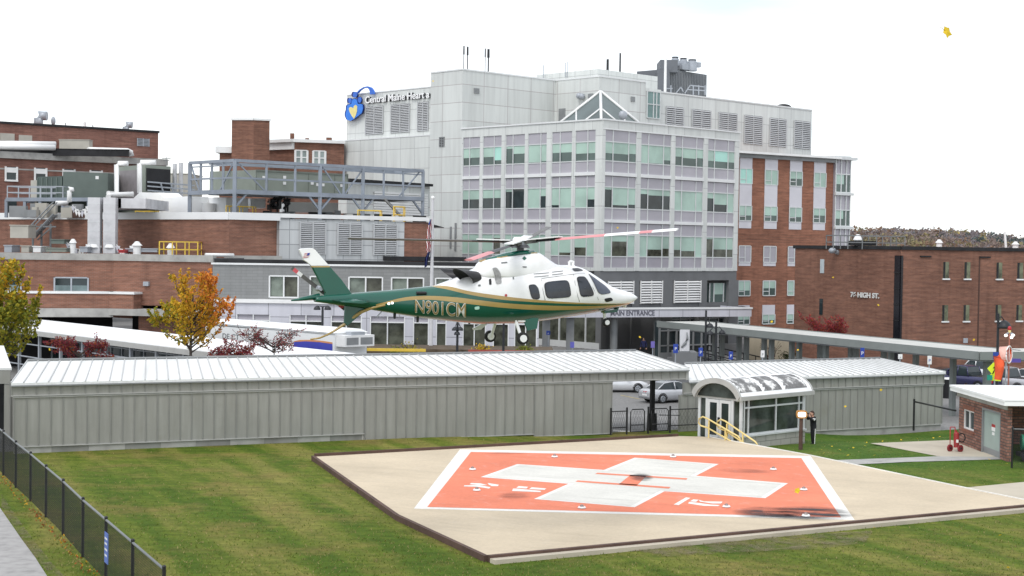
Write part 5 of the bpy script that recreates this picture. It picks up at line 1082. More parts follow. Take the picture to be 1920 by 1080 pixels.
# sage chiller inside the frame
k0, k1, k2_ = V(393, 340, 130), V(480, 340, 125.8), V(652, 340, 131.5)
ch = thing('chiller_unit', 'long sage green chiller casing standing inside the steel frame', 'chiller', (k1.x, k1.y, fz0))
czt, czb = V(480, 318.5, 125.8).z, fz0 - .05
back = Vector((-.45, .9, 0)) * 3
build(MB().prism([(k1.x, k1.y, czb), (k2_.x, k2_.y, czb), (k2_.x + back.x, k2_.y + back.y, czb), (k0.x, k0.y + .5, czb), (k0.x, k0.y, czb)], (0, 0, czt - czb)), 'casing', M['hvacg'], ch)
Wc = wall2(k1, k2_); cl_ = math.hypot(k2_.x - k1.x, k2_.y - k1.y); mb = MB()
for f in (0, .12, .42, .56, .85, 1): mb.wbox(Wc, f * cl_ - .03, f * cl_ + .03, czb, czt, 0, .03)
mb.wbox(Wc, 0, cl_, czt - .1, czt + .03, 0, .06); build(mb, 'panel_seams', plain('casing_seam', (.16, .18, .155), .6, .1), ch)
mb = MB()
for f, z in ((.08, .7), (.30, .75), (.30, .5), (.60, .55), (.66, .5), (.72, .5), (.93, .5)): mb.wbox(Wc, f * cl_ - .14, f * cl_ + .14, lerp(czb, czt, z) - .12, lerp(czb, czt, z) + .12, .03, .04)
build(mb, 'notices', M['white'], ch)
# white ducts beneath and beside
wd = thing('white_duct', 'white insulated duct with sloped hood beside the dark cooling unit', 'duct', V(300, 395, 133))
W10 = wall2(V(248, 390, 134), V(352, 390, 128)); L10 = W10.u(352, 390); 
def wp(W, pts, o, th): return MB().prism([W.at(W.u(x, y), W.z(x, y), o) for x, y in pts], Vector((W.n.x, W.n.y, 0)) * -th)
build(wp(W10, [(250, 372), (262, 360.5), (288, 361), (297, 361), (308, 371), (352, 368), (352, 399), (300, 399), (282, 394), (270, 385), (250, 382)], 0, 2.0), 'duct_body', M['whiteR'], wd)
wd2 = thing('white_duct', 'white boxed duct with round end under the steel frame', 'duct', V(390, 395, 131))
W11 = wall2(V(356, 390, 131), V(425, 390, 128)); build(wp(W11, [(356, 370), (424, 370), (424, 399), (356, 399)], 0, 2.4), 'duct_body', M['whiteR'], wd2)
p = W11.hit(391, 399, .5); mb = MB(); mb.cyl((p.x, p.y, DZ), (p.x, p.y, DZ + 1.35), .55, .58, 14); build(mb, 'drum', M['white'], wd2)
wd3 = thing('white_duct', 'white low duct box beside the black pipe valves under the frame', 'duct', V(500, 395, 132)); W12 = wall2(V(470, 390, 131), V(640, 390, 134)); build(wp(W12, [(470, 372), (498, 372), (498, 390), (470, 390)], 0, 2), 'duct_body', M['whiteR'], wd3); build(wp(W12, [(540, 378), (640, 380), (640, 398), (540, 397)], -1, 2), 'duct_run', M['white'], wd3)
vv = thing('pipe_valves', 'cluster of black pipe valves under the steel frame', 'valves', V(520, 395, 130)); mb = MB(); rr = random.Random(3)
for k in range(26): p = V(rr.uniform(503, 542), rr.uniform(371, 392), rr.uniform(128.5, 130.5)); d = Vector(rr.choice([(1, 0, 0), (0, 0, 1), (0, 1, 0), (.7, 0, .7)])) * rr.uniform(.35, .9); mb.cyl(p - d / 2, p + d / 2, rr.uniform(.05, .16), None, 7)
for x in (508, 520, 535): p = V(x, 392, 129.5); mb.cyl((p.x, p.y, DZ), (p.x, p.y, 13), .07)
build(mb, 'valve_group', M['black'], vv)
# yellow rails on the middle roof
def yrail(x0, x1, y0, y1, D0, D1, label, zb, n=3, mat=None, dp=1.5):
 a, b = V(x0, y0, D0), V(x1, y0, D1); h0 = a.z; r = thing('guard_rail', label, 'guard rail', (a.x, a.y, zb), 'rooftop guard rails'); bk = Vector((0, dp, 0)); mb = MB()
 for f in [k / (n - 1) for k in range(n)]: p = lerp_v(a, b, f); beam(mb, (p.x, p.y, zb), (p.x, p.y, h0), .04); beam(mb, (p.x, p.y + dp, zb), (p.x, p.y + dp, h0), .04)
 for z in (h0, lerp(zb, h0, .5)):
  for o in (Vector((0, 0, 0)), bk): beam(mb, Vector((a.x, a.y, z)) + o, Vector((b.x, b.y, z)) + o, .04)
  for q in (a, b): beam(mb, Vector((q.x, q.y, z)), Vector((q.x, q.y, z)) + bk, .04)
 build(mb, 'rails', mat or M['yellow'], r)
yrail(254, 290, 381, 395, 130, 129, 'yellow guard rail in front of the white sloped duct', DZ); yrail(424, 474, 386, 397, 124, 126, 'yellow guard rail under the left of the steel frame', DZ); yrail(671, 713, 394, 403, 129, 130, 'yellow guard rail below the steel stair', DZ, 2); yrail(738, 757, 387, 403, 130, 131, 'short yellow guard rail at the right of the steel stair', DZ, 2)
yrail(299, 371, 453, 476, 117.5, 118.5, 'yellow guard rail around a white fan on the lower roof', 8.1, 4, M['yellow'])
yrail(14, 118, 349, 373, 133, 132, 'grey guard rail round the platform left of the green units', V(60, 373, 133).z, 6, M['galv'], 3)
# dark machinery clutter along the middle roof
mb = MB(); rr = random.Random(8)
cl = thing('roof_clutter', 'dark pipes and low boxes along the middle roof edge under the frame', 'roof plant', V(600, 400, 131))
for k in range(22):
 x = rr.uniform(415, 790); p = V(x, 398, 126 + (x - 415) / 45 + rr.uniform(0, 3)); s = rr.uniform(.2, .8); mb.box(p.x - s, p.x + s, p.y - .3, p.y + .3, DZ, DZ + rr.uniform(.5, 1.0)); build(mb, 'low_box', rr.choice([M['dark'], M['grey'], M['dark'], M['rail']]), cl); mb = MB()
# rear low white louvred screen at right of the frame
W13 = wall2(V(650, 380, 140), V(805, 380, 150)); scr = thing('louvre_screen', 'white louvred screen wall under the pale tower, behind the frame stair', 'screen', W13.at(5, DZ))
build(wp(W13, [(650, 345), (806, 350), (806, 405), (650, 400)], 0, 1), 'backing', M['clad'], scr); mb = MB()
for k in range(9): z = lerp(W13.z(730, 400), W13.z(730, 362), k / 8); mb.wbox(W13, W13.u(700, 380), W13.u(800, 380), z - .09, z + .09, 0.02, .15)
build(mb, 'slats', M['white'], scr); build(MB().wbox(W13, W13.u(650, 350), W13.u(806, 350), W13.z(730, 345), W13.z(730, 340), -1, .4), 'dark_cap', M['dark'], scr)
# dark cooling unit with white pipes
q0, q1, q2 = V(222, 340, 140), V(272, 340, 136), V(320, 340, 138.5)
cu_ = thing('cooling_unit', 'grey cooling unit with large black louvre and white pipes beside the tall brick block', 'cooling unit', (q1.x, q1.y, DZ))
tz = V(272, 309, 136).z
build(MB().prism([(q0.x, q0.y, DZ), (q1.x, q1.y, DZ), (q2.x, q2.y, DZ), (q2.x - 1, q2.y + 4, DZ), (q0.x + 2, q0.y + 4, DZ)], (0, 0, tz - DZ)), 'casing', M['hvacg'], cu_)
Wq = wall2(q1, q2); lq = math.hypot(q2.x - q1.x, q2.y - q1.y); Wq0 = wall2(q0, q1); lq0 = math.hypot(q1.x - q0.x, q1.y - q0.y)
build(MB().wbox(Wq0, .3, lq0 - .7, DZ + 1, tz - .4, 0, .05), 'side_panel', plain('mauve_grey_panel', (.24, .22, .225), .6, .1), cu_)
lv = build(MB().wbox(Wq, .12, lq - .1, V(272, 357, 136).z, V(272, 315, 136).z, 0, .06), 'louvre', M['dark'], cu_)
mb = MB()
for z in (V(272, 341, 136).z, V(272, 349, 136).z, V(272, 357, 136).z): beam(mb, Wq.at(.1, z, .25), Wq.at(lq + 2.5, z - .1, .4), .06)
for f in (.5, .9): beam(mb, Wq.at(lq * f, V(272, 341, 136).z, .3), Wq.at(lq * f + 1.0, DZ + .6, .4), .06)
build(mb, 'guard_bars', M['galv'], cu_)
tubes('white_pipe', [[V(240, 306.5, 135), V(222, 306.5, 135), V(218.5, 309, 135), V(218.5, 361, 135), V(203, 362.5, 134)], [V(292, 304.5, 134), V(264, 304.5, 134), V(261.5, 307, 134), V(261.5, 362, 134)], [V(250, 364, 133), V(205, 366, 132), V(203, 369, 131)]], .22, M['white'], cu_, 8)
# green air handlers
g0_, g1_, g2_ = V(70, 350, 137), V(118, 350, 134.5), V(202, 350, 136); zt1, zt2 = V(100, 331, 136).z, V(160, 323, 135).z
ah = thing('air_handler', 'large dull green air handling cabinet on the left roof', 'air handler', (g1_.x, g1_.y, DZ + 1)); build(MB().prism([(g1_.x, g1_.y, DZ + .6), (g2_.x, g2_.y, DZ + .6), (g2_.x, g2_.y + 4, DZ + .6), (g1_.x, g1_.y + 4, DZ + .6)], (0, 0, zt2 - DZ - .6)), 'casing', M['hvacd'], ah)
Wh = wall2(g1_, g2_); build(MB().wbox(Wh, Wh.u(179, 333), Wh.u(185, 333), Wh.z(182, 336), Wh.z(182, 330), 0, .03), 'notice', M['white'], ah)
ah2 = thing('air_handler', 'darker green louvred air handler left of the large green cabinet', 'air handler', (g0_.x, g0_.y, DZ + 1)); Wh2 = wall2(g0_, (g1_.x - .1, g1_.y + .2)); lh = math.hypot(g1_.x - .1 - g0_.x, g1_.y + .2 - g0_.y)
build(MB().wbox(Wh2, 0, lh - .05, DZ + .6, zt1, -3, 0), 'casing', plain('dark_green_casing', (.07, .095, .085), .6, .1, 1), ah2); mb = MB()
for k in range(6): mb.wbox(Wh2, lerp(0, lh, k / 5.2), lerp(0, lh, k / 5.2) + .1, DZ + .7, zt1 - .1, 0, .06)
build(mb, 'ribs', M['hvacd'], ah2); build(MB().wbox(Wh2, -1.0, -.01, DZ + .6, zt1 - .3, -2, 0), 'end_box', M['beige'], ah2)
pf = thing('roof_platform', 'grey steel platform on stilts carrying the green air handlers', 'platform', V(60, 375, 132.5)); mb = MB(); a, b = V(12, 374, 132.5), V(205, 374, 131.8)
beam(mb, a, b, .16); beam(mb, a + Vector((0, 5, 0)), b + Vector((0, 5, 0)), .16)
for f in (0, .18, .33, .55, .8, 1): p = lerp_v(a, b, f); beam(mb, (p.x, p.y, DZ), p, .12)
build(mb, 'steelwork', M['steelb'], pf); build(MB().prism([a + Vector((0, 0, .05)), b + Vector((0, 0, .05)), b + Vector((0, 5, .05)), a + Vector((0, 5, .05))], (0, 0, .1)), 'deck', M['grey'], pf)
cl = thing('roof_clutter', 'brown timber and small boxes beneath the left roof platform', 'roof plant', V(90, 398, 129)); mb = MB(); rr = random.Random(2)
for k in range(16): x = rr.uniform(30, 165); p = V(x, 392, rr.uniform(128, 131)); s = rr.uniform(.2, .7); mb.box(p.x - s, p.x + s, p.y - .3, p.y + .3, DZ, DZ + rr.uniform(.5, 1.2)); build(mb, 'low_box', rr.choice([M['timber'], M['beige'], M['grey']]), cl); mb = MB()
# string of small white pennants
def pennants(x0, y0, x1, y1, D, n, label, h=.55):
 r = thing('pennant_string', label, 'bunting', V(x0, y0, D), 'pennant strings on the roofs'); a, b = V(x0, y0, D), V(x1, y1, D); mb = MB()
 pts = [lerp_v(a, b, k / 12) - Vector((0, 0, .5 * math.sin(math.pi * k / 12))) for k in range(13)]; build(MB().tube(pts, .02, 4), 'cord', M['white'], r)
 for k in range(n): f = (k + .5) / n; p = lerp_v(a, b, f) - Vector((0, 0, .5 * math.sin(math.pi * f))); mb = MB(); mb.prism([p + Vector((-.2, 0, 0)), p + Vector((.2, 0, 0)), p + Vector((.03, 0, -h))], (0, .015, 0)); build(mb, 'pennant', M['white'] if k % 3 else M['lav'], r)
pennants(135, 384, 167, 384, 127, 6, 'white pennants below the green air handler'); pennants(125, 454, 168, 456, 119.5, 8, 'white pennants left of the twin vertical ducts'); pennants(218, 458, 250, 458, 119, 6, 'white pennants right of the twin vertical ducts')
# twin vertical ducts
M['ductw'] = plain('pale_duct', (.56, .56, .575), .45, .12, 1.2)
for (x, lab, cap) in ((178, 'left of two pale vertical ducts rising over the white coping', 1), (207, 'right of two pale vertical ducts rising over the white coping', 2)):
 p = V(x, 465, 120); top = V(x, 370.5, 120).z; du = thing('vertical_duct', lab, 'duct', (p.x, p.y, 8.3), 'twin vertical ducts'); mb = MB(); mb.box(p.x - .47, p.x + .47, p.y - .4, p.y + .4, 8.3, top); build(mb, 'shaft', M['ductw'], du)
 mb = MB(); mb.cyl((p.x, p.y, 8.75), (p.x, p.y, 9.0), .56, .46, 14); build(mb, 'flashing', M['white'], du); mb = MB()
 mb.box(p.x - .3, p.x + (1.9 if cap == 1 else 2.6), p.y + .42, p.y + 8.5, top - .8, top - .02); build(mb, 'elbow', M['ductw'], du)
 mb = MB()
 for z in range(5): zz = 9.3 + z * .7; mb.box(p.x - .485, p.x + .485, p.y - .415, p.y + .415, zz, zz + .04)
 build(mb, 'seams', M['mull'], du)
# small roof items on the lower left roof
def mushroom(x, y, D, r, h, label, mat, nm='roof_fan', zb=8.1):
 p = V(x, y, D); o = thing(nm, label, 'roof fan', (p.x, p.y, zb), 'small roof fans'); mb = MB(); mb.cyl((p.x, p.y, zb), (p.x, p.y, p.z - h * .4), r * .75, r * .7, 12); build(mb, 'base', mat, o); mb = MB(); mb.cyl((p.x, p.y, p.z - h * .4), (p.x, p.y, p.z), r, r * .55, 12); mb.sphere((p.x, p.y, p.z), r * .55, r * .55, r * .3, 12, 4, 0, 0.0); build(mb, 'hood', mat, o); return o
mushroom(137, 450, 118.5, .30, .55, 'small white roof fan with red straps left of the twin ducts', M['white']); mushroom(257, 455.5, 118, .42, .5, 'white roof fan beside the red tarp on the lower roof', M['white']); mushroom(320, 459, 118.5, .36, .6, 'white roof fan inside the yellow guard rail', M['white'])
def lowbox(name, x0, x1, y0, y1, D, label, cat, mat, zb=8.1, dep=2.0):
 a, b = V(x0, y0, D), V(x1, y0, D); o = thing(name, label, cat, ((a.x + b.x) / 2, D, zb)); mb = MB(); mb.box(a.x, b.x, D, D + dep, V(x0, y1, D).z, a.z); build(mb, 'body', mat, o); mb = MB(); mb.box(a.x - .06, b.x + .06, D - .06, D + dep + .06, a.z + .002, a.z + .07); build(mb, 'lid', mat, o); return o
lowbox('skylight_curb', 236, 295, 467, 472, 118, 'flat grey skylight curb on the lower roof', 'skylight', M['galv']); lowbox('roof_hatch', 86, 123, 466, 472, 118, 'grey roof hatch left of the twin ducts', 'hatch', M['hvacg'])
lowbox('roof_canopy', 96, 120, 450, 457, 119, 'small green canopy box on the lower left roof', 'roof box', M['hvacd']); lowbox('metal_cabinet', 19, 53, 423, 446, 121, 'beige metal cabinet with dark door on the lower left roof', 'cabinet', M['beige']); lowbox('tarp_cover', 222, 233, 470, 474, 117, 'small red tarp lying on the lower roof edge', 'tarp', M['red'])
for k, x in enumerate((8, 40, 62, 150)): lowbox('roof_box', x, x + 14, 461 + k, 473, 118.5, ['weathered roof box at the far left of the lower roof', 'tan roof box left of the hatch', 'pale roof box next to the hatch', 'pale roof box below the white pennants'][k], 'roof box', [M['galv'], M['beige'], M['white'], M['galv']][k])
stt = thing('roof_stair', 'grey steel stair and posts climbing from the lower roof to the left platform', 'stair', V(70, 460, 124)); mb = MB()
a, b = V(58, 446, 123), V(100, 402, 125)
for s in (0, 1.0): beam(mb, a + Vector((0, s, 0)), b + Vector((0, s, 0)), .07); beam(mb, a + Vector((0, s, 1)), b + Vector((0, s, 1)), .04)
for k in range(10): p = lerp_v(a, b, (k + .5) / 10); beam(mb, p, p + Vector((0, 1, 0)), .08)
for x in (62, 78, 95): p = V(x, 420, 124.5); beam(mb, (p.x, p.y, 8.2), p, .07)
beam(mb, V(55, 425, 124), V(105, 425, 124), .06); beam(mb, V(70, 450, 124), V(98, 425, 124), .05); build(mb, 'steelwork', M['rail'], stt)
cv = thing('curved_vent', 'white curved vent pipe in front of the green air handler', 'vent', V(130, 384, 128)); tubes('pipe', [[V(105, 381, 128), V(127, 381, 128), V(130, 378, 128), V(130, 358, 128), V(131, 353, 128), V(134, 354, 128), V(135, 359, 128)]], .2, M['white'], cv, 8)
# far roof items on the tall block
def gooseneck(x, y0, y1, x2, D, r, label):
 o = thing('gooseneck_vent', label, 'vent', V(x, y1, D)); s = (x2 - x); tubes('duct', [[V(x, y1 + 3, D), V(x, lerp(y0, y1, .45), D), V(x + s * .25, lerp(y0, y1, .12), D), V(x + s * .6, y0 + r * 8, D), V(x2, lerp(y0, y1, .22), D)]], r, M['galv'], o, 10)
gooseneck(72, 213, 234, 88, 186, .55, 'large grey gooseneck vent on the tall brick roof'); gooseneck(236, 231, 248, 248, 189, .4, 'small grey gooseneck vent near the right end of the tall roof')
p = V(100, 227, 187); o = thing('satellite_dish', 'grey satellite dish on the tall brick roof', 'satellite dish', V(100, 236, 187)); mb = MB(); mb.sphere(p, .28, .3, .55, 12, 6); build(mb, 'dish', M['galv'], o); build(MB().cyl(p, V(100, 238, 187), .07), 'mast', M['galv'], o)
for x, y0, y1, r, lab in ((123, 230, 238, .06, 'thin dark pipe'), (159, 229, 239, .18, 'short pale stack'), (174, 234, 240, .06, 'thin grey pipe')): o = tag(build(MB().cyl(V(x, y1, 187.5), V(x, y0, 187.5), r), 'roof_pipe', M['grey'] if r < .1 else M['white'], loc=V(x, y1, 187.5)), lab + ' standing on the tall brick roof', 'pipe')
pr_ = thing('roof_pipes', 'long white insulated pipes along the stepped roof of the tall brick block', 'pipes', V(50, 275, 170)); tubes('pipe', [[V(-10, 274.5, 172), V(103, 277, 176)], [V(-10, 269, 172.5), V(104, 270.5, 176.5)], [V(165, 281, 177), V(240, 283, 181), V(245, 285, 181.5), V(247, 293, 181.5)], [V(233, 284, 181), V(233, 292, 181)]], .32, M['white'], pr_, 8)
lowbox('duct_box', 111, 167, 262, 281, 179, 'beige rooftop duct box between the white pipes', 'duct', M['beige'], V(140, 282, 179).z, 1.5); lowbox('pipe_trench', 0, 240, 278, 290, 176, 'dark pipe trough under the white pipes', 'trough', M['dark'], V(0, 290, 176).z, .6)
for x, y0, y1, lab in ((327.5, 307, 345, 'left pale vent pole beside the cooling unit'), (339, 305, 352, 'right pale vent pole beside the steel frame')): tag(build(MB().cyl(V(x, y1 + 20, 142), V(x, y0, 142), .2, None, 8), 'vent_pole', M['ductw'], loc=V(x, y1, 142)), lab, 'pole')
an = thing('yagi_antenna', 'thin yagi antenna against the white sky right of the tall block', 'antenna', V(312, 330, 150)); tubes('rods', [[V(311.5, 330, 150), V(311.5, 294, 150)], [V(304, 297, 150), V(320, 297, 150)], [V(306, 301, 150), V(318, 301, 150)]], .035, M['rail'], an, 5)
bb = lowbox('rear_roof_block', 318, 356, 326, 372, 150, 'beige and dark low block behind the pale vent poles', 'roof block', M['beige'], 11, 6)
# ---------------------------------------------------------------- hospital roof items
for x, y0, y1, r, lab in ((870, 86, 130, .06, 'leftmost thin black whip antenna on the tower'), (877, 87.5, 130.5, .075, 'second black whip antenna on the tower from the left'), (910, 91, 133, .05, 'thinner of the right pair of black tower antennas'), (916, 92, 134, .10, 'thickest black antenna, right of the tower group')):
 D = 164; o = thing('whip_antenna', lab, 'antenna', V(x, y1, D), 'antennas on the tower'); zb0 = ZT; pt = V(x, y0, D); build(MB().cyl((pt.x, pt.y, zb0 - .3), (pt.x, pt.y, pt.z - .9), r * .8, None, 6), 'mast', M['black'], o); build(MB().cyl((pt.x, pt.y, pt.z - .9), pt, r * 1.6, r * 1.4, 6), 'radome', M['black'], o)
for x, y0, y1, r, lab in ((1139.5, 111, 129, .17, 'short thick black stack on the hospital penthouse'), (1163, 99.5, 131, .12, 'tall thin black stack on the hospital penthouse')): pt = V(x, y0, 182); tag(build(MB().cyl((pt.x, pt.y, zt - .3), pt, r, r * .85, 10), 'flue_stack', M['black'], loc=(pt.x, pt.y, zt)), lab, 'stack')
for x, y0, y1, D, lab in ((1019, 122, 142, 178, 'thin grey antenna at the left of the penthouse roof'), (1060, 117, 140, 176, 'pale lightning rod over the penthouse roof'), (1063.5, 116, 140, 176, 'pale twin rod beside the lightning rod')): tag(build(MB().cyl(V(x, y1 + 5, D), V(x, y0, D), .05, None, 5), 'roof_rod', M['galv'], loc=V(x, y1, D)), lab, 'antenna')
pt = V(1248, 111, 178); tag(build(MB().cyl((pt.x, pt.y, ZLt - 3), pt, .17, .15, 8), 'roof_mast', M['white'], loc=(pt.x, pt.y, ZLt)), 'white mast in front of the grey rooftop cooling tower', 'mast')
ca, cb_ = V(1254, 150, 192), V(1325, 150, 198); Wt = wall2(ca, cb_); Lt = math.hypot(cb_.x - ca.x, cb_.y - ca.y); zA_, zB_ = V(1254, 176, 192).z - 2, V(1260, 129, 192).z
ct = thing('cooling_tower', 'grey ribbed rooftop cooling tower with silver fans on the hospital roof', 'cooling tower', (ca.x, ca.y, zA_)); M['ctg'] = plain('tower_grey', (.13, .14, .155), .6, .08, .6)
build(MB().wbox(Wt, 0, Lt, zA_, zB_, -5, 0), 'casing', M['ctg'], ct); mb = MB()
for k in range(24): u = lerp(.1, Lt - .1, k / 23); mb.wbox(Wt, u - .04, u + .04, zA_, zB_ - .1, 0, .05)
build(mb, 'ribs', M['grey'], ct); a_ = V(1233, 120, 191); mb = MB(); mb.box(a_.x, Wt.P.x - .02, 191, 195, zA_, V(1240, 131, 191).z); mb.box(a_.x + .35, Wt.P.x + 1.0, 191.2, 196, zB_ - .5, V(1240, 111.5, 191).z); build(mb, 'end_stack', M['ctg'], ct)
for k, (x, y, r) in enumerate(((1266, 107, .40), (1281.5, 109.5, .42), (1298, 112, .50))):
 p = V(x, y, 195); mb = MB(); mb.cyl((p.x, p.y, zB_ + .1), (p.x, p.y, p.z - .25), r * 1.25, r * 1.15, 14); mb.cyl((p.x, p.y, p.z - .25), p, r * .95, r * .95, 14); f = build(mb, 'fan_stack', M['galv'], ct); build(MB().cyl(p + Vector((0, 0, -.12)), p + Vector((0, 0, .02)), r, r, 14), 'fan_rim', M['dark'], f)
mb = MB(); p0_, p1_ = V(1260, 118, 194), V(1312, 122, 196); beam(mb, p0_, p1_, .3); beam(mb, V(1275, 124, 194), V(1290, 126, 195), .4); build(mb, 'header_pipe', M['galv'], ct)
mb = MB()
for x in (1258, 1300, 1310, 1322): beam(mb, V(x, 178, 190.5), V(x, 160, 190.5), .07)
for (x0, y0, x1, y1) in ((1267, 175, 1277, 163), (1277, 163, 1281, 172), (1284, 175, 1294, 160), (1294, 160, 1322, 163), (1290, 168, 1322, 170), (1250, 166, 1261, 166)): beam(mb, V(x0, y0, 190.5), V(x1, y1, 190.5), .06)
build(mb, 'access_rails', M['galv'], ct)
p = V(1469, 201, 192); mb = MB(); mb.sphere((p.x, p.y, p.z - .1), 1.05, 1.05, .5, 14, 5, 0, 0.0); mb.cyl((p.x, p.y, ZLt - .4), (p.x, p.y, p.z - .1), .95, 1.0, 14); tag(build(mb, 'roof_dome', M['dark'], loc=(p.x, p.y, ZLt)), 'dark domed fan hood on the louvred penthouse roof', 'roof fan')
# ---------------------------------------------------------------- items on the brown brick roof
yrail(1563, 1697, 441, 459, 131.5, 133.5, 'grey guard rail on the brown brick roof before the hills', Z9 - .3, 6, M['rail'], 3)
mushroom(1608.5, 442, 134, .42, .9, 'white roof fan inside the grey rail on the brown brick roof', M['white'], 'roof_fan', Z9 - .3); lowbox('roof_curb', 1600, 1644, 453, 460, 133, 'dark curb under the white fan on the brown brick roof', 'curb', M['dark'], Z9 - .35); mushroom(1761, 451, 138, .35, .5, 'small white roof fan right of the stair strip', M['white'], 'roof_fan', Z9 - .3); mushroom(1904, 455, 138, .35, .4, 'small white roof fan near the white pole', M['white'], 'roof_fan', Z9 - .3)
tag(build(MB().cyl(V(1886, 464, 140), V(1884, 435, 140), .11, None, 8), 'roof_mast', M['white'], loc=V(1886, 464, 140)), 'white pole on the brown brick roof at right', 'mast')
# ================================================================ HELICOPTER
YAW = math.radians(20); HD = 47.0
_hp = V(970, 540, HD); HO = Vector((_hp.x, _hp.y, V(970, 545, HD).z)); HH = Vector((math.cos(YAW), math.sin(YAW), 0)); HLv = Vector((-math.sin(YAW), math.cos(YAW), 0))
heli = thing('helicopter', 'white and green medical helicopter with gold stripes hovering over the landing pad', 'helicopter', HO, None, YAW)
def HX(px, py, off=0.0):      # sight line meets the fuselage's lengthwise plane, 'off' metres to its right side
 P = HO - HLv * off; W = Wall((P.x, P.y), (HH.x, HH.y)); p = W.hit(px, py); d = p - HO
 return d.dot(HH), d.z
def prof_fn(pts):
 pts = sorted(pts)
 def f(x):
  if x <= pts[0][0]: return pts[0][1]
  for (a, va), (b, vb) in zip(pts[:-1], pts[1:]):
   if x <= b: t = (x - a) / (b - a); return va + (vb - va) * t
  return pts[-1][1]
 return f
def smoothf(f, r=.10): return lambda x: (f(x - r) + 2 * f(x) + f(x + r)) / 4
top = prof_fn([HX(*p) for p in ((590, 556), (607, 553), (660, 549.5), (740, 543), (815, 535.5), (835, 528.5), (873, 514), (930, 505), (980, 500), (1040, 497), (1068, 497), (1085, 500.5), (1099, 508), (1120, 521.5), (1139, 535), (1150, 540), (1164, 543.5), (1180, 548), (1188.7, 552.5), (1193.5, 557.5))])
bot = prof_fn([HX(*p) for p in ((590, 566), (640, 573), (680, 578.5), (782, 595), (845, 602.5), (900, 607.5), (965, 606.5), (1021, 600.5), (1073, 592.5), (1120, 584.5), (1172, 572.5), (1188, 565), (1193.5, 558.5))])
wid = prof_fn([(HX(x, 555)[0], w_) for x, w_ in ((590, .16), (640, .22), (700, .30), (780, .44), (845, .62), (900, .76), (960, .82), (1050, .82), (1099, .78), (1139, .62), (1164, .45), (1180, .28), (1190, .12), (1193.5, .03))])
top, bot, wid = smoothf(top), smoothf(bot), smoothf(wid, .15)
X0, X1 = HX(590, 560)[0], HX(1193.5, 558)[0]
def zmid(x): return bot(x) + .46 * (top(x) - bot(x))
NU, NL = 2.5, 2.3
def fus_y(x, z):
 zm = zmid(x); h = (top(x) - zm) if z >= zm else (zm - bot(x)); n = NU if z >= zm else NL; t = min(1, abs(z - zm) / max(h, 1e-4)); return wid(x) * (1 - t ** n) ** (1 / n)
def spow(v, e): return math.copysign(abs(v) ** e, v)
def ringx(x, f_top, f_bot, f_w, f_zm, nu, nl, n=40):
 out = []
 for i in range(n):
  a = 2 * math.pi * i / n; c, s = math.cos(a), math.sin(a); zm = f_zm(x); h = (f_top(x) - zm) if s >= 0 else (zm - f_bot(x)); e = 2 / (nu if s >= 0 else nl)
  out.append(Vector((x, f_w(x) * spow(c, e), zm + h * spow(s, e))))
 return out
rings = []; NS = 110
for k in range(NS + 1): rings.append(ringx(lerp(X0, X1, k / NS), top, bot, wid, zmid, NU, NL))
# livery: white above, two gold sweeps, green below (curves in the fuselage's own x and z)
GOLD, GREEN, WHITE = (.42, .29, .10), (.005, .092, .062), (.86, .86, .86)
lines = {
 'a': [(690, 470), (795, 500), (817, 534), (845, 537), (879, 545.5), (930.7, 553.5), (995.6, 561), (1060, 566), (1099, 568.2), (1164, 569.6), (1195, 570)],
 'b': [(690, 472), (795, 502), (817, 536), (845, 543.5), (879, 552), (930.7, 560.5), (995.6, 566), (1060, 569.3), (1099, 570.4), (1164, 571), (1195, 571.3)],
 'c': [(690, 581), (706, 574), (731, 566.7), (762, 559), (790, 555.8), (818, 555.5), (860, 558), (900, 563), (943, 568), (1021, 572.6), (1099, 574.0), (1151, 572.6), (1190, 571.8)],
 'd': [(690, 583), (706, 576.5), (731, 570.5), (762, 565), (790, 562.8), (818, 563), (860, 567.5), (900, 572.5), (943, 577), (1021, 581.5), (1099, 580), (1151, 576.5), (1190, 573.6)]}
XA, XB, ZA, ZBm = -7.0, 4.6, -2.5, 2.5
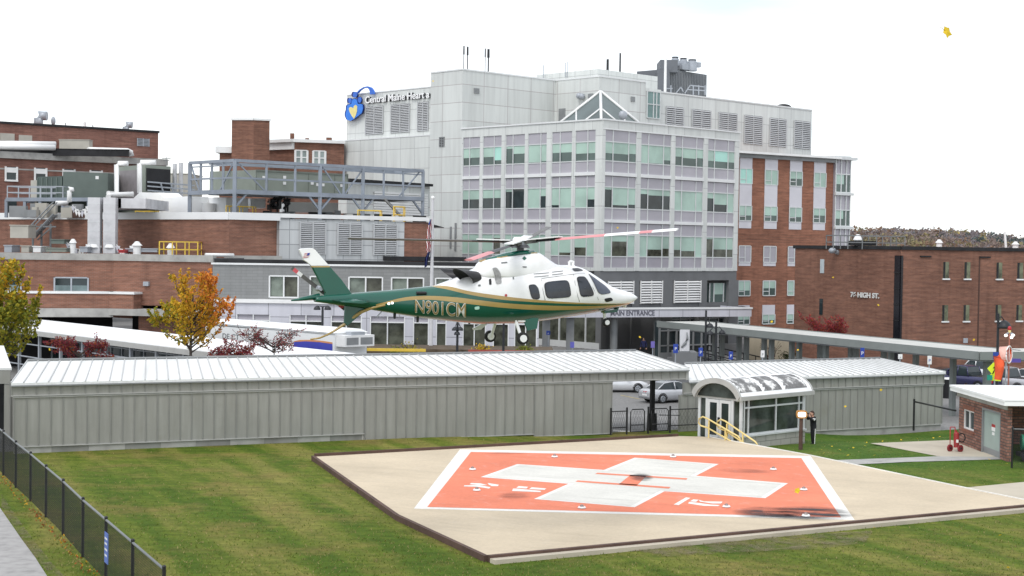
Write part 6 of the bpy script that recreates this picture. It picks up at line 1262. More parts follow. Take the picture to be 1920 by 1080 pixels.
def livery():
 m, t, b = newmat('helicopter_livery'); b.inputs['Roughness'].default_value = .22; b.inputs['Coat Weight'].default_value = .4; b.inputs['Coat Roughness'].default_value = .08
 se = t.nodes.new('ShaderNodeSeparateXYZ'); t.links.new(t.nodes.new('ShaderNodeTexCoord').outputs['Object'], se.inputs[0])
 def mr(v, a, c):
  n = t.nodes.new('ShaderNodeMapRange'); n.inputs[1].default_value = a; n.inputs[2].default_value = c; t.links.new(v, n.inputs[0]); return n.outputs[0]
 xn, zn = mr(se.outputs[0], XA, XB), mr(se.outputs[2], ZA, ZBm); above = {}
 for k, pts in lines.items():
  fc = t.nodes.new('ShaderNodeFloatCurve'); cv = fc.mapping.curves[0]; pp = []
  for p in pts: x, z = HX(*p, off=.72); pp.append(((x - XA) / (XB - XA), (z - ZA) / (ZBm - ZA)))
  pp = [(0.0, pp[0][1])] + pp + [(1.0, pp[-1][1])]
  while len(cv.points) < len(pp): cv.points.new(.5, .5)
  for q, v in zip(cv.points, pp): q.location = v; q.handle_type = 'AUTO'
  fc.mapping.update(); t.links.new(xn, fc.inputs['Value'])
  g = t.nodes.new('ShaderNodeMath'); g.operation = 'GREATER_THAN'; t.links.new(zn, g.inputs[0]); t.links.new(fc.outputs[0], g.inputs[1]); above[k] = g.outputs[0]
 g = t.nodes.new('ShaderNodeMath'); g.operation = 'GREATER_THAN'; t.links.new(se.outputs[0], g.inputs[0]); g.inputs[1].default_value = HX(826, 540, .6)[0]
 c = _mix(t, above['d'], GREEN, GOLD); c = _mix(t, above['c'], c, GREEN); c = _mix(t, above['b'], c, GOLD)
 gx = t.nodes.new('ShaderNodeMath'); gx.operation = 'MULTIPLY'; t.links.new(above['a'], gx.inputs[0]); t.links.new(g.outputs[0], gx.inputs[1]); c = _mix(t, gx.outputs[0], c, WHITE)
 g2 = t.nodes.new('ShaderNodeMath'); g2.operation = 'GREATER_THAN'; t.links.new(se.outputs[0], g2.inputs[0]); g2.inputs[1].default_value = HX(706, 570, .35)[0]; c = _mix(t, g2.outputs[0], GREEN, c)
 n = _noise(t, _coord(t, False), 1.5, 5); c = _mix(t, 1, c, _ramp(t, n, [(.3, (.88, .88, .88)), (.6, (1, 1, 1))]), 'MULTIPLY')
 t.links.new(c, b.inputs['Base Color']); return m
M['livery'] = livery()
def paint(name, c, rough=.22):
 m = plain(name, c, rough, .06, 1.2); m.node_tree.nodes['Principled BSDF'].inputs['Coat Weight'].default_value = .4; return m
M['hwhite'] = paint('helicopter_white', WHITE); M['hgreen'] = paint('helicopter_green', GREEN); M['hgold'] = paint('helicopter_gold', GOLD)
M['hglass'] = glass('helicopter_glass', (.018, .022, .030), .04, .6, .6, 1.5); M['hscreen'] = glass('windscreen_glass', (.055, .065, .095), .04, .7, .4, 1.0); M['rubber'] = plain('tyre_rubber', (.02, .02, .02), .8, .2, 5)
fus = build(MB().loft(rings, 0), 'fuselage', M['livery'], heli, local=True)
# engine cowling
ctop = smoothf(prof_fn([HX(*p) for p in ((868, 515), (874, 511), (886, 505.5), (897, 501), (901, 490.5), (915, 485.5), (935, 481), (965, 476), (1000, 473), (1009, 474), (1024, 485), (1040, 495.5), (1058, 498), (1066, 500))]), .03)
cw = smoothf(prof_fn([(HX(x, 500)[0], v) for x, v in ((868, .12), (880, .34), (905, .60), (940, .66), (980, .62), (1015, .52), (1045, .40), (1066, .12))]), .1)
cb0 = HX(960, 522)[1]; cbot = lambda x: cb0 - .1; czm = lambda x: cb0 + .10
CX0, CX1 = HX(868, 515)[0], HX(1066, 500)[0]; rings = [ringx(lerp(CX0, CX1, k / 50), lambda x: max(ctop(x), cb0 + .12), cbot, cw, czm, 2.9, 2.0, 32) for k in range(51)]
cow = build(MB().loft(rings, 0), 'engine_cowling', M['hwhite'], heli, local=True)
def cow_y(x, z):
 if not (CX0 < x < CX1): return 0
 h = max(ctop(x), cb0 + .12) - czm(x)
 if z < czm(x): return cw(x) if z > cb0 - .1 else 0
 t = (z - czm(x)) / h
 return 0 if t >= 1 else cw(x) * (1 - t ** 2.9) ** (1 / 2.9)
def surf(x, z): return max(fus_y(x, z), cow_y(x, z))
def side_pt(px, py):
 off = .75
 for _ in range(5): x, z = HX(px, py, off); off = surf(x, z)
 return x, z
def patch(name, pix, mat, lift=.012, parent=fus, both=True, rings_=7, sub=5, grow=1.0):
 P = [side_pt(*p) for p in pix]; cx_, cz_ = sum(p[0] for p in P) / len(P), sum(p[1] for p in P) / len(P)
 P = [(cx_ + (x - cx_) * grow, cz_ + (z - cz_) * grow) for x, z in P]; loop = []
 for i in range(len(P)):
  for s in range(sub): t = s / sub; q = P[(i + 1) % len(P)]; loop.append((lerp(P[i][0], q[0], t), lerp(P[i][1], q[1], t)))
 # soften corners
 for _ in range(2): loop = [((loop[i - 1][0] + 2 * loop[i][0] + loop[(i + 1) % len(loop)][0]) / 4, (loop[i - 1][1] + 2 * loop[i][1] + loop[(i + 1) % len(loop)][1]) / 4) for i in range(len(loop))]
 mb = MB(); n = len(loop)
 for sgn in ((-1, 1) if both else (-1,)):
  b = len(mb.v)
  for k in range(rings_ + 1):
   f = 1 - k / rings_ * .98
   for x, z in loop: xx, zz = cx_ + (x - cx_) * f, cz_ + (z - cz_) * f; mb.v.append(Vector((xx, sgn * (surf(xx, zz) + lift), zz)))
  for k in range(rings_):
   for i in range(n): j = (i + 1) % n; mb.f.append([b + k * n + i, b + k * n + j, b + (k + 1) * n + j, b + (k + 1) * n + i]); mb.m.append(0); mb.smooth.append(True)
  if not both: break
 return build(mb, name, mat, parent, local=True, fix=False)
def two(name, pix, mat, fr=1.10):
 f = patch(name + '_frame', pix, M['black'], .010, fus, False, grow=fr); patch(name, pix, mat, .020, f, False)
two('rear_window', [(991, 535.5), (1003, 534), (1009, 541), (1012, 557), (1008, 560.5), (997, 559)], M['hglass'])
two('cabin_window', [(1020, 529.5), (1061, 525.5), (1066, 530), (1070, 552), (1066, 557), (1029, 559.5), (1024, 553)], M['hglass'], 1.05)
two('cockpit_window', [(1081.5, 522.5), (1086, 519.5), (1097.5, 519.5), (1112.5, 548), (1111.5, 554), (1093, 556), (1088, 552)], M['hglass'], 1.07)
two('windscreen', [(1102, 512), (1112, 519), (1124, 528), (1135, 536), (1143, 544.5), (1144, 549), (1128, 552), (1121, 547.5)], M['hscreen'], 1.05)
patch('nose_panel', [(1132, 560), (1146, 557.5), (1150, 563.5), (1136, 567)], M['black'], .012, fus, False)
patch('roof_window', [(1071, 503), (1084, 502), (1095, 507), (1077, 509)], M['hglass'], .014, fus, False)
patch('air_intake', [(922, 502.5), (931, 501), (939, 513), (941, 531), (930, 533.5), (927.5, 517)], plain('intake_mesh', (.30, .30, .30), .5, .2, 8), .016, cow, False)
patch('louvre_slot', [(916, 523.5), (921, 522), (921.5, 533.5), (917, 534.5)], M['black'], .014, cow, False)
for y, a, b in ((512, 1000, 1030), (508.5, 1034, 1056), (517.5, 1001, 1029), (513.5, 1034, 1056)): patch('vent_slot', [(a, y + .8), (b, y - 1.6), (b, y), (a, y + 2.4)], M['grey'], .013, cow, False)
for q in ([(939, 491.5), (951, 490.5), (951, 493), (939, 494)], [(979, 499), (988, 499.5), (987, 502), (980, 501.5)], [(961, 519), (963.5, 519), (964, 523.5), (961.5, 524)], [(896, 533.5), (901, 533), (901, 536.5), (896, 537)]): patch('access_panel', q, M['rail'], .013, cow, False)
patch('emblem', [(978.5, 484), (981, 482), (983, 480), (985, 482), (987.5, 484), (985, 486), (983, 488), (981, 486)], M['hgreen'], .014, cow, False)
patch('round_badge', [(945.5, 553.5), (948.5, 550.5), (951.5, 553.5), (948.5, 556.5)], M['red'], .013, fus, False)
patch('pale_panel', [(889.5, 575.5), (898.5, 574), (899, 580), (890, 581)], plain('pale_mint', (.45, .72, .62), .4, .05), .013, fus, False)
for (x, y) in ((728.5, 569.3), (735, 568)): patch('position_light', [(x - 2.2, y - 2), (x + 2.2, y - 2), (x + 2.2, y + 2), (x - 2.2, y + 2)], plain('lit_lamp', (.9, .9, .9), .3, .02, emit=(1, 1, 1), es=2.0), .03, fus, False)
# door seams
def seam(pix, nm='door_seam'):
 pts = []
 for p in pix: x, z = side_pt(*p); pts.append(Vector((x, -(surf(x, z) + .004), z)))
 build(MB().tube(pts, .008, 4), nm, M['grey'], fus, local=True)
seam([(1075, 514), (1078, 530), (1083, 555), (1087, 566)]); seam([(1015, 524), (1018, 545), (1022, 563)]); seam([(1015, 522), (1045, 518), (1075, 514), (1096, 512), (1112, 540), (1122, 562)])
# mast fairing: green top with a gold edge
ft = prof_fn([HX(*p) for p in ((910, 485), (930, 478.5), (950, 472.5), (975, 469), (1000, 468), (1003, 471))]); fb = lambda x: ctop(x) - .06; FX0, FX1 = HX(910, 485)[0], HX(1003, 470)[0]
fw = prof_fn([(FX0, .05), (FX0 + .3, .26), (FX0 + .8, .36), (FX1 - .3, .33), (FX1, .08)])
build(MB().loft([ringx(lerp(FX0, FX1, k / 24), lambda x: max(ft(x), fb(x) + .03), fb, fw, lambda x: fb(x) + .3 * max(ft(x) - fb(x), .03), 2.2, 2.0, 20) for k in range(25)]), 'mast_fairing', M['hgreen'], heli, local=True)
pts = []
for x_ in (905, 920, 940, 965, 990, 1007): x, z = side_pt(x_, {905: 490.5, 920: 486.5, 940: 483, 965: 478.5, 990: 475.5, 1007: 474.5}[x_]); pts.append(Vector((x, -(surf(x, z) + .006), z)))
build(MB().tube(pts, .025, 5), 'gold_edge', M['hgold'], cow, local=True)
# exhausts
for sgn in (-1, 1):
 x, z = HX(888, 521, .55); p0 = Vector((x + .12, sgn * .34, z + .0)); p1 = Vector((x - .36, sgn * .62, z + .04)); ax = (p1 - p0).normalized(); mb = MB()
 e1 = Vector((0, 0, 1)); e2 = ax.cross(e1).normalized()
 def orng(c, r): return [c + e1 * r * .78 * math.sin(2 * math.pi * i / 18) + e2 * r * math.cos(2 * math.pi * i / 18) + ax * (.34 * math.sin(2 * math.pi * i / 18 + (0 if True else 0)) * (r / .27)) * (1 if c is p1 else 0) for i in range(18)]
 mb.loft([orng(p0, .25), orng(p1, .27)], 0, False); mb.loft([orng(p1, .27), [q - ax * .2 for q in orng(p1, .24)], [p0] * 18], 1, False)
 ex_ = build(mb, 'exhaust', [M['black'], M['dark']], heli, local=True)
# tail fin, ventral fin, stabiliser
def slab(name, pix, th, mat, parent=heli, off=0.0, mats=None, split=None):
 P = [HX(*p) for p in pix]; mb = MB(); n = len(P); cx_, cz_ = sum(p[0] for p in P) / n, sum(p[1] for p in P) / n
 L0 = [Vector((x, off - th, z)) for x, z in [(cx_ + (x - cx_) * .93, cz_ + (z - cz_) * .97) for x, z in P]]; L1 = [Vector((x, off, z)) for x, z in P]; L2 = [Vector((p.x, off + th, p.z)) for p in L0]
 mb.loft([L0, L1, L2], 0, True, False); return build(mb, name, mat, parent, local=True)
slab('tail_fin', [(583, 499.8), (617, 499.4), (640, 524), (659, 549), (668, 556), (604, 556), (609, 550)], .09, M['hgreen'])
fcap = slab('fin_tip', [(559.5, 468), (564, 466), (585, 464.8), (590, 467.5), (617.3, 498.2), (583, 498.6), (574, 491), (568, 488)], .09, M['hwhite'])
slab('fin_stripe', [(582, 498.8), (617.6, 498.5), (618.6, 501), (583, 501.2)], .093, M['hgold'], fcap)
mb = MB(); a, b_, c, d = [HX(*p, off=.10) for p in ((571, 475), (581.5, 474), (578, 482.5), (568, 484))]
q = [Vector((p[0], -.103, p[1])) for p in (a, b_, c, d)]
mb.add(q, [(0, 1, 2, 3)], 0); nst = 7
for k in range(0, nst, 1):
 if k % 2: mb.add([lerp_v(q[0], q[3], k / nst) + Vector((0, -.003, 0)), lerp_v(q[1], q[2], k / nst) + Vector((0, -.003, 0)), lerp_v(q[1], q[2], (k + 1) / nst) + Vector((0, -.003, 0)), lerp_v(q[0], q[3], (k + 1) / nst) + Vector((0, -.003, 0))], [(0, 1, 2, 3)], 1)
mb.add([lerp_v(q[0], q[1], .55) + Vector((0, -.006, 0)), q[1] + Vector((0, -.006, 0)), lerp_v(q[1], q[2], .55) + Vector((0, -.006, 0)), lerp_v(lerp_v(q[0], q[1], .55), lerp_v(q[3], q[2], .55), .55) + Vector((0, -.006, 0))], [(0, 1, 2, 3)], 2)
build(mb, 'flag_decal', [plain('flag_red', (.50, .10, .11), .4, .05), M['white'], M['blue']], fcap, local=True, fix=False)
vf = slab('ventral_fin', [(646, 570), (680, 572), (690, 579), (664, 600), (650, 611), (644, 606)], .05, M['hgreen'])
pts = [HX(*p, off=.30) for p in ((722, 571.5), (700, 577), (680, 586), (664, 598), (648, 610.5), (632, 621), (618, 629), (603, 635), (586, 637.5))]
build(MB().tube([Vector((x, -.33 + .33 * min(1, k / 3), z)) for k, (x, z) in enumerate(pts)], [.03, .045, .05, .05, .045, .035, .03, .028, .025], 6), 'tail_skid', M['hgold'], heli, local=True)
mb = MB()
for sgn in (-1, 1):
 xa, za = HX(655, 562); span = 1.45; xt = HX(575, 566.5, span)[0] if sgn < 0 else HX(575, 566.5, span)[0]
 x_le, x_te = xa + .55, xa - .55; zt_ = HX(575, 566.8, span)[1]
 mb.loft([[Vector((x_te, sgn * .15, za)), Vector(((x_le + x_te) / 2, sgn * .15, za + .06)), Vector((x_le, sgn * .15, za)), Vector(((x_le + x_te) / 2, sgn * .15, za - .06))], [Vector((x_te - .02, sgn * span, zt_)), Vector(((x_le + x_te) / 2, sgn * span, zt_ + .035)), Vector((x_le - .35, sgn * span, zt_)), Vector(((x_le + x_te) / 2, sgn * span, zt_ - .035))]], 0, True, True)
build(mb, 'stabiliser', M['hgreen'], heli, local=True)
# tail cone and tail rotor (at rest)
xt, zt_ = HX(592, 561); build(MB().loft([[Vector((xt + .1, .13 * math.cos(t), zt_ + .08 + .10 * math.sin(t))) for t in [k * math.pi / 6 for k in range(12)]], [Vector((xt - .45, .06 * math.cos(t), zt_ + .0 + .05 * math.sin(t))) for t in [k * math.pi / 6 for k in range(12)]], [Vector((xt - .72, .02 * math.cos(t), zt_ - .04 + .02 * math.sin(t))) for t in [k * math.pi / 6 for k in range(12)]]]), 'tail_cone', M['hgreen'], heli, local=True)
xr, zr_ = HX(597, 541, -.35); hubp = Vector((xr, .35, zr_)); mb = MB(); mb.cyl(hubp + Vector((0, -.32, 0)), hubp + Vector((0, .06, 0)), .06, .09, 10); th_ = build(mb, 'tail_rotor_hub', M['galv'], heli, local=True)
M['bladeg'] = plain('blade_grey', (.11, .105, .10), .5, .1); M['bladew'] = plain('blade_white', (.80, .80, .80), .4, .05); M['bladep'] = plain('blade_red', (.62, .10, .12), .4, .08)
for ang in (math.radians(143), math.radians(323)):
 d = Vector((math.cos(ang), 0, math.sin(ang))); s = Vector((-d.z, 0, d.x)); mb = MB()
 for k, (r0_, r1_) in enumerate(((.08, .45), (.45, .62), (.62, .78), (.78, .93), (.93, 1.0))): mb.hexa([hubp + d * r + s * e + Vector((0, y, 0)) for y in (-.012, .012) for r, e in ((r0_, -.055), (r1_, -.055), (r1_, .055), (r0_, .055))], (0, 0, 1, 2, 0)[k])
 build(mb, 'tail_rotor_blade', [M['bladeg'], M['bladew'], M['bladep']], th_, local=True)
# main rotor head and blades (at rest)
x, z = HX(976, 455); hub = Vector((x, 0, z)); _, zmb = HX(976, 474)
mb = MB(); mb.cyl((x, 0, zmb), (x, 0, z - .05), .12, .10, 12); mb.cyl((x, 0, z - .16), (x, 0, z - .06), .30, .24, 14); mb.cyl((x, 0, z - .32), (x, 0, z - .28), .22, .22, 12); rh = build(mb, 'rotor_head', plain('rotor_grey', (.10, .10, .11), .4, .2, 4), heli, local=True)
build(MB().cyl((x, 0, z + .06), (x, 0, z + .17), .26, .20, 14), 'rotor_cap', M['hwhite'], rh, local=True)
build(MB().cyl((x, 0, z - .06), (x, 0, z + .06), .20, .20, 14), 'hub_plate', M['galv'], rh, local=True)
def worlddir(p): return Vector((p.dot(HH), p.dot(HLv), p.z))
hubw = HO + HH * hub.x + Vector((0, 0, hub.z))
def blade(az, tipy, segs, tilt=.1):
 """az: plan direction in the place, tipy: picture row its tip reaches"""
 d = Vector((math.cos(az), math.sin(az), 0)); tipxy = hubw + d * 5.45
 dd = _F; Y = tipxy.y; pz_ = CAMH  # height of the tip from its row
 px = 960 + FPX * tipxy.x / Y; tz = V(px, tipy, Y).z
 tip = worlddir(Vector((tipxy.x, tipxy.y, tz)) - HO); dv = (tip - hub); Ln = dv.length; dv.normalize(); sd = dv.cross(Vector((0, 0, 1))).normalized(); up = sd.cross(dv)
 mb = MB()
 mb.hexa([hub + dv * r + sd * e + up * y for y in (-.05, .05) for r, e in ((.15, -.09), (.55, -.07), (.55, .07), (.15, .09))], 0)
 for k, (r0_, r1_, mi) in enumerate(segs):
  c0, c1 = (.09 if r0_ < .6 else .14), (.14 if r1_ > .6 else .09)
  rows = []
  for r, cc in ((r0_, c0), (r1_, c1)): droop = -.05 * (r / 5.5) ** 2; rows.append([hub + dv * r + up * (droop) + sd * (cc * e) + up * (cc * e * tilt + t_) for e, t_ in ((-1, 0), (-.4, .035), (.5, .028), (1, 0), (.5, -.018), (-.4, -.022))])
  mb.loft(rows, mi, True, False)
 b = build(mb, 'rotor_blade', [M['bladeg'], M['bladew'], M['bladep'], M['black'], plain('blade_pink', (.62, .25, .26), .45, .08)], rh, local=True)
 mb = MB()
 mb.hexa([hub + dv * r + sd * e + up * y for y in (.05, .085) for r, e in ((.30, -.13), (1.35, -.15), (1.35, .15), (.30, .13))], 0); build(mb, 'blade_cuff', M['bladew'], b, local=True)
blade(math.radians(167), 444.5, [(.4, 1.5, 3), (1.5, 5.5, 0)], -.12)
blade(math.radians(-26), 425.5, [(.4, 1.2, 3), (1.2, 2.8, 4), (2.8, 3.9, 1), (3.9, 4.3, 4), (4.3, 5.05, 1)], -.24)
blade(math.radians(255), 484, [(.4, 3.4, 3), (3.4, 5.5, 4)], .02)
blade(math.radians(80), 424, [(.4, 5.5, 0)], .02)
# undercarriage
def wheel(name, px, py, off, r, lab_par):
 x, z = HX(px, py, off); c = Vector((x, -off, z)); mb = MB(); mb.loft([mb.ring(c + Vector((0, y, 0)), (0, 1, 0), rr_, 20) for y, rr_ in ((-.075, r * .72), (-.07, r * .92), (-.03, r), (.03, r), (.07, r * .92), (.075, r * .72))]); t_ = build(mb, 'tyre', M['rubber'], lab_par, local=True)
 mb = MB(); mb.cyl(c + Vector((0, -.085, 0)), c + Vector((0, .085, 0)), r * .6, r * .6, 16); h = build(mb, 'wheel_rim', M['hwhite'], lab_par, local=True); return c
def leg_root(nm): return build(MB(), nm, M['galv'], heli, local=True)
c = None
def gear(px, py, off, r, topx, topy, name):
 x, z = HX(px, py, off); xt_, zt2 = HX(topx, topy, off * .8); mb = MB(); mb.cyl((xt_, -off * .8, zt2), (x, -(abs(off) - .10) * (1 if off > 0 else -1) if off else .1, z), .055, .05, 8); mb.cyl((x, -off * .9, z), (x, -off, z), .04, .04, 8); g_ = build(mb, name, M['hwhite'], heli, local=True); wheel('wheel', px, py, off, r, g_); return g_
gear(980, 634.5, 1.12, .185, 968, 604, 'main_gear'); gear(919, 630.5, -1.12, .185, 930, 600, 'main_gear'); gear(1137, 604.5, 0.06, .13, 1133, 582, 'nose_gear')
slab('gear_door', [(959.5, 597), (977, 592.5), (988, 593), (985, 613), (966.5, 617)], .03, M['hgreen'], heli, -1.0)
slab('gear_door', [(903, 619), (924, 608), (932, 610), (920, 621), (906, 622.5)], .03, M['hwhite'], heli, .9)
slab('nose_gear_door', [(1128, 583), (1152, 579), (1159, 574), (1154, 585), (1130, 587)], .16, M['hgreen'], heli, 0)
patch('sponson_step', [(944, 587), (1015, 583.5), (1016, 585.5), (945, 589.5)], M['hgreen'], .06, fus, False)
x, z = HX(1171, 573, .05); build(MB().sphere((x, -.05, z), .07, .07, .07), 'landing_light', M['white'], heli, local=True)
x, z = HX(972, 602.5, 1.04); mb = MB(); mb.cyl((x - .07, -1.035, z), (x - .07, -1.045, z), .035, .035, 8); mb.box(x - .01, x + .22, -1.045, -1.035, z - .015, z + .025); build(mb, 'door_decal', M['white'], heli, local=True)
# wire cutter and roof aerials
mb = MB()
for a, b_, r in (((1066, 499), (1066, 490), .04), ((1066, 490), (1072, 490), .035), ((1073, 500), (1074, 489), .04), ((1076, 500), (1072, 493), .03)): p, q = HX(*a), HX(*b_); mb.cyl((p[0], -.05, p[1]), (q[0], -.05, q[1]), r, r, 6)
build(mb, 'wire_cutter', M['hwhite'], heli, local=True)
p, q = HX(705, 594), HX(722, 574); build(MB().cyl((p[0], -.1, p[1]), (q[0], -.1, q[1]), .018, .018, 5), 'belly_aerial', M['galv'], heli, local=True)
mb = MB()
for a in (740, 783, 880): x, z = HX(a, 600 if a > 800 else (590 if a < 760 else 597)); mb.cyl((x, 0, z + .1), (x, 0, z - .12), .05, .035, 8)
build(mb, 'belly_lamp', M['black'], heli, local=True)
x, z = HX(789, 549.5, .35); mb = MB(); mb.cyl((x - .15, -.40, z), (x + .15, -.42, z), .05, .05, 8); build(mb, 'boom_light', M['black'], heli, local=True)
# registration on the boom, following its side
for nm, dl, bold, mat, sc in (('registration_outline',  .04, .022, M['white'], 1), ('registration', .052, .0, plain('gold_letters', (.30, .215, .085), .4, .08), 1)):
 vs, fs = textmesh('N901CM', 1.0, .004, bold); bt = bmesh.new(); bv = [bt.verts.new(v) for v in vs]
 for f in fs: 
  try: bt.faces.new([bv[i] for i in f])
  except ValueError: pass
 for k in range(1, 12): bmesh.ops.bisect_plane(bt, geom=bt.verts[:] + bt.edges[:] + bt.faces[:], plane_co=(0, k * .06, 0), plane_no=(0, 1, 0))
 bt.verts.index_update(); vs = [v.co.copy() for v in bt.verts]; fs = [[v.index for v in f.verts] for f in bt.faces]; bt.free(); xs = [v.x for v in vs]; lo, hi = min(xs), max(xs)
 mb = MB(); out = []
 for v in vs:
  f = (v.x - lo) / (hi - lo); px = lerp(777.5, 872.5, f); base = lerp(585.5, 594.3, f); px2 = px; py = base - lerp(23.5, 25, f) * (v.y / .70)
  x, z = side_pt(px2, py); out.append(Vector((x, -(surf(x, z) + dl + (.004 if v.z < 0 else 0)), z)))
 mb.add(out, fs); build(mb, nm, mat, fus, local=True, fix=False)
# ================================================================ COVERED RAMP WALKWAY (right) and canopy walkway (left)
ra, rb = G(1234, 602, 3.1), G(1838, 660, 3.1); WRm = wall2(ra, rb); Lrm = math.hypot(rb.x - ra.x, rb.y - ra.y); M['rampm'] = plain('grey_green_fascia', (.22, .24, .23), .5, .07, .6); M['ramproof'] = plain('pale_flat_roof', (.50, .50, .47), .6, .08, .5)
rw = thing('ramp_walkway', 'long flat roofed open walkway on grey posts sloping from the entrance to the right edge', 'walkway', WRm.at(Lrm / 2, -1.2))
c0, c1 = WRm.at(Lrm, 0), WRm.at(Lrm, 0, -4.2); R5 = Vector((.975, .22)); W5b = Wall((c0.x, c0.y), R5)
mb = MB(); mb.wbox(WRm, 0, Lrm, 2.98, 3.05, -4.2, .05); mb.wbox(W5b, .05, 16, 2.975, 3.045, -4.2, .05); build(mb, 'roof', M['ramproof'], rw)
mb = MB(); mb.wbox(WRm, -.02, Lrm, 2.60, 3.12, 0.051, .13); mb.wbox(WRm, 0, Lrm - 1, 2.60, 3.10, -4.3, -4.201); mb.wbox(W5b, -.06, 16, 2.601, 3.118, .051, .13); build(mb, 'fascia', M['rampm'], rw)
mb = MB(); mb.wbox(WRm, 0, Lrm, 2.50, 2.60, -4.1, .0); mb.wbox(W5b, .1, 16, 2.5, 2.599, -4, .0); build(mb, 'soffit', M['grey'], rw)
for x in (1340, 1354, 1386, 1400, 1433, 1447, 1485, 1499, 1538, 1549, 1596, 1606, 1658, 1671, 1718, 1788):
 u = WRm.u(x, 640, -1.2 if x % 2 else -2.2); mb = MB(); o_ = -1.2 if x % 2 else -2.2; mb.wbox(WRm, u - .16, u + .16, -1.8, 2.5, o_ - .16, o_ + .16); build(mb, 'post', M['rampm'], rw)
for u in (1.2, 6, 11): mb = MB(); mb.wbox(W5b, u - .2, u + .2, -1.8, 2.5, -1.4, -1.0); build(mb, 'post', M['rampm'], rw)
mb = MB()
for o_ in (-.4, -3.8):
 for z in (.0, .45, .9): 
  a, b = WRm.at(2, z + .2, o_), WRm.at(Lrm * .55, z - .95, o_); beam(mb, a, b, .04)
 for k in range(12): f = k / 11; p = lerp_v(WRm.at(2, .2, o_), WRm.at(Lrm * .55, -.95, o_), f); beam(mb, p, p + Vector((0, 0, .95)), .035)
build(mb, 'handrails', M['black'], rw); build(MB().hexa([WRm.at(1, -1.4, -.3), WRm.at(Lrm * .58, -1.6, -.3), WRm.at(Lrm * .58, -1.6, -4), WRm.at(1, -1.4, -4), WRm.at(1, .1, -.3), WRm.at(Lrm * .58, -1.05, -.3), WRm.at(Lrm * .58, -1.05, -4), WRm.at(1, .1, -4)]), 'ramp_slab', M['dkgrey'], rw)
wq = V(1400, 640, 131); w_ = thing('garden_wall', 'tan rendered wall behind the walkway posts, left of the brown brick building', 'wall', wq); b_ = V(1484, 640, 126); Wg = wall2(wq, b_); build(MB().wbox(Wg, 0, math.hypot(b_.x - wq.x, b_.y - wq.y), -2, Wg.z(1440, 627), -.3, 0), 'rendered_face', plain('tan_render', (.46, .40, .30), .85, .1, .8), w_); build(MB().wbox(Wg, -.05, math.hypot(b_.x - wq.x, b_.y - wq.y), Wg.z(1440, 627) + .002, Wg.z(1440, 627) + .12, -.35, .06), 'coping', M['conc'], w_)
# vestibule of the main entrance, right of the columns
ve = V(1236, 640, 133.5); vf_ = V(1345, 640, 137); Wv = wall2(ve, vf_); Lv = math.hypot(vf_.x - ve.x, vf_.y - ve.y); vs_ = thing('glazed_lobby', 'dark glazed lobby with metal frames beneath the entrance canopy', 'lobby', ve); lw_ = build(MB().wbox(Wv, 0, Lv, -.6, 2.9, -.6, 0), 'glass_wall', M['pane'], vs_); mb = MB()
for k in range(8): u = lerp(0, Lv, k / 7); mb.wbox(Wv, u - .09, u + .09, -.6, 2.9, 0, .09)
for z in (.9, 2.2): mb.wbox(Wv, .0, Lv, z - .06, z + .06, 0, .085)
mb.wbox(Wv, 0, Lv, -.6, .3, 0, .08); build(mb, 'frames', M['grey'], lw_)
# left canopy walkway
la, lb = G(50, 617, 3.0), G(340, 652, 3.0); WLc = wall2(la, lb); Ll = WLc.u(640, 690); l0_ = -9
lcw = thing('canopy_walkway', 'white roofed open walkway on grey posts behind the red maples at left', 'walkway', WLc.at(0, -1)); rdg = -2.9
mb = MB(); A_ = [WLc.at(l0_, 3.0, 0), WLc.at(Ll, 3.0, 0), WLc.at(Ll, 3.42, rdg), WLc.at(l0_, 3.42, rdg)]; B_ = [WLc.at(l0_, 3.0, 2 * rdg), WLc.at(Ll, 3.0, 2 * rdg), A_[2], A_[3]]
for q in (A_, B_): mb.hexa([p + Vector((0, 0, -.12)) for p in q] + q)
build(mb, 'roof', M['whiteR'], lcw); build(MB().wbox(WLc, l0_, Ll, 2.62, 2.94, 0.01, .10), 'fascia', M['wtrim'], lcw)
for k in range(15): u = lerp(l0_, Ll, k / 14); mb = MB(); mb.wbox(WLc, u - .09, u + .09, -2, 2.62, -.5, -.32); build(mb, 'post', M['galv'], lcw)
mb = MB()
for z in (1.9, 1.0, .4): beam(mb, WLc.at(l0_, z, -.4), WLc.at(Ll, z, -.4), .04)
build(mb, 'rails', M['galv'], lcw); bkp = build(MB().wbox(WLc, l0_, Ll, -2, 2.7, 2 * rdg + .5, 2 * rdg + .6), 'rear_glass', M['pane'], lcw); mb = MB()
for k in range(30): u = lerp(l0_, Ll, k / 29); mb.wbox(WLc, u - .05, u + .05, -2, 2.7, 2 * rdg + .6, 2 * rdg + .68)
mb.wbox(WLc, l0_, Ll, 1.7, 1.78, 2 * rdg + .6, 2 * rdg + .67); build(mb, 'glazing_bars', M['galv'], bkp)
